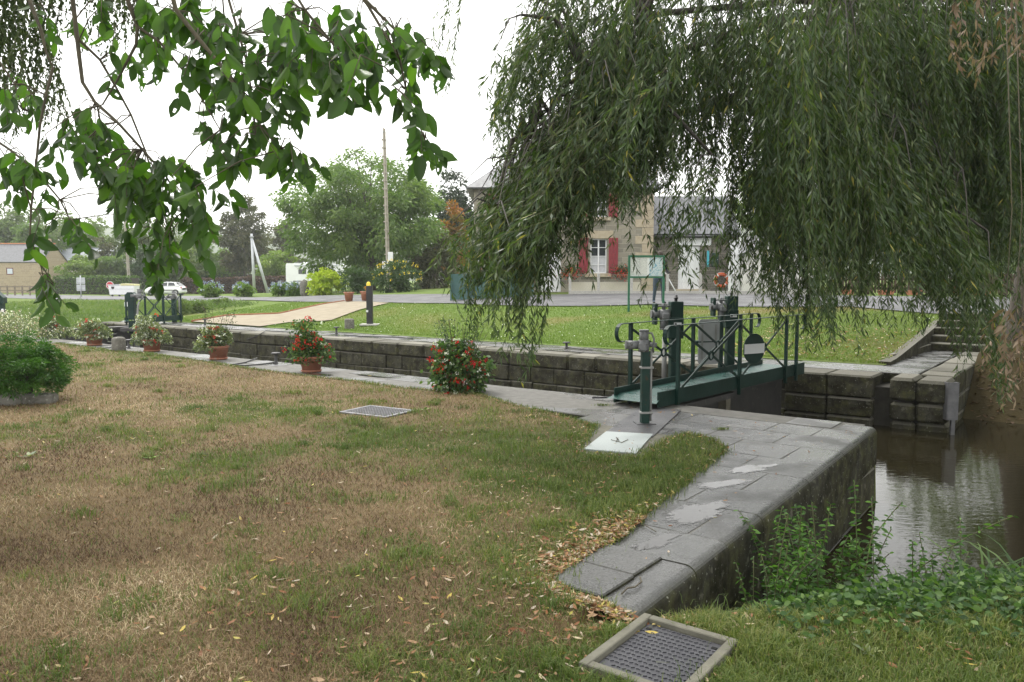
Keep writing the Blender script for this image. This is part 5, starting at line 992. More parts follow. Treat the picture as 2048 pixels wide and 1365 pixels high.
# ================================================================ far left: cottage, poles, vehicles, signs
CY_ = 96.0
def cottage():
    Y = CY_; x0, x1 = zx(-60, 500, Y)[0], zx(80, 500, Y)[0]; b0 = -.1; e = zx(50, 524, Y)[1]; r = zx(50, 487, Y)[1]; dp = 6
    o = empty('stone_cottage', ((x0 + x1) / 2, Y + 3, 0), 0, 'small stone cottage with slate roof and orange ridge at the far left', 'house'); w1 = rect(12, 536, 27, 550, Y)
    wall_with_holes('wall', x0, x1, b0, e, Y, .4, [w1], M_COTT, o); wp(MB().box((x1 - .2, Y + dp / 2 + .2, (b0 + e) / 2), (.38, dp - .4, e - b0)).build('side_wall', M_COTT), o)
    b = MB(); b.prism([(-dp / 2, e), (dp / 2, e), (0, r - .1)], .36, Matrix.Rotation(math.pi / 2, 3, 'Z'), (x1 - .2, Y + dp / 2, 0)); wp(b.build('gable', M_COTT), o)
    s = math.atan2(r - e, dp / 2); l = math.hypot(r - e, dp / 2) + .3
    for k in (-1, 1): wp(MB().box(((x0 + x1) / 2, Y + dp / 2 + k * dp / 4, (r + e) / 2 + .02), (x1 - x0 + .2, l, .12), M=Matrix.Rotation(-k * s, 3, 'X')).build('roof', M_SLATE), o)
    wp(MB().box(((x0 + x1) / 2, Y + dp / 2, r + .1), (x1 - x0 + .25, .3, .14)).build('ridge', pm('orange_ridge_tile', (.45, .17, .07), (.52, .22, .10), 8, .8)), o)
    wp(MB().box((zx(66, 480, Y)[0], Y + dp / 2, r + .25), (.7, .6, .9), bev=.03).build('chimney', M_COTT), o)
    f = wp(MB().box(((w1[0] + w1[1]) / 2, Y + .1, (w1[2] + w1[3]) / 2), (w1[1] - w1[0], .1, w1[3] - w1[2])).build('window', pm('maroon_frame', (.12, .02, .03), (.15, .03, .04), 5, .5)), o)
    q = MB().box(((w1[0] + w1[1]) / 2, Y + .03, (w1[2] + w1[3]) / 2), ((w1[1] - w1[0]) * .74, .03, (w1[3] - w1[2]) * .74)).build('pane', pm('pale_pane', (.45, .50, .55), (.5, .55, .6), 3, .1)); wp(q, f)
    Y2 = 104.0; x0, x1 = zx(80, 500, Y2)[0], zx(205, 500, Y2)[0]; e = zx(50, 528, Y2)[1]; r = zx(50, 497, Y2)[1]
    o = empty('slate_roofed_barn', ((x0 + x1) / 2, Y2 + 3, 0), 0, 'long pale slate roof of a barn between the cottage and the bright young tree', 'barn'); wp(MB().box(((x0 + x1) / 2, Y2 + 3, e / 2), (x1 - x0, 5.6, e)).build('wall', M_CREAM), o)
    s = math.atan2(r - e, 3); l = math.hypot(r - e, 3) + .3; MS = pm('pale_slate', (.20, .22, .245), (.26, .28, .31), 5, .45, .2)
    for k in (-1, 1): wp(MB().box(((x0 + x1) / 2, Y2 + 3 + k * 1.5, (r + e) / 2 + .05), (x1 - x0 + .3, l, .12), M=Matrix.Rotation(-k * s, 3, 'X')).build('roof', MS), o)
    wp(MB().prism([(-1, 0), (1, 0), (0, .8)], .3, None, (zx(116, 530, Y2)[0], Y2 - .3, e - .8)).build('porch', M_WHITE), o)
cottage()
# wooden rail fence at the far left
M_WOOD = pm('grey_wood', (.16, .13, .09), (.23, .19, .14), 6, .85, .3); RF = empty('rail_fence', at(35, 592, 82), 0, 'simple grey wooden rail fence by the road at the left edge', 'fence'); a, c = at(-30, 590, 82), at(105, 590, 82)
for k in range(10):
    p = a.lerp(c, k / 9); wp(MB().box((p.x, p.y, Tz(p.x, p.y) + .5), (.12, .12, 1.1)).build('post', M_WOOD), RF)
for h in (.55, .95): m = (a + c) / 2; wp(MB().box((m.x, m.y - .08, Tz(m.x, m.y) + h), ((c - a).length, .05, .12)).build('rail', M_WOOD), RF)
# poles
M_CPOLE = pm('pole_concrete', (.30, .27, .22), (.40, .37, .31), 3, .9, .3)
def ladder_pole(name, top, base, w, label, boxes=(), rung=.5):
    o = empty(name, base, 0, label, 'utility pole'); ax_ = (top - base); L_ = ax_.length; R = ax_.to_track_quat('Z', 'Y').to_matrix()
    b = MB()
    for s in (-1, 1): b.tube([base + R @ Vector((s * w * .36, 0, -.3)), base + R @ Vector((s * w * .24, 0, L_))], [w * .16, w * .12], 4, True, False)
    b.tube([base + R @ Vector((0, .06, -.3)), base + R @ Vector((0, .05, L_ - .02))], [w * .3, w * .2], 4, True, False); wp(b.build('shaft', M_CPOLE), o)
    for k in range(int(L_ / rung)):
        wp(MB().box(base + ax_ * ((k + .6) * rung / L_), (w * (1.02 - .3 * k * rung / L_), w * .55, .07), M=R).build('rung', M_CPOLE), o)
    wp(MB().box(base + ax_ * .975, (.5, .08, .06), M=R).build('crossarm', M_WIRE), o)
    for s in (-1, 1): wp(MB().lathe([(.0, .0), (.04, .01), (.05, .05), (.03, .08), (.045, .11), (0, .15)], base + ax_ * .975 + Vector((s * .22, 0, .03)), 8).build('insulator', M_PAINTW), o)
    for (px, py, w_, h_) in boxes: p = at(px, py, base.y - .22); wp(MB().box(p, (w_, .18, h_), bev=.02).build('meter_box', M_PAINTW), o)
    return o
Y = 48.0; pt = at(767, 257, Y); pb = at(776, 575, Y); pb.z = Tz(pb.x, Y)
ladder_pole('utility_pole', pt, pb, .46, 'tall ladder-like concrete utility pole in front of the big spreading tree', ((771, 531, .38, .5), (781, 514, .3, .58)))
Y = 90.0; pt2 = at(249, 428, Y); pb2 = at(259, 580, Y); pb2.z = Tz(pb2.x, Y); ladder_pole('utility_pole', pt2, pb2, .5, 'distant concrete utility pole leaning slightly above the green hedge', (), .8)
M_GALV = pm('galvanised_steel', (.42, .44, .46), (.50, .52, .54), 4, .45, metal=.3)
Y = 76.0; a = at(503, 468, Y); c = at(509, 585, Y); c.z = Tz(c.x, Y); d = at(537, 585, Y); d.z = Tz(d.x, Y); o = empty('braced_pole', c, 0, 'pale grey pole with a slanting brace pole beside it, above the purple hedge', 'utility pole')
wp(MB().tube([c - Vector((0, 0, .2)), a], [.15, .11], 10).build('pole', M_GALV), o); wp(MB().tube([d - Vector((0, 0, .2)), a - Vector((0, 0, .4))], [.15, .11], 10).build('brace', M_GALV), o); wp(MB().cyl(a - Vector((0, 0, .3)), .2, .12, 10).build('clamp', M_WIRE), o)
def wire(p, q, sag, label):
    pts = [p.lerp(q, t) - Vector((0, 0, sag * 4 * t * (1 - t))) for t in np.linspace(0, 1, 24)]; tag(MB().tube(pts, .02, 4, False).build('overhead_wire', M_CORE), label, 'wire', 'overhead wires')
wire(at(762, 266, 48), at(420, 470, 86), .8, 'overhead wire running down left from the tall concrete pole'); wire(at(772, 266, 48), at(985, 372, 60), .4, 'overhead wire from the tall concrete pole towards the willow'); wire(at(252, 432, 90), at(-40, 425, 90), .5, 'thin overhead wire left of the distant pole'); wire(at(256, 436, 90), at(500, 470, 76.2), 1.0, 'thin overhead wire between the distant pole and the braced pole')
# ---- car (hatchback, nose to the left)
M_CARW = pm('car_white', (.74, .75, .76), (.78, .79, .80), 2, .25, spec=.6); M_TYRE = pm('tyre', (.02, .02, .02), (.03, .03, .03), 9, .85); M_RIM = pm('rim', (.40, .41, .42), (.5, .5, .5), 6, .4, metal=.5); M_TRIM = pm('black_trim', (.03, .03, .03), (.045, .045, .045), 6, .6); M_TAIL = pm('tail_red', (.35, .02, .02), (.4, .03, .03), 6, .3); M_HEAD = pm('lamp_glass', (.5, .52, .55), (.6, .62, .65), 6, .15)
def car(loc, rz):
    o = empty('parked_car', loc, rz, 'white three-door hatchback parked before the purple hedge, nose to the left', 'car'); Lc = 3.8; hw = .82
    sec = [(-1.9, .30, .62, .70), (-1.84, .22, .74, .80), (-1.5, .2, .86, .80), (-.95, .2, .95, .82), (-.72, .2, .97, .82), (-.1, .2, .98, .82), (.8, .2, .99, .82), (1.45, .2, 1.0, .80), (1.78, .24, .95, .74), (1.86, .34, .80, .66)]
    b = MB(); n = 10; vs_ = []
    for (x, zb, zt, w) in sec:
        for k in range(n):
            prof = [(-1, 0), (-1.02, .35), (-1, .7), (-.9, .97), (-.5, 1), (.5, 1), (.9, .97), (1, .7), (1.02, .35), (1, 0)][k]; vs_.append(Vector((x, prof[0] * w, zb + (zt - zb) * prof[1])))
    fs = [(i * n + k, i * n + k + 1, (i + 1) * n + k + 1, (i + 1) * n + k) for i in range(len(sec) - 1) for k in range(n - 1)] + [(i * n, (i + 1) * n, (i + 1) * n + n - 1, i * n + n - 1) for i in range(len(sec) - 1)] + [tuple(range(n)), tuple(reversed(range((len(sec) - 1) * n, len(sec) * n)))]
    b.add(vs_, fs, True); b.build('body', M_CARW, o)
    cab = [(-.78, .96, -.78), (-.12, 1.36, -.18), (.35, 1.42, .35), (1.15, 1.36, 1.1), (1.62, .97, 1.6)]; c = MB(); bw, tw = .78, .60
    vs_ = [Vector((x, s * (bw + (tw - bw) * (z - .96) / .46), z)) for s in (-1, 1) for (x, z, _) in cab]; c.add(vs_, [(0, 1, 2, 3, 4), (9, 8, 7, 6, 5)] + [(k, k + 5, k + 6, k + 1) for k in range(4)] + [(4, 9, 5, 0)]); c.build('cabin', M_CARW, o)
    def pane(poly, s, nm):
        q = MB(); pts = [Vector((x, s * (bw + (tw - bw) * (z - .96) / .46 + .012), z)) for x, z in poly]; pts2 = [p - Vector((0, s * .02, 0)) for p in pts]; m = len(pts); q.add(pts + pts2, [tuple(range(m)), tuple(reversed(range(m, 2 * m)))] + [(k, (k + 1) % m, (k + 1) % m + m, k + m) for k in range(m)]); q.build(nm, M_GLASS, o)
    for s in (-1, 1): pane([(-.55, 1.0), (-.08, 1.31), (.38, 1.35), (.38, 1.0)], s, 'side_window'); pane([(.48, 1.0), (.48, 1.35), (1.05, 1.31), (1.22, 1.02)], s, 'side_window')
    q = MB(); q.add([Vector((-.80, -.68, .985)), Vector((-.80, .68, .985)), Vector((-.16, .56, 1.35)), Vector((-.16, -.56, 1.35))], [(0, 1, 2, 3)]); q.build('windscreen', M_GLASS, o); q = MB(); q.add([Vector((1.60, -.66, 1.02)), Vector((1.22, -.56, 1.34)), Vector((1.22, .56, 1.34)), Vector((1.60, .66, 1.02))], [(0, 1, 2, 3)]); q.build('rear_window', M_GLASS, o)
    for x in (-1.22, 1.22):
        for s in (-1, 1):
            w = MB().cyl((0, 0, 0), .29, .19, 20, 'Y').build('wheel', M_TYRE, o, (x, s * .74, .29)); MB().cyl((0, s * .03, 0), .19, .16, 16, 'Y').build('rim', M_RIM, w); MB().torus((0, s * .075, 0), .31, .035, RX, 20, 6).build('arch_gap', M_TRIM, w)
    for s in (-1, 1): MB().box((.05, s * .835, .55), (1.9, .03, .09)).build('side_strip', M_TRIM, o); MB().box((1.78, s * .64, .80), (.1, .2, .28), bev=.02).build('tail_light', M_TAIL, o); MB().box((-1.78, s * .56, .66), (.16, .34, .16), bev=.03).build('headlight', M_HEAD, o); MB().box((-.55, s * .92, 1.0), (.12, .14, .12), bev=.03).build('mirror', M_TRIM, o)
    for x in (-1.9, 1.85): MB().box((x, 0, .42), (.12, 1.35, .2), bev=.03).build('bumper', M_CARW, o)
    return o
p = at(333, 592, 81); car((p.x, 81, Tz(p.x, 81) + .04), 0.06)
# ---- camper van
p = at(634, 590, 78); CV = empty('camper_van', (p.x, 78, Tz(p.x, 78) + .04), .12, 'white camper van parked behind the yellow-green shrub', 'camper van')
b = MB(); b.prism([(-2.85, .45), (2.2, .45), (2.2, 1.3), (2.9, 1.9), (3.0, 2.45), (2.6, 2.72), (-2.75, 2.78), (-2.85, 2.6)], 2.1); b.build('body', M_CARW, CV); b = MB(); b.prism([(2.2, .45), (3.6, .45), (3.65, 1.0), (2.95, 1.25), (2.6, 1.85), (2.2, 1.85)], 1.8); b.build('cab', M_CARW, CV)
MB().box((-1.25, -1.06, 1.95), (.75, .05, .48), bev=.02).build('window', M_GLASS, CV); MB().box((.9, -1.06, 1.95), (.9, .05, .48), bev=.02).build('window', M_GLASS, CV); MB().box((.1, -1.10, 2.55), (4.2, .1, .12), bev=.02).build('awning', M_GALV, CV); MB().box((-.4, -1.056, 1.0), (3.5, .012, .08)).build('stripe', M_TRIM, CV); MB().box((-1.0, .1, 2.84), (.6, .6, .14), bev=.03).build('roof_vent', M_CARW, CV); MB().box((.3, 0, 2.82), (5.0, .03, .04)).build('roof_rail', M_GALV, CV)
for x in (-1.5, 2.5):
    for s in (-1, 1): w = MB().cyl((0, 0, 0), .34, .24, 18, 'Y').build('wheel', M_TYRE, CV, (x, s * .86, .34)); MB().cyl((0, s * .05, 0), .2, .18, 14, 'Y').build('rim', M_RIM, w)
# ---- white container bin
p = at(249, 597, 76); BN = empty('waste_container', (p.x, 76, Tz(p.x, 76) + .04), -.05, 'white wheeled waste container with yellow lid beside the stop sign', 'container')
b = MB(); b.prism([(-1.2, .18), (1.2, .18), (1.32, 1.05), (-1.32, 1.05)], 1.0); b.build('body', M_PAINTW, BN); b = MB(); b.prism([(-.1, 1.06), (1.35, 1.06), (1.3, 1.2), (0, 1.26)], 1.05); b.build('lid', pm('pale_yellow_lid', (.55, .52, .25), (.6, .57, .3), 5, .5), BN); b = MB(); b.prism([(-1.35, 1.06), (-.14, 1.06), (-.2, 1.2), (-1.3, 1.14)], 1.05); b.build('lid', M_GALV, BN); MB().box((-.0, -.53, .72), (2.42, .02, .03)).build('seam', M_GALV, BN)
for x in (-1.0, 1.0, -.3): MB().cyl((x, -.35, .1), .1, .08, 12, 'Y').build('wheel', M_TYRE, BN)
b = MB(); b.prism([(-.16, .1), (.16, .1), (.13, -.1), (0, -.2), (-.13, -.1)], .012, None, (-.85, -.52, .86)); b.build('crest', M_CORE, BN)
# ---- signs
def text_mesh(txt, size):
    cu = bpy.data.curves.new('lettering', 'FONT'); cu.body = txt; cu.size = size; cu.align_x = 'CENTER'; cu.align_y = 'CENTER'; cu.extrude = .004; t = bpy.data.objects.new('lettering', cu); C.objects.link(t); dg = bpy.context.evaluated_depsgraph_get(); me = bpy.data.meshes.new_from_object(t.evaluated_get(dg)); bpy.data.objects.remove(t); return me
p = at(221, 597, 80); SS = empty('stop_sign', (p.x, 80, Tz(p.x, 80)), 0, 'red octagonal stop sign on a grey post before the clipped hedge', 'sign'); hz_ = at(221, 571, 80).z - SS.location.z
MB().cyl((0, .04, hz_ / 2 + .1), .04, hz_ + .3, 8).build('post', M_GALV, SS)
def octa(r): return [(r * math.cos(math.pi / 8 + k * math.pi / 4), r * math.sin(math.pi / 8 + k * math.pi / 4)) for k in range(8)]
MB().prism(octa(.42), .02, None, (0, -.01, hz_)).build('border', M_PAINTW, SS); MB().prism(octa(.37), .01, None, (0, -.024, hz_)).build('face', pm('sign_red', (.45, .015, .025), (.5, .02, .03), 4, .4), SS); tm = link('lettering', text_mesh('STOP', .26), M_PAINTW, SS, (0, -.032, hz_)); tm.rotation_euler = (math.pi / 2, 0, 0)
p = at(163, 600, 74); DS = empty('direction_sign', (p.x, 74, Tz(p.x, 74)), .15, 'pair of grey sign panels seen from behind on one post by the road', 'sign'); h1, h2 = at(162, 562, 74).z - DS.location.z, at(162, 576, 74).z - DS.location.z
MB().cyl((0, -.06, (h1 + .4) / 2), .05, h1 + .6, 8).build('post', M_GALV, DS)
for h in (h1, h2):
    q = MB().box((0, 0, h), (.78, .03, .6), bev=.01).build('panel', M_GALV, DS); MB().box((0, -.03, h + .18), (.66, .03, .04)).build('stiffener', M_WIRE, q); MB().box((0, -.03, h - .18), (.66, .03, .04)).build('stiffener', M_WIRE, q)
# ---- standing stone, terracotta pots, black service post, block, etc.
M_LICH = pm('lichen_stone', (.11, .105, .09), (.20, .19, .165), 9, .95, .8, speck=(30, (.36, .36, .32), .63))
def rock(name, loc, r, label, cat, seed, mat, sx=(1, 1, 1), sub=3, rough=.18):
    m = bmesh.new(); bmesh.ops.create_icosphere(m, subdivisions=sub, radius=1)
    for v in m.verts:
        k = 1 + rough * (fbm(np.array([v.co.x * 1.5 + 5 + v.co.z]), np.array([v.co.y * 1.5 + 3 - v.co.z * .7]), 1.3, 3, seed)[0] - .5) * 2; v.co = Vector((v.co.x * sx[0], v.co.y * sx[1], v.co.z * sx[2])) * k * r
    me = bpy.data.meshes.new(name); m.to_mesh(me); m.free(); me.polygons.foreach_set('use_smooth', [True] * len(me.polygons)); return tag(link(name, me, mat, None, loc), label, cat)
p = at(609, 592, 47.6); rock('standing_stone', (p.x, 47.6, Tz(p.x, 47.6) + .42), .5, 'upright weathered stone between the hydrangea and the yellow-green shrub', 'stone', 4, M_LICH, (.55, .5, 1.25))
M_POT = pm('terracotta', (.30, .12, .07), (.40, .18, .115), 6, .8, .2, speck=(14, (.30, .24, .19), .62))
def empty_pot(px, py, Y, label):
    p = at(px, py, Y); o = empty('terracotta_pot', (p.x, Y, Tz(p.x, Y) + .05), 0, label, 'pot', 'empty pots at the head of the sand path')
    MB().lathe([(0, .0), (.155, .0), (.17, .13), (.178, .13), (.185, .26), (.192, .26), (.20, .36), (.215, .36)], (0, 0, 0), 20).build('pot', M_POT, o); MB().lathe([(.2, .355), (.235, .355), (.24, .40), (.225, .405), (.205, .40), (.2, .30)], (0, 0, 0), 20).build('rim', M_POT, o); MB().cyl((0, 0, .32), .2, .02, 16).build('soil', M_CORE, o); return o
empty_pot(698, 602, 34.2, 'terracotta pot on the left side at the top of the sand path'); EP = empty_pot(731, 602, 33.6, 'terracotta pot with an orange bloom, half behind the black post'); g = np.random.default_rng(8)
link('foliage', leaf_mesh('foliage', g.normal(size=(60, 3)) * np.array([.06, .05, .06]) + np.array([0, 0, .42]), g.normal(size=(60, 3)) + np.array([0, 0, 1]), .09, .03, g.random(60)), G_SHRUB, EP); f = link('blossoms', leaf_mesh('blossoms', g.normal(size=(40, 3)) * .045 + np.array([0, 0, .54]), g.normal(size=(40, 3)), .05, .04, g.random(40)), leafmat('orange_blossom', [(0, (.7, .25, .03)), (1, (.8, .4, .06))], .2), EP); f['kind'] = 'stuff'
p = hit(740, 651); M_BLACK = pm('black_paint', (.012, .012, .013), (.02, .02, .02), 6, .4); h = at(737, 572, p.y).z - p.z
SP = empty('service_post', p, 0, 'black square service post with yellow cap on the far lawn', 'post'); MB().box((0, 0, .02), (.62, .5, .06), bev=.01).build('base_slab', M_CONC, SP); MB().box((0, 0, h / 2), (.2, .18, h), bev=.01).build('column', M_BLACK, SP); MB().lathe([(0, .14), (.05, .12), (.07, .06), (.075, 0)], (-.03, 0, h), 12).build('beacon', pm('yellow_plastic', (.75, .55, .02), (.8, .6, .04), 5, .4), SP); MB().box((-.07, -.105, h * .36), (.07, .03, .07), bev=.005).build('socket', M_PAINTW, SP)
p = hit(699, 658); tag(MB().box((0, 0, .13), (.3, .26, .4), bev=.035).build('granite_block', M_LICH, None, p, .3), 'squat lichen-covered granite block on the far lawn near the black post', 'stone block')
# ---- mooring gear
M_IRON = pm('dark_iron', (.022, .022, .024), (.04, .04, .04), 9, .5, .2)
def bollard(p, label, h=.2, r=.032):
    o = empty('mooring_bollard', p, 0, label, 'mooring bollard', 'iron mooring bollards'); MB().lathe([(.0, -.02), (r * 1.6, -.02), (r * 1.5, .012), (r, .02), (r, h - .02)], (0, 0, 0), 14).build('stem', M_IRON, o); MB().lathe([(r, h - .02), (r * 2.9, h - .015), (r * 3.0, h + .005), (r * 2.4, h + .018), (0, h + .022)], (0, 0, 0), 16).build('head', M_IRON, o)
bollard(gp(552, 727), 'mushroom-headed iron bollard on the near quay left of the red geranium pot'); bollard(gp(258, 697), 'iron bollard on the near quay beside the stone bollard'); bollard(gp(673, 668), 'iron bollard on the far quay left of the granite block', .2); bollard(gp(410, 650), 'iron bollard on the far quay left of the sand path'); bollard(gp(1133, 697), 'iron bollard on the far quay behind the willow tips', .14)
o = MB(); o.lathe([(0, -.05), (.15, -.05), (.155, .1), (.15, .27), (.14, .31), (.09, .335), (0, .345)], (0, 0, 0), 18); tag(o.build('stone_bollard', M_LICH, None, gp(238, 703)), 'short round lichen-grey stone bollard on the near quay edge', 'stone bollard')
def rope(pxs, label, r=.014, z=.016):
    pts = [gp(*q) + Vector((0, 0, z)) for q in pxs]; fine = []
    for a, c in zip(pts[:-1], pts[1:]): fine += [a.lerp(c, t) + Vector((random.uniform(-.012, .012), random.uniform(-.012, .012), 0)) for t in (0, .33, .66)]
    o = tag(MB().tube(fine + [pts[-1]], r, 6).build('mooring_rope', M_IRON), label, 'rope', 'dark mooring ropes on the quays')
rope([(548, 727), (520, 731), (490, 733), (470, 732)], 'dark rope running left from the near quay bollard'); rope([(466, 731), (490, 727), (514, 718)], 'second short dark rope beside the near quay bollard'); rope([(257, 697), (230, 696), (205, 698), (195, 697)], 'dark rope lying behind the stone bollard'); rope([(532, 663), (560, 664), (584, 666)], 'dark rope on the far quay below the sand path'); rope([(688, 671), (720, 674), (760, 675), (800, 676), (826, 679)], 'long dark rope on the far quay below the black post', .018)
rope([(366, 648), (385, 650), (404, 651)], 'short dark rope on the far quay near the upper footbridge'); rope([(1136, 697), (1160, 700), (1185, 702)], 'dark rope on the far quay behind the willow tips, right of its bollard')
q = [gp(530, 664), gp(512, 668), gp(500, 677)]; q[1].z = .02; q = [q[0] + Vector((0, 0, .02)), L(UV(q[1].x, q[1].y)[0], 14.38, .03), L(UV(q[1].x, q[1].y)[0] - .35, 14.33, -.12), L(UV(q[1].x, q[1].y)[0] - .8, 14.32, -.22)]; tag(MB().tube(q, .012, 6).build('hanging_rope', M_IRON), 'dark rope hanging over the far lock wall from the quay', 'rope')
# ================================================================ lock gates, footbridges, winches
M_LG = pm('lock_green', (.005, .024, .018), (.011, .038, .03), 4, .5, .2, spec=.25, speck=(16, (.045, .03, .018), .68)); M_DECK = None
def treadplate(name, c1, c2, metal, rough, sx=26., bump=.5):
    m, nt, b, out = newmat(name); t = N(nt, 'ShaderNodeTexCoord'); ns = noise(nt, 2.5, 4); nt.links.new(ramp(nt, ns.outputs['Fac'], [(.35, c1), (.65, c2)]).outputs[0], b.inputs['Base Color']); b.inputs['Metallic'].default_value = metal
    w1 = N(nt, 'ShaderNodeTexWave', bands_direction='DIAGONAL'); w1.inputs['Scale'].default_value = sx; mp = N(nt, 'ShaderNodeMapping'); mp.inputs['Scale'].default_value = (1, -1, 0); nt.links.new(t.outputs['Object'], mp.inputs['Vector']); w2 = N(nt, 'ShaderNodeTexWave', bands_direction='DIAGONAL'); w2.inputs['Scale'].default_value = sx; mp1 = N(nt, 'ShaderNodeMapping'); mp1.inputs['Scale'].default_value = (1, 1, 0); nt.links.new(t.outputs['Object'], mp1.inputs['Vector']); nt.links.new(mp1.outputs[0], w1.inputs['Vector']); nt.links.new(mp.outputs[0], w2.inputs['Vector'])
    mm = N(nt, 'ShaderNodeMath', operation='MAXIMUM'); nt.links.new(w1.outputs['Fac'], mm.inputs[0]); nt.links.new(w2.outputs['Fac'], mm.inputs[1]); bp = N(nt, 'ShaderNodeBump'); bp.inputs['Strength'].default_value = bump; bp.inputs['Distance'].default_value = .004; nt.links.new(mm.outputs[0], bp.inputs['Height']); nt.links.new(bp.outputs[0], b.inputs['Normal'])
    r = ramp(nt, ns.outputs['Fac'], [(.35, (rough,) * 3), (.65, (min(1, rough * 1.7),) * 3)]); nt.links.new(r.outputs[0], b.inputs['Roughness']); return m
M_DECK = treadplate('green_treadplate', (.010, .06, .048), (.018, .085, .07), .0, .22); M_TREAD = treadplate('dark_treadplate', (.06, .06, .065), (.09, .09, .095), .4, .25)
M_GREY = pm('actuator_grey', (.13, .135, .14), (.19, .195, .20), 9, .45, .2, speck=(22, (.06, .055, .045), .62)); M_PIPE = pm('conduit_grey', (.20, .20, .19), (.28, .28, .27), 6, .5, .15); M_GATE = pm('gate_steel', (.028, .028, .027), (.055, .053, .05), 3, .55, .2, speck=(7, (.09, .088, .08), .62))
def footbridge(origin, rz, length, post_at, width, label, deckz=.13, h=.93, curl=(1, 1), flare=0.0):
    """local y runs along the bridge, x across it"""
    o = empty('footbridge', origin, rz, label, 'footbridge'); w = width / 2; wf = lambda y: w + flare * max(0, y) / length
    b = MB(); b.add([Vector((-w - .06, -.12, deckz - .05)), Vector((w + .06, -.12, deckz - .05)), Vector((w, .12, deckz)), Vector((-w, .12, deckz))], [(0, 1, 2, 3)]); b.add([Vector((x, y, z)) for z in (deckz - .012, deckz) for (x, y) in ((-w, .12), (w, .12), (wf(length), length), (-w, length))], [(3, 2, 1, 0), (4, 5, 6, 7), (0, 1, 5, 4), (1, 2, 6, 5), (2, 3, 7, 6), (3, 0, 4, 7)]); b.build('deck', M_DECK, o)
    for s in (-1, 1):
        ye = length; xa, xb = s * (w + .012), s * ((wf(length) if s > 0 else w) + .012); a = math.atan2(xb - xa, ye); ln = math.hypot(ye, xb - xa)
        MB().box((xa + (xb - xa) / 2, ye / 2, deckz - .02), (.02, ln, .2), -a).build('kick_plate', M_LG, o)
        X = lambda y: s * ((wf(y) if s > 0 else w) + .045)
        for y in post_at: MB().box((X(y), y, deckz + h / 2 - .1), (.045, .05, h + .2)).build('post', M_LG, o)
        y0, y1 = post_at[0] - .26 * curl[0], post_at[-1] + .26 * curl[1]; r = .13; z = deckz + h + .01; pts = []
        if curl[0]: pts += [(X(y0), y0 + .02 - r * math.sin(t) * 1.0, z - r + r * math.cos(t)) for t in np.linspace(math.pi * 1.12, 0, 9)][:-1]
        pts += [(X(y), y, z) for y in np.linspace(y0 + .02, y1 - .02, 7)]
        if curl[1]: pts += [(X(y1), y1 - .02 + r * math.sin(t), z - r + r * math.cos(t)) for t in np.linspace(0, math.pi * 1.12, 9)][1:]
        hb = MB(); m = len(pts); vs_ = []
        for (x, y, zz) in pts: vs_ += [Vector((x - .028, y, zz)), Vector((x + .028, y, zz))]
        hb.add(vs_, [(2 * k, 2 * k + 1, 2 * k + 3, 2 * k + 2) for k in range(m - 1)]); ho = hb.build('handrail', M_LG, o); md = ho.modifiers.new('thickness', 'SOLIDIFY'); md.thickness = .01
        for ya, yb in zip(post_at[:-1], post_at[1:]):
            if yb - ya < .9: continue
            c = Vector((X((ya + yb) / 2), (ya + yb) / 2, deckz + h * .5)); RY = Matrix.Rotation(math.pi / 2, 3, 'Y'); MB().torus(c, .062, .014, RY, 18, 6).build('ring', M_LG, o)
            for sy in (-1, 1):
                for sz in (-1, 1):
                    e = Vector((X(ya if sy < 0 else yb), (ya if sy < 0 else yb), deckz + (h * .06 if sz < 0 else h * .93))); d = (e - c).normalized(); st_ = c + d * .07; q = (st_ + e) / 2; R = Matrix.Rotation(math.atan2(d.z, d.y), 3, 'X'); MB().box(q, (.012, (e - st_).length, .035), M=R).build('brace', M_LG, o)
    return o
def actuator(o, c, rz=0, s=1.0, M=None):             # grey electric valve drive
    q = empty('actuator', c, rz); q.parent = o; q.scale = (s, s, s)
    MB().cyl((0, 0, .03), .075, .16, 16).build('gear_case', M_GREY, q); MB().cyl((0, 0, .16), .062, .14, 16).build('motor', M_GREY, q); MB().cyl((0, 0, .235), .068, .02, 16).build('motor_cap', M_GREY, q)
    MB().cyl((-.15, 0, .04), .058, .17, 16, 'X').build('drive_housing', M_GREY, q); MB().cyl((-.24, 0, .04), .062, .02, 16, 'X').build('housing_cap', M_GREY, q)
    MB().box((-.03, -.075, .02), (.11, .06, .12), bev=.02).build('cover', M_GREY, q); MB().tube([(.04, 0, .2), (.10, -.02, .2), (.13, -.03, .12), (.12, -.03, .0), (.13, 0, -.06)], .014, 7).build('cable', M_GREY, q); MB().cyl((.12, 0, .04), .03, .1, 10, 'X').build('hand_drive', M_GREY, q); return q
# lower footbridge
bp0, bp1 = L(-4.83, 8.98), L(-4.55, 14.3); brz = math.atan2(bp1.y - bp0.y, bp1.x - bp0.x) - math.pi / 2
FB = footbridge(bp0, brz, 4.95, [.45, 2.3, 4.05, 4.5], .64, 'dark green steel footbridge with crossed railings over the lower gate', flare=.1)
q = MB().cyl((0, 0, 0), .2, .012, 32, 'Y').mesh('disc')
dd = empty('sign_disc', (.44, 2.75, .60), math.pi / 2 - .32); dd.parent = FB; MB().cyl((0, 0, 0), .235, .012, 36, 'Y').build('disc', M_LG, dd)
b = MB(); n = 12; hb_ = .085; xs_ = [math.sqrt(.27 ** 2 - hb_ ** 2)]; b.box((0, -.009, 0), (.44, .006, .15)); b.build('white_band', M_PAINTW, dd)
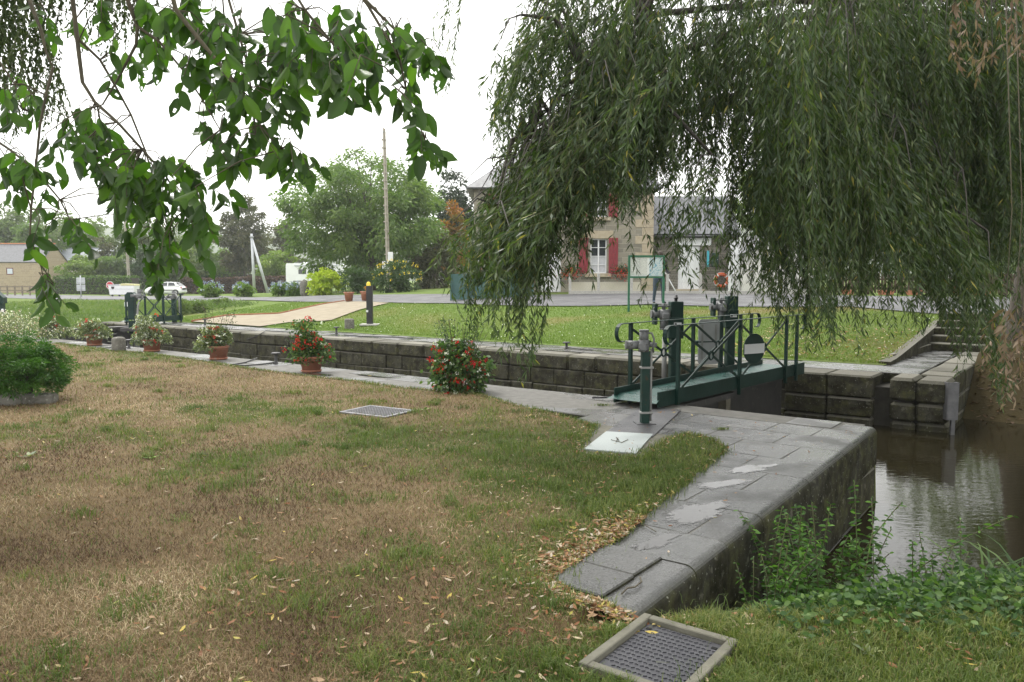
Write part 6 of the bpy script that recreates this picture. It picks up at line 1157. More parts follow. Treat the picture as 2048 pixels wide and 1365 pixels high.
# gate leaf below it
LGT = empty('lock_gate', L(-4.7, 11, -.5), 0, 'closed dark steel lower lock gate under the footbridge', 'lock gate'); RZ = brz
def gpart(nm, x, y, z, d, mat=M_GATE): wp(MB().box((0, 0, 0), d).build(nm, mat, None, bp0 + Matrix.Rotation(brz, 3, 'Z') @ Vector((x, y, z)), brz), LGT)
gpart('gate_panel', -.12, 1.45, -.95, (.14, 2.25, 1.6)); gpart('gate_panel', -.12, 4.0, -.95, (.14, 2.4, 1.6)); gpart('top_beam', -.12, 1.4, -.09, (.26, 2.3, .12)); gpart('top_beam', -.12, 4.0, -.09, (.26, 2.4, .12)); gpart('mitre_post', -.06, 2.68, -.8, (.26, .16, 1.75), pm('mitre_timber', (.13, .12, .09), (.2, .18, .14), 6, .85, .4)); gpart('stop_beam', .35, 1.4, -.06, (.1, 1.6, .08)); gpart('valve_rod', .02, .6, -.35, (.05, .05, .7))
# winch columns
def winch(loc, rz, H, label, bigbox=True):
    o = empty('gate_winch', loc, rz, label, 'winch'); MB().box((0, 0, (H - .45) / 2 - .3), (.15, .17, H - .45 + .6), bev=.01).build('column', M_LG, o); MB().box((0, 0, H - .42), (.24, .22, .34), bev=.012).build('gearbox', M_LG, o); MB().box((.02, .02, H - .13), (.2, .2, .26), bev=.01).build('cover_box', M_LG, o); MB().lathe([(.0, .1), (.025, .1), (.028, .06), (.038, .06), (.038, .045), (.026, .04), (.026, 0)], (.02, .02, H), 10).build('screw_cap', M_IRON, o)
    MB().box((-.32, .02, H - .2), (.05, .2, .34), bev=.012).build('switch_box', M_LG, o)
    a = actuator(o, (-.15, -.03, H - .2), 0, 1.0); a.rotation_euler = (math.pi / 2 * .0, -math.pi / 2, 0)
    MB().cyl((-.16, 0, H * .5 - .32), .038, H - .5, 12).build('conduit', M_PIPE, o); MB().tube([(-.2, -.02, H - .25), (-.21, -.03, H - .36), (-.17, -.01, H - .48)], .02, 8).build('hose', M_GREY, o); MB().box((.02, -.115, H - .36), (.12, .008, .055)).build('label_plate', M_PAINTW, o); MB().cyl((-.015, -.121, H - .36), .02, .006, 12, 'Y').build('label_mark', M_IRON, o)
    return o
winch(L(-5.42, 11.35, -.05), .05, 1.37, 'green gate winch with grey motor, nearer one behind the lower footbridge'); winch(L(-5.45, 13.75, -.05), .05, 1.42, 'green gate winch behind the lower footbridge, farther one half veiled by willow')
o = empty('sign_panel', L(-5.35, 12.55, .0), .25, 'grey back of a rounded sign panel fixed beside the lower footbridge', 'sign'); 
def rrect(w, h, r): return [(sx * (w / 2 - r) + r * math.cos(a), sz * (h / 2 - r) + r * math.sin(a)) for sx, sz, a0 in ((1, 1, 0), (-1, 1, math.pi / 2), (-1, -1, math.pi), (1, -1, 1.5 * math.pi)) for a in np.linspace(a0, a0 + math.pi / 2, 5)]
b = MB(); b.prism(rrect(.40, .78, .06), .012, None, (0, 0, .60)); b.build('panel', pm('dull_alu', (.28, .29, .29), (.34, .35, .35), 3, .5, metal=.3), o)
for x in (-.13, .13): MB().box((x, -.012, .6), (.03, .012, .6)).build('stiffener', M_PIPE, o)
MB().box((.24, .02, .5), (.06, .06, 1.1)).build('bracket', M_LG, o); MB().cyl((.0, .02, .6), .03, .5, 8, 'X').build('clamp', M_LG, o)
# actuator post on the near quay
ap = gp(1289, 849); AP = empty('actuator_post', ap, .1, 'green square post with grey motor head standing on the near quay', 'actuator post'); MB().box((0, 0, .42), (.092, .09, .86), bev=.006).build('post', M_LG, AP); MB().box((0, 0, .01), (.22, .2, .02)).build('foot_plate', M_TREAD, AP); actuator(AP, (-.02, 0, .885), -.1, .85); MB().cyl((.066, -.01, .46), .014, .84, 10).build('conduit', M_PIPE, AP)
for z in (.14, .66): MB().box((.014, -.003, z), (.145, .105, .025), bev=.004).build('strap', M_PIPE, AP)
# plates on the platform
def flat(name, pxs, z0, z1, mat, label, cat): tag(MB().slab([gp(*p)[:2] for p in pxs], z0, z1).build(name, mat), label, cat)
flat('tread_plate', [(1212, 866), (1305, 876), (1362, 822), (1288, 812)], .002, .012, M_TREAD, 'dark diamond-pattern steel plate under the actuator post', 'steel plate')
flat('service_hatch', [(1168, 901), (1272, 910), (1306, 871), (1212, 866)], .004, .016, treadplate('pale_treadplate', (.33, .37, .36), (.40, .44, .43), .2, .35, 40, .25), 'pale grey square metal hatch at the edge of the lawn', 'hatch')
flat('concrete_surround', [(1148, 909), (1282, 921), (1345, 872), (1205, 850)], -.05, .0005, M_KERB, 'concrete surround around the pale metal hatch', 'concrete slab')
tw = MB()
for (a, c) in (((1222, 884), (1243, 890)), ((1236, 880), (1232, 889)), ((1243, 890), (1256, 884)), ((1232, 879), (1238, 886))): tw.tube([gp(*a) + Vector((0, 0, .022)), gp(*c) + Vector((0, 0, .024))], .0035, 4)
tag(tw.build('fallen_twig', M_TWIG), 'small dark forked twig lying on the pale metal hatch', 'twig')
# far actuator chain / drive wheel left of the bridge
p = gp(1240, 800); o = empty('valve_spindle', p + Vector((0, 0, .01)), 0, 'small black iron valve gear at the quay edge beside the footbridge', 'valve gear'); MB().cyl((0, 0, .03), .11, .05, 16).build('base', M_IRON, o); MB().cyl((0, 0, .08), .05, .08, 12).build('boss', M_IRON, o); MB().torus((0, 0, .10), .075, .014, None, 16, 6).build('wheel', M_IRON, o); MB().tube([(-.38, .06, .012), (-.2, .02, .02), (-.05, 0, .03)], .016, 6).build('rod', M_IRON, o)
# ---- upper gate
ub0, ub1 = L(-28.2, 13.9), L(-29.3, 16.0); urz = math.atan2(ub1.y - ub0.y, ub1.x - ub0.x) - math.pi / 2
UB = footbridge(ub0, urz, 2.5, [.15, 1.25, 2.35], .7, 'small green steel footbridge at the upper gate in the distance', deckz=.22, curl=(0, 0))
d2 = empty('sign_disc', (-.42, .35, .78), .1); d2.parent = UB; MB().prism([(0, -.32), (.17, -.1), (.17, .1), (0, .32), (-.17, .1), (-.17, -.1)], .014).build('disc', M_LG, d2); MB().box((0, -.011, 0), (.33, .008, .17)).build('white_band', M_PAINTW, d2)
UG = empty('lock_gate', L(-28, 12, -.5), 0, 'dark steel upper lock gate with an iron ladder', 'lock gate')
def upart(nm, u, v, z, d, mat=M_GATE): wp(MB().box((0, 0, 0), d, ).build(nm, mat, None, L(u, v, z), ANG), UG)
upart('gate_panel', -28.7, 11.9, -1.0, (.2, 4.7, 1.7)); upart('top_beam', -28.7, 11.9, -.1, (.4, 4.7, .14)); upart('post', -28.5, 14.15, -.6, (.14, .14, 1.1), M_PIPE)
for dv in (-.17, .17): upart('ladder_rail', -28.5, 13.25 + dv, -.55, (.05, .04, .9), M_IRON)
for k in range(3): upart('ladder_rung', -28.5, 13.25, -.28 - k * .28, (.035, .34, .035), M_PIPE)
uw = empty('gate_winch', L(-27.75, 13.65, -.05), 0, 'green gate winch column with grey motor at the far side of the upper gate', 'winch'); MB().box((0, 0, .45), (.22, .22, 1.3), bev=.015).build('column', M_LG, uw); MB().prism([(-.17, 0), (.15, 0), (.15, .26), (.06, .34), (-.1, .34), (-.17, .24)], .26, None, (0, 0, .95)).build('head_box', M_LG, uw); actuator(uw, (.3, -.05, 1.12), .2, 1.15); MB().tube([(.3, -.08, .95), (.26, -.1, .8), (.24, -.12, .5), (.24, -.12, .1), (.3, -.14, -.2)], .035, 8).build('conduit', M_PIPE, uw); MB().box((.05, -.02, -.05), (.8, .5, .12)).build('base_frame', M_GATE, uw)
uq = empty('actuator_post', on(*L(-29.7, 16.3)[:2]), 0, 'distant green actuator post with curved grey conduit behind the upper footbridge', 'actuator post'); MB().box((0, 0, .45), (.16, .15, .95), bev=.01).build('post', M_LG, uq); actuator(uq, (0, 0, .95), 0, 1.1); MB().tube([(-.25, -.05, .95), (-.15, -.08, 1.12), (.1, -.1, 1.12), (.25, -.1, .9), (.28, -.1, 0)], .035, 8).build('conduit', M_PIPE, uq)
p = at(2, 640, 26.2); ul = empty('gate_winch', L(-31.0, 9.9, 0), .3, 'green winch of the upper gate cut by the left picture edge', 'winch'); ul.location = (p.x - .12, 26.2, 0); MB().box((0, 0, .4), (.42, .36, 1.0), bev=.02).build('column', M_LG, ul); MB().prism([(-.26, 0), (.26, 0), (.26, .2), (.05, .42), (-.26, .42)], .4, None, (0, 0, .88)).build('head_box', M_LG, ul); actuator(ul, (.02, -.28, .55), .0, 1.0); MB().tube([(.22, -.22, .7), (.25, -.24, .4), (.22, -.22, 0)], .035, 8).build('conduit', M_PAINTW, ul)
# ================================================================ flower pots on the near quay
G_GER = leafmat('geranium_leaf', greens((.06, .125, .035), .5, (.15, .22, .07)), .3); G_PALE = leafmat('pale_foliage', greens((.16, .20, .11), .6), .3)
def flower_pot(px, py, label, seed, reds, whites, sc=1.0, potted=True, tall=0.0, side=.35, extra=None, skirt=0):
    p = gp(px, py); o = empty('flower_pot', p, 0, label, 'flower pot', 'flower pots along the near quay'); g = np.random.default_rng(seed); rim = .28
    if potted:
        MB().lathe([(0, .035), (.165, .035), (.178, .12), (.184, .12), (.195, .2), (.2, .2), (.205, .25)], (0, 0, 0), 22).build('pot', M_POT, o); MB().lathe([(.2, .245), (.222, .245), (.226, .285), (.21, .29), (.195, .285), (.19, .23)], (0, 0, 0), 22).build('rim', M_POT, o); MB().lathe([(0, 0), (.17, 0), (.19, .035), (.18, .04), (0, .03)], (0, 0, 0), 20).build('saucer', M_POT, o); MB().cyl((0, 0, .262), .19, .02, 16).build('soil', M_CORE, o)
    sc *= .95; n = 2300; c = np.array([0, 0, rim + .12 * sc]); d = unit(g.normal(size=(n, 3))); d[:, 2] = np.where(d[:, 2] < -.3, -d[:, 2], d[:, 2]); P = c + d * np.array([.30, .30, .26 + tall * .3]) * sc * (g.random((n, 1)) ** .4)
    m = g.random(n) < side; P[m] += np.array([.20, -.03, -.15]) * sc; P[(g.random(n) < .25)] += np.array([-.18, -.06, -.17]) * sc
    if tall: k = g.random(n) < .3; P[k] = np.array([-.12, 0, rim]) + np.stack([g.normal(size=k.sum()) * .11, g.normal(size=k.sum()) * .11, g.random(k.sum()) * (.3 + tall)], 1)
    if not potted: P[:, 2] = np.abs(P[:, 2] - .12) * .9
    if skirt: k = g.random(n) < .45; a_ = g.random(k.sum()) * 6.283; r_ = .22 + .16 * g.random(k.sum()); P[k] = np.stack([np.cos(a_) * r_, np.sin(a_) * r_, .03 + g.random(k.sum()) * .4], 1)
    P[:, 2] = np.maximum(P[:, 2], .17 + .1 * g.random(n) if potted and not skirt else .03); s = .062 * sc; link('foliage', leaf_mesh('foliage', P, unit(P - c * .8) + g.normal(size=(n, 3)) * .6, s, s * .8, g.random(n)), G_PALE if whites > reds * 2 else G_GER, o)
    def bloom(k, mat, spread, zoff, r, nm):
        if k <= 0: return
        idx = g.integers(0, n, k); ctr = P[idx] + unit(P[idx] - c * .7) * spread + np.array([0, -.03, zoff]); ctr[:, 2] = np.maximum(ctr[:, 2], .03); per = 9; PP = np.repeat(ctr, per, 0) + g.normal(size=(k * per, 3)) * r * .5; f = link(nm, leaf_mesh(nm, PP, g.normal(size=(k * per, 3)), r, r * .8, np.repeat(g.random(k), per)), mat, o); f['kind'] = 'stuff'
    bloom(reds, F_RED, .03, .03, .036, 'red_blossoms'); bloom(whites, F_WHITE, .04, .01, .026, 'white_blossoms')
    if extra:                                  # wiry dark stalks above the blooms
        b = MB()
        for k in range(extra):
            x, y = g.uniform(-.28, .32), g.uniform(-.1, .15); h = rim + .35 + g.random() * .45 * (1 + tall); b.tube([(x * .4, y, rim + .1), (x * .8, y, (rim + h) / 2), (x * 1.2 + g.normal() * .04, y, h)], .0035, 4, False)
        b.build('stalks', M_TWIG, o); nn = extra * 14; t = g.random(nn); xx = np.repeat(g.uniform(-.28, .32, extra), 14) * (.6 + .7 * t); PP = np.stack([xx + g.normal(size=nn) * .03, g.normal(size=nn) * .08, rim + .15 + t * .6 * (1 + tall * .5)], 1); link('stalk_leaves', leaf_mesh('stalk_leaves', PP, g.normal(size=(nn, 3)) + np.array([0, 0, .4]), .05, .02, g.random(nn)), G_SHRUB, o)
    return o
flower_pot(918, 783, 'large bushy red geranium plant, nearest on the quay, with wiry stalks above', 201, 80, 90, 1.2, True, .16, .4, 44, 1); flower_pot(623, 744, 'terracotta pot with a tall cascade of red geraniums on the near quay', 202, 70, 8, .95, True, .35, .25)
flower_pot(437, 719, 'terracotta pot with mixed red and white flowers, third from the right', 203, 26, 60, 1.0, True, .1, -.2, 20); flower_pot(304, 703, 'terracotta pot with white blossoms and a few red ones beside the stone bollard', 204, 18, 130, .95, True, .25, .4); flower_pot(189, 691, 'terracotta pot with orange-red and white flowers before the upper gate', 205, 20, 90, .95, True, .05, .4); flower_pot(112, 676, 'dark red and white flower clump farthest along the near quay', 206, 26, 110, 1.1, False, .2, .4)
# white-flowered border at the left edge
g = np.random.default_rng(77); n = 9000; ctr = at(30, 655, 21.5); P = np.stack([ctr.x - 1.1 + g.normal(size=n) * 1.0, 21.5 + g.normal(size=n) * .7, g.random(n) ** .9 * .72], 1); P[:, 2] *= np.clip(1.15 - np.abs(P[:, 0] - ctr.x + .9) * .33, .15, 1); WB = empty('white_flower_border', (ctr.x - .9, 21.5, 0), 0, 'billowing white-flowered border plant at the left edge behind the green bush', 'flowers')
wp(link('foliage', leaf_mesh('foliage', P, g.normal(size=(n, 3)) * .6 + np.array([0, 0, .6]), .13, .02, g.random(n)), G_PALE), WB); n2 = 3400; Q = P[g.integers(0, n, n2)] + g.normal(size=(n2, 3)) * .05 + np.array([0, -.05, .06]); f = wp(link('blossoms', leaf_mesh('blossoms', Q, g.normal(size=(n2, 3)), .04, .035, g.random(n2)), F_PINK), WB); f['kind'] = 'stuff'
# stones by the bush
p = gp(12, 812); rock('boulder', (p.x - .05, p.y, .06), .26, 'rough grey boulder with lichen at the left edge under the green bush', 'boulder', 8, M_LICH, (1.15, .7, .62)); p = gp(68, 812); o = MB().box((0, 0, .045), (.42, .24, .2), bev=.02).build('cut_stone', M_LICH, None, p + Vector((0, .1, 0)), .1); tag(o, 'rectangular cut grey stone in the lawn beside the boulder', 'stone block')
# ================================================================ manholes
M_CAST = pm('cast_iron_cover', (.075, .075, .085), (.10, .10, .11), 5, .38, .15, metal=.4)
def frame_rect(name, c, w, d, rz, t, h, mat, parent, z):
    b = MB()
    for s in (-1, 1): b.box((s * (w / 2 - t / 2), 0, z), (t, d, h), bev=.004); b.box((0, s * (d / 2 - t / 2), z), (w - 2 * t, t, h), bev=.004)
    return b.build(name, mat, parent)
c0, c1_, c2_ = gp(1288, 1247), gp(1478, 1303), gp(1178, 1350); ex = (c1_ - c0); ey = (c2_ - c0); rzm = math.atan2(ex.y, ex.x); wM = ex.length; dM = .60; cen = c0 + ex / 2 + Vector((math.sin(rzm), -math.cos(rzm), 0)) * dM / 2
MH = empty('manhole_cover', (cen.x, cen.y, .03), rzm, 'dark cast-iron manhole cover in a concrete frame at the bottom of the view', 'manhole cover')
frame_rect('frame', None, wM, dM, 0, .044, .14, M_KERB, MH, -.045); iw, idp = wM - .10, dM - .10; MB().box((0, 0, -.02), (iw, idp, .04)).build('cover', M_CAST, MH); nx, ny = 15, 15; stud = MB().box((0, 0, 0), (.017, .005, .005)).mesh('stud'); stud2 = MB().tube([(-.007, .004, 0), (.004, .004, 0), (.006, -.002, 0), (.002, -.006, 0)], .0026, 5).mesh('stud'); stud.materials.append(M_CAST); stud2.materials.append(M_CAST); k = 0
for i in range(nx):
    for j in range(ny):
        x, y = -iw / 2 + iw * (i + .5) / nx, -idp / 2 + idp * (j + .5) / ny
        if (abs(x) > iw * .36 and abs(y) > idp * .36): continue
        o = bpy.data.objects.new('stud', stud if (i + j) % 2 else stud2); C.objects.link(o); o.parent = MH; o.location = (x, y, .0025); o.rotation_euler = (0, 0, -rzm + (.0 if (i + j) % 2 else .2))
for (x, y) in ((iw * .43, idp * .40), (-iw * .43, idp * .40)): MB().box((x, y, .0012), (.024, .018, .003)).build('key_hole', pm('hole_black', (.004, .004, .004), (.005, .005, .005), 5, .9), MH)
MB().cyl((iw * .3, -idp * .2, .0015), .022, .004, 16).build('maker_boss', M_CAST, MH)
c = gp(755, 829); GR = empty('drain_grating', (c.x, c.y, .03), ANG + .12, 'square steel grating set in the lawn in the middle distance', 'grating'); M_GRAT = pm('dull_grating', (.17, .17, .18), (.23, .23, .24), 6, .5, metal=.3); frame_rect('frame', None, .74, .58, 0, .04, .05, M_GRAT, GR, -.01); MB().box((0, 0, -.03), (.66, .5, .01)).build('pit', M_CORE, GR)
bar = MB().box((0, 0, 0), (.008, .5, .02)).mesh('bar'); bar.materials.append(M_GRAT); bar2 = MB().box((0, 0, 0), (.66, .008, .018)).mesh('bar'); bar2.materials.append(M_GRAT)
for k in range(15): o = bpy.data.objects.new('bar', bar); C.objects.link(o); o.parent = GR; o.location = (-.33 + .66 * (k + .5) / 15, 0, .002)
for k in range(11): o = bpy.data.objects.new('bar', bar2); C.objects.link(o); o.parent = GR; o.location = (0, -.25 + .5 * (k + .5) / 11, .001)
tag(MB().tube([gp(1280, 1158) + Vector((0, 0, .01)), gp(1283, 1168) + Vector((0, 0, .012)), gp(1270, 1178) + Vector((0, 0, .01)), gp(1255, 1180) + Vector((0, 0, .01)), gp(1243, 1192) + Vector((0, 0, .01))], .0045, 5).build('fallen_twig', M_TWIG), 'crooked mossy twig lying on the nearest wet slab', 'twig', 'twigs on the slabs'); tag(MB().tube([gp(1266, 1052) + Vector((0, 0, .008)), gp(1290, 1054) + Vector((0, 0, .01)), gp(1312, 1066) + Vector((0, 0, .008))], .003, 5).build('fallen_twig', M_TWIG), 'thin bent twig on the slab beside the lawn edge', 'twig', 'twigs on the slabs')
# ================================================================ grass, litter, waterside plants
def blades(name, P, h, w, lean, tint, mat, seed, label):
    g = np.random.default_rng(seed); n = len(P); a = g.random(n) * 6.283; S = np.stack([np.cos(a), np.sin(a), 0 * a], 1); b = a + g.normal(size=n) * .8 + 1.57; Ln = np.stack([np.cos(b), np.sin(b), 0 * b], 1); h = h[:, None]; w = w[:, None]; lean = lean[:, None]; up = np.array([0, 0, 1.0])
    V = np.stack([P - S * w * .5, P + S * w * .5, P + Ln * h * lean * .35 + up * h * .62 + S * w * .38, P + Ln * h * lean * .35 + up * h * .62 - S * w * .38, P + Ln * h * lean + up * h * np.clip(1.05 - lean * .35, .25, 1)], 1).reshape(-1, 3)
    base = np.arange(n)[:, None, None] * 5; F = (base + np.array([[0, 1, 2], [0, 2, 3], [3, 2, 4]])[None]).reshape(-1, 3)
    o = link(name, np_mesh(name, V, F, np.repeat(tint, 5)), mat); return tag(o, label, 'grass', kind='stuff')
def near_points(n, seed, gsel=None):
    g = np.random.default_rng(seed); Y = 2.7 * (19.5 / 2.7) ** (g.random(n) ** 1.05); X = (g.random(n) * 2 - 1) * (Y * .70 + .3); P = np.stack([X, Y], 1)
    u = X * CA + Y * SA; v = -X * SA + Y * CA; sd = sdist(P, LAWN); k = (v < 9.3) & np.where(u < -1.93, sd > -.01, Y < 4.5 + .12 * (X - 2))
    mh = MH.location; dx, dy = X - mh.x, Y - mh.y; lx = dx * math.cos(rzm) + dy * math.sin(rzm); ly = -dx * math.sin(rzm) + dy * math.cos(rzm); k &= ~((np.abs(lx) < wM / 2) & (np.abs(ly) < dM / 2))
    dx, dy = X - GR.location.x, Y - GR.location.y; k &= ~((np.abs(dx * math.cos(ANG + .12) + dy * math.sin(ANG + .12)) < .37) & (np.abs(-dx * math.sin(ANG + .12) + dy * math.cos(ANG + .12)) < .28))
    P = P[k]; return P, near_z(P[:, 0], P[:, 1]), sd[k]
M_GDRY = leafmat('dry_grass', [(0, (.075, .045, .028)), (.45, (.21, .145, .082)), (.8, (.35, .265, .16)), (1, (.53, .44, .29))], .25, .7, .15, (1.1, 1.1, .8)); M_GGRN = leafmat('green_grass', [(0, (.05, .085, .02)), (.6, (.12, .165, .042)), (1, (.25, .25, .085))], .3, .5, .25)
P, Z, sd = near_points(330000, 301); G = green_near(P[:, 0], P[:, 1]); g = np.random.default_rng(302); isg = g.random(len(P)) < np.clip((G - .02) * 1.1, .12, .92)
Pd = np.column_stack([P[~isg], Z[~isg] + .002]); n = len(Pd); dist = Pd[:, 1]; blades('dry_grass', Pd, (.018 + .03 * g.random(n)) * (.8 + dist * .03), (.0022 + .0012 * g.random(n)) * (.75 + dist * .13), .7 + 1.1 * g.random(n), np.clip(g.random(n) * .75 + 1.3 * (fbm(Pd[:, 0], Pd[:, 1], 1.1, 4, 50) - .47), 0, 1), M_GDRY, 303, 'parched brown grass stubble covering most of the near lawn')
Pg = np.column_stack([P[isg], Z[isg]]); n = len(Pg); dist = Pg[:, 1]; gg = G[isg]; tuft = fbm(Pg[:, 0], Pg[:, 1], 3.2, 3, 21); blades('green_grass', Pg, (.02 + .045 * g.random(n) * np.clip(gg, .2, 1.1) + .035 * (tuft > .62)) * (.85 + dist * .02), (.003 + .0015 * g.random(n)) * (.75 + dist * .12), .25 + .8 * g.random(n), np.clip(g.random(n) * .6 + .5 * fbm(Pg[:, 0], Pg[:, 1], .8, 2, 55), 0, 1), M_GGRN, 304, 'green grass growing in patches on the near lawn')
# longer tufts
g = np.random.default_rng(305); nt_ = 420; Q, Zq, sq = near_points(1400, 306); gq = green_near(Q[:, 0], Q[:, 1]); k = g.random(len(Q)) < np.clip(gq * 1.1, .1, 1); Q, Zq = Q[k], Zq[k]; per = 70; r_ = np.repeat(.03 + .07 * g.random(len(Q)), per)[:, None]; PP = np.repeat(Q, per, 0) + g.normal(size=(len(Q) * per, 2)) * r_; n = len(PP); hh = np.repeat(.03 + .05 * g.random(len(Q)), per); blades('grass_tufts', np.column_stack([PP, np.repeat(Zq, per)]), hh * (.5 + .8 * g.random(n)), (.0032 + .0015 * g.random(n)) * (.75 + PP[:, 1] * .1), .3 + .9 * g.random(n), np.clip(np.repeat(g.random(len(Q)), per) * .6 + .4 * g.random(n), 0, 1), M_GGRN, 307, 'longer fresh green tufts dotted over the near lawn')
# fringe along the slabs
g = np.random.default_rng(310); pl = np.array([(p.x, p.y) for p in [gp(*q) for q in EDGE_PX]]); seg = np.diff(pl, axis=0); sl_n = np.hypot(*seg.T); k = g.choice(len(seg), 9000, p=sl_n / sl_n.sum()); t = g.random(9000)[:, None]; E_ = pl[k] + seg[k] * t + g.normal(size=(9000, 2)) * .035; blades('edge_grass', np.column_stack([E_, np.full(len(E_), .0)]), .025 + .05 * g.random(len(E_)), .0035 * (.8 + E_[:, 1] * .1), .3 + .6 * g.random(len(E_)), g.random(len(E_)), M_GGRN, 311, 'grass fringe creeping over the edge of the slabs')
# far lawn
g = np.random.default_rng(320); n = 130000; U = g.uniform(-31, -2.2, n); V_ = 16.42 + 14 * g.random(n) ** 1.3; X = U * CA - V_ * SA; Y = U * SA + V_ * CA
fr = np.interp(X, [-46, -34, -22.6, -13.6, -6.1, -2.3, 4.6, 10.1, 12.2], [70, 60, 50, 40, 33, 29, 25.5, 23, 20.6]); pathA = np.array([(p.x, p.y) for p in path_a] + [(p.x, p.y) for p in reversed(path_b)]); k = (Y < fr - .05) & (sdist(np.stack([X, Y], 1), pathA) < .05) & ~((U > -3.35) & (V_ < 22.4)) & (X > -30)
X, Y = X[k], Y[k]; Zf = T(X, Y); gm, lit = far_mask(X, Y); n = len(X); blades('far_grass', np.column_stack([X, Y, Zf]), .03 + .035 * g.random(n), np.full(n, .016), .3 + .6 * g.random(n), np.clip(1.05 - gm + .5 * lit + .25 * g.random(n), 0, 1), leafmat('far_grass_blade', [(0, (.105, .18, .035)), (.55, (.165, .23, .05)), (1, (.28, .22, .10))], .3, .6, .2), 321, 'short bright lawn grass on the far side of the lock')
# daisies / clover specks
n = 420; i = g.integers(0, len(X), n); Q = np.column_stack([X[i], Y[i], Zf[i] + .05]); tag(link('lawn_daisies', leaf_mesh('lawn_daisies', Q, g.normal(size=(n, 3)) + np.array([0, 0, 1]), .035, .035, g.random(n)), F_WHITE), 'tiny white daisies scattered over the far lawn', 'daisies', kind='stuff')
# ---- fallen leaves
M_LIT = leafmat('fallen_leaf', [(0, (.14, .055, .025)), (.3, (.27, .12, .05)), (.55, (.36, .24, .14)), (.8, (.46, .40, .32)), (.93, (.48, .36, .07)), (1, (.30, .32, .10))], .15, .6, .25)
def litter(name, X, Y, Z, seed, label, size=.055):
    g = np.random.default_rng(seed); n = len(X); a = g.random(n) * 6.283; D = np.stack([np.cos(a), np.sin(a), g.normal(size=n) * .22], 1); sd_ = np.stack([g.normal(size=n) * .35, g.normal(size=n) * .35, np.ones(n)], 1); l = size * (.5 + .8 * g.random(n)); P = np.stack([X, Y, Z + .008 + .012 * g.random(n)], 1) - D * l[:, None] * .5
    tag(link(name, leaf_mesh(name, P, D, l, l * (.2 + .16 * g.random(n)), np.clip(g.beta(1.1, 1.2, n), 0, 1), -.08, sd_, True), M_LIT), label, 'fallen leaves', kind='stuff')
P, Z, sd = near_points(11000, 330); g = np.random.default_rng(331); d = np.exp(-P[:, 1] / 9); k = g.random(len(P)) < (.30 + .5 * sstep(-2, 1, P[:, 0])) * (P[:, 1] < 12) * np.clip(2.6 * fbm(P[:, 0], P[:, 1], 1.3, 3, 77) - .55, .05, 1.5); litter('fallen_leaves', P[k, 0], P[k, 1], Z[k] + .006, 332, 'dry fallen willow leaves scattered over the lawn', .048)
n = 2600; e = g.choice(len(seg), n * 2, p=np.where(np.arange(len(seg)) > 21, sl_n, sl_n * .04) / np.where(np.arange(len(seg)) > 21, sl_n, sl_n * .04).sum()); t = g.random(n * 2)[:, None]; q = pl[e] + seg[e] * t; off = g.normal(size=(n * 2, 2)) * np.where(g.random((n * 2, 1)) < .6, .04, .16); q = q + off; sdq = sdist(q, LAWN); k = (sdq > -.03); q = q[k]; litter('leaf_drift', q[:, 0], q[:, 1], np.maximum(near_z(q[:, 0], q[:, 1]), 0) + .01 * g.random(len(q)), 333, 'drift of brown and orange leaves banked against the end of the slabs', .05)
n = 700; q = np.column_stack([g.normal(size=n) * .28 + .95, g.normal(size=n) * .22 + 4.0]); k = (UV(q[:, 0], q[:, 1])[0] > -1.88); q = q[k]; litter('leaf_drift', q[:, 0], q[:, 1], near_z(q[:, 0], q[:, 1]) + .02, 334, 'drift of brown leaves at the foot of the wing wall above the manhole', .05)
n = 260; U = g.uniform(-4.9, -2.0, n); V_ = g.uniform(3.5, 9, n); X, Y = U * CA - V_ * SA, U * SA + V_ * CA; k = sdist(np.stack([X, Y], 1), LAWN) < -.02; litter('slab_leaves', X[k], Y[k], np.zeros(k.sum()) + .0, 335, 'a few pale willow leaves stuck to the wet slabs', .045)
n = 3500; U = g.uniform(-1.85, 4, n); V_ = g.uniform(16.0, 22, n); X, Y = U * CA - V_ * SA, U * SA + V_ * CA; M_LIT0 = M_LIT; M_LIT = leafmat('shaded_bank_leaf', [(0, (.05, .025, .014)), (.6, (.11, .058, .03)), (1, (.22, .15, .09))], .1, .6, .2); litter('bank_leaves', X, Y, T(X, Y), 336, 'rust-brown leaf litter on the slope under the willow trunk', .11); M_LIT = M_LIT0  # darker copy of the leaf colours, with the willow's shade mixed in
n = 900; U = g.uniform(-7, -3.4, n); V_ = g.uniform(16.5, 21, n); X, Y = U * CA - V_ * SA, U * SA + V_ * CA; litter('far_leaves', X, Y, T(X, Y) + .02, 337, 'yellowish fallen leaves on the shaded corner of the far lawn', .09)
# ---- broad-leaved weeds in the lawn
def rosette(px, py, n, l, label, seed, mat=None):
    g = np.random.default_rng(seed); p = gp(px, py); P = np.repeat(np.array([[p.x, p.y, float(near_z([p.x], [p.y])[0]) + .01]]), n, 0); a = np.arange(n) * 6.283 / n + g.random(n) * .5; D = np.stack([np.cos(a), np.sin(a), .25 + .5 * g.random(n)], 1); tag(link('lawn_weed', leaf_mesh('lawn_weed', P, D, l * (.7 + .5 * g.random(n)), l * .34, g.random(n), .15, np.tile([0, 0, 1.0], (n, 1)), True), mat or G_HYD), label, 'weed', 'broad-leaved weeds in the lawn')
rosette(58, 920, 6, .11, 'pale broad-leaved weed in the brown grass at the far left', 1, G_PALE); rosette(305, 928, 5, .09, 'small fresh green weed in the brown grass, right of the pale one', 2); rosette(1555, 1300, 5, .10, 'upright light green weed in the grass right of the manhole', 3); rosette(1735, 1318, 7, .07, 'grey-green weed rosette in the lower right grass', 4, G_PALE); rosette(850, 826, 5, .10, 'dark weed rosette beside the steel grating', 5)
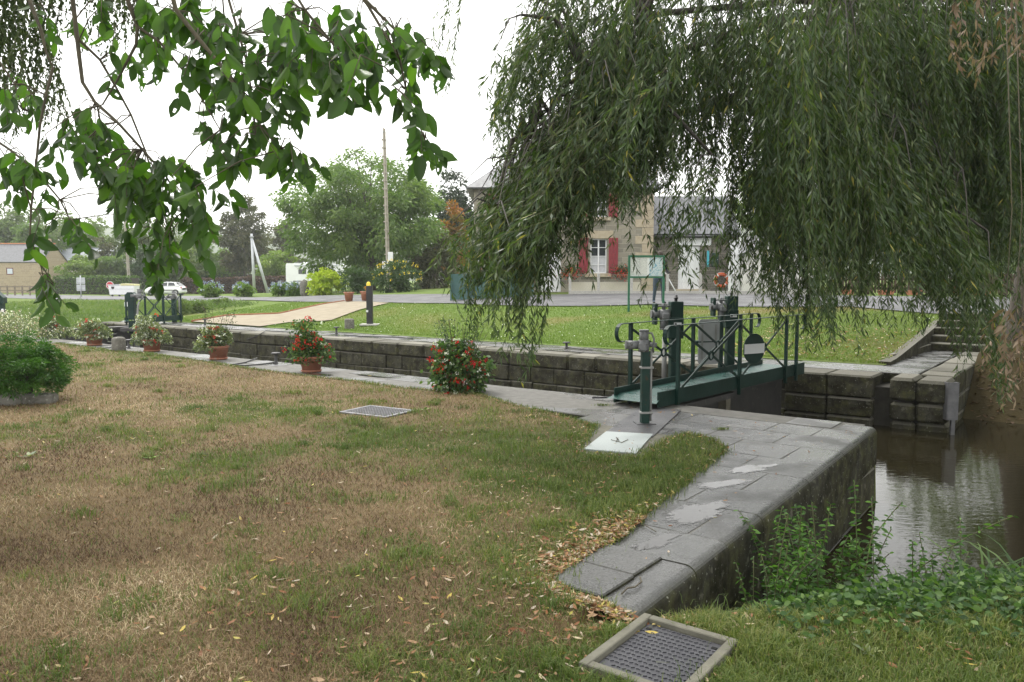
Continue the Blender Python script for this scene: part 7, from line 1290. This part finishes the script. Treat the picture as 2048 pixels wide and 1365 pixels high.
# ---- waterside plants
g = np.random.default_rng(340)
def herb(root_name, pts, hs, mat, label, leaf, seed, lw=.42, gap=.024):
    g = np.random.default_rng(seed); b = MB(); P, D, Ls = [], [], []
    for (x, y), h in zip(pts, hs):
        z0 = float(near_z([x], [y])[0]); ln_ = g.normal(size=2) * .22 * h; k = max(4, int(h / gap)); ts = np.linspace(0, 1, k); pth = np.stack([x + ln_[0] * ts ** 2, y + ln_[1] * ts ** 2, z0 + h * ts], 1); b.tube([tuple(q) for q in pth[::3]] + [tuple(pth[-1])], .003, 4, False)
        for i, q in enumerate(pth[1:]):
            for s in (0, 3.14):
                a = i * 2.1 + s + g.normal() * .3; P.append(q); D.append((math.cos(a), math.sin(a), .12 + g.normal() * .3)); Ls.append(leaf * (1.15 - .6 * ts[i + 1]) * (.7 + .5 * g.random()))
    o = empty(root_name, (pts[0][0], pts[0][1], float(near_z([pts[0][0]], [pts[0][1]])[0])), 0, label, 'plant'); wp(b.build('stems', M_WTWIG), o); Ls = np.array(Ls); wp(link('foliage', leaf_mesh('foliage', np.array(P), np.array(D), Ls, Ls * lw, g.random(len(P)), .25, None, True), mat), o); return o
G_HERB = leafmat('herb_leaf', greens((.05, .12, .022), .5, (.12, .24, .04)), .35); G_LOW = leafmat('low_herb_leaf', greens((.055, .115, .035), .45, (.14, .22, .06)), .35)
c = at(1660, 1180, 4.8); herb('willowherb', [(c.x + g.normal() * .15, 4.8 + g.normal() * .12) for _ in range(34)], [.65 + .5 * g.random() for _ in range(34)], G_HERB, 'tallest fresh green leafy herb against the wing wall above the water', .075, 341, .36)
c = at(1540, 1170, 4.4); herb('willowherb', [(c.x + g.normal() * .1, 4.4 + g.normal() * .08) for _ in range(14)], [.35 + .4 * g.random() for _ in range(14)], G_HERB, 'smaller leafy herb in front of the wing wall, left of the tall one', .055, 342, .42)
c = at(1830, 1240, 4.6); herb('leafy_herb', [(c.x + g.normal() * .16, 4.5 + g.normal() * .12) for _ in range(18)], [.35 + .35 * g.random() for _ in range(18)], G_HERB, 'low bright leafy herb on the bank between the sedge clumps', .055, 343, .5)
n = 17000; X = g.uniform(1.05, 5.2, n); Y = g.uniform(3.3, 5.2, n); k = (UV(X, Y)[0] > -1.85) & (g.random(n) < sstep(3.3, 4.1, Y + .25 * sstep(1.6, 2.6, X) + .6 * (fbm(X, Y, 2, 2, 3) - .5))) & (X > 1.25); X, Y = X[k], Y[k]; n = len(X); Zb = near_z(X, Y); tag(link('ground_herbs', leaf_mesh('ground_herbs', np.stack([X, Y, Zb + .02 + g.random(n) ** 1.3 * (.05 + .42 * fbm(X, Y, 1.5, 2, 8) * sstep(3.4, 4.5, Y))], 1), np.stack([g.normal(size=n), g.normal(size=n), .25 + .3 * g.normal(size=n)], 1), .032 + .026 * g.random(n), .02 + .015 * g.random(n), g.random(n), .2, None, True), G_LOW), 'dense low green herbs covering the bank above the canal', 'ground cover', kind='stuff')
n = 16000; X = g.uniform(.9, 5.0, n); Y = g.uniform(3.6, 5.0, n); k = (UV(X, Y)[0] > -1.8); X, Y = X[k], Y[k]; n = len(X); blades('bank_grass', np.column_stack([X, Y, near_z(X, Y)]), (.05 + .12 * g.random(n) * sstep(3.7, 4.4, Y)) , .004 + .002 * g.random(n), .3 + .9 * g.random(n), g.random(n), M_GGRN, 349, 'longer grass mixed into the herbs on the bank')
def sedge(px, py, Y, n, h, label, seed):
    g = np.random.default_rng(seed); c = at(px, py, Y); z = float(near_z([c.x], [Y])[0]); F_, V = [], []; b = []
    for k in range(n):
        a = g.random() * 6.283; hh = h * (.6 + .6 * g.random()); r = hh * (.25 + .55 * g.random()); x, y = c.x + g.normal() * .07, Y + g.normal() * .06; w = .007 + .004 * g.random(); S = np.array([-math.sin(a), math.cos(a), 0]) * w; bs = len(V)
        for t in np.linspace(0, 1, 7): q = np.array([x + math.cos(a) * r * t ** 1.6, y + math.sin(a) * r * t ** 1.6, z + hh * (1.7 * t - .95 * t * t) * .95]); ww = S * (1 - t ** 3 * .95); V += [q - ww, q + ww]
        F_ += [(bs + 2 * i, bs + 2 * i + 1, bs + 2 * i + 3, bs + 2 * i + 2) for i in range(6)]; b += [g.random()] * 14
    tag(link('sedge_clump', np_mesh('sedge_clump', np.array(V), np.array(F_), np.array(b), True), G_LOW2), label, 'sedge', 'sedge clumps on the bank')
G_LOW2 = leafmat('sedge_blade', greens((.05, .10, .03), .55, (.15, .22, .08)), .35)
sedge(1820, 1190, 4.8, 80, .62, 'arching sedge clump at the water edge left of the others', 351); sedge(1965, 1215, 4.9, 90, .75, 'tallest arching sedge clump at the water edge near the right border', 352); sedge(1900, 1260, 4.5, 60, .45, 'lower sedge clump on the bank between the two taller ones', 353); sedge(2050, 1280, 4.5, 60, .5, 'sedge clump cut by the right picture edge', 354)
# weeds on the quay joints
for (px, py, lb, sd_) in ((1445, 860, 'tiny grass tuft growing in a slab joint near the grass spit', 361), (1205, 812, 'tiny grass tuft in a slab joint left of the steel plate', 362)):
    g = np.random.default_rng(sd_); p = gp(px, py); n = 90; Q = np.column_stack([p.x + g.normal(size=n) * .05, p.y + g.normal(size=n) * .015, np.zeros(n)]); o = blades('joint_grass', Q, .02 + .03 * g.random(n), np.full(n, .005), .3 + .6 * g.random(n), g.random(n), M_GGRN, sd_, lb)

# ================================================================ damp air
b = MB(); b.box((0, 640, 40), (2400, 1400, 92)); hz = b.build('haze'); hz['kind'] = 'stuff'
m = bpy.data.materials.new('haze'); m.use_nodes = True; nt = m.node_tree; nt.nodes.clear(); out = nt.nodes.new('ShaderNodeOutputMaterial'); pv = nt.nodes.new('ShaderNodeVolumePrincipled'); pv.inputs['Color'].default_value = (.95, .97, 1, 1); pv.inputs['Density'].default_value = .0005; pv.inputs['Anisotropy'].default_value = .2
nt.links.new(pv.outputs[0], out.inputs['Volume']); hz.data.materials.append(m); cy.volume_bounces = 1
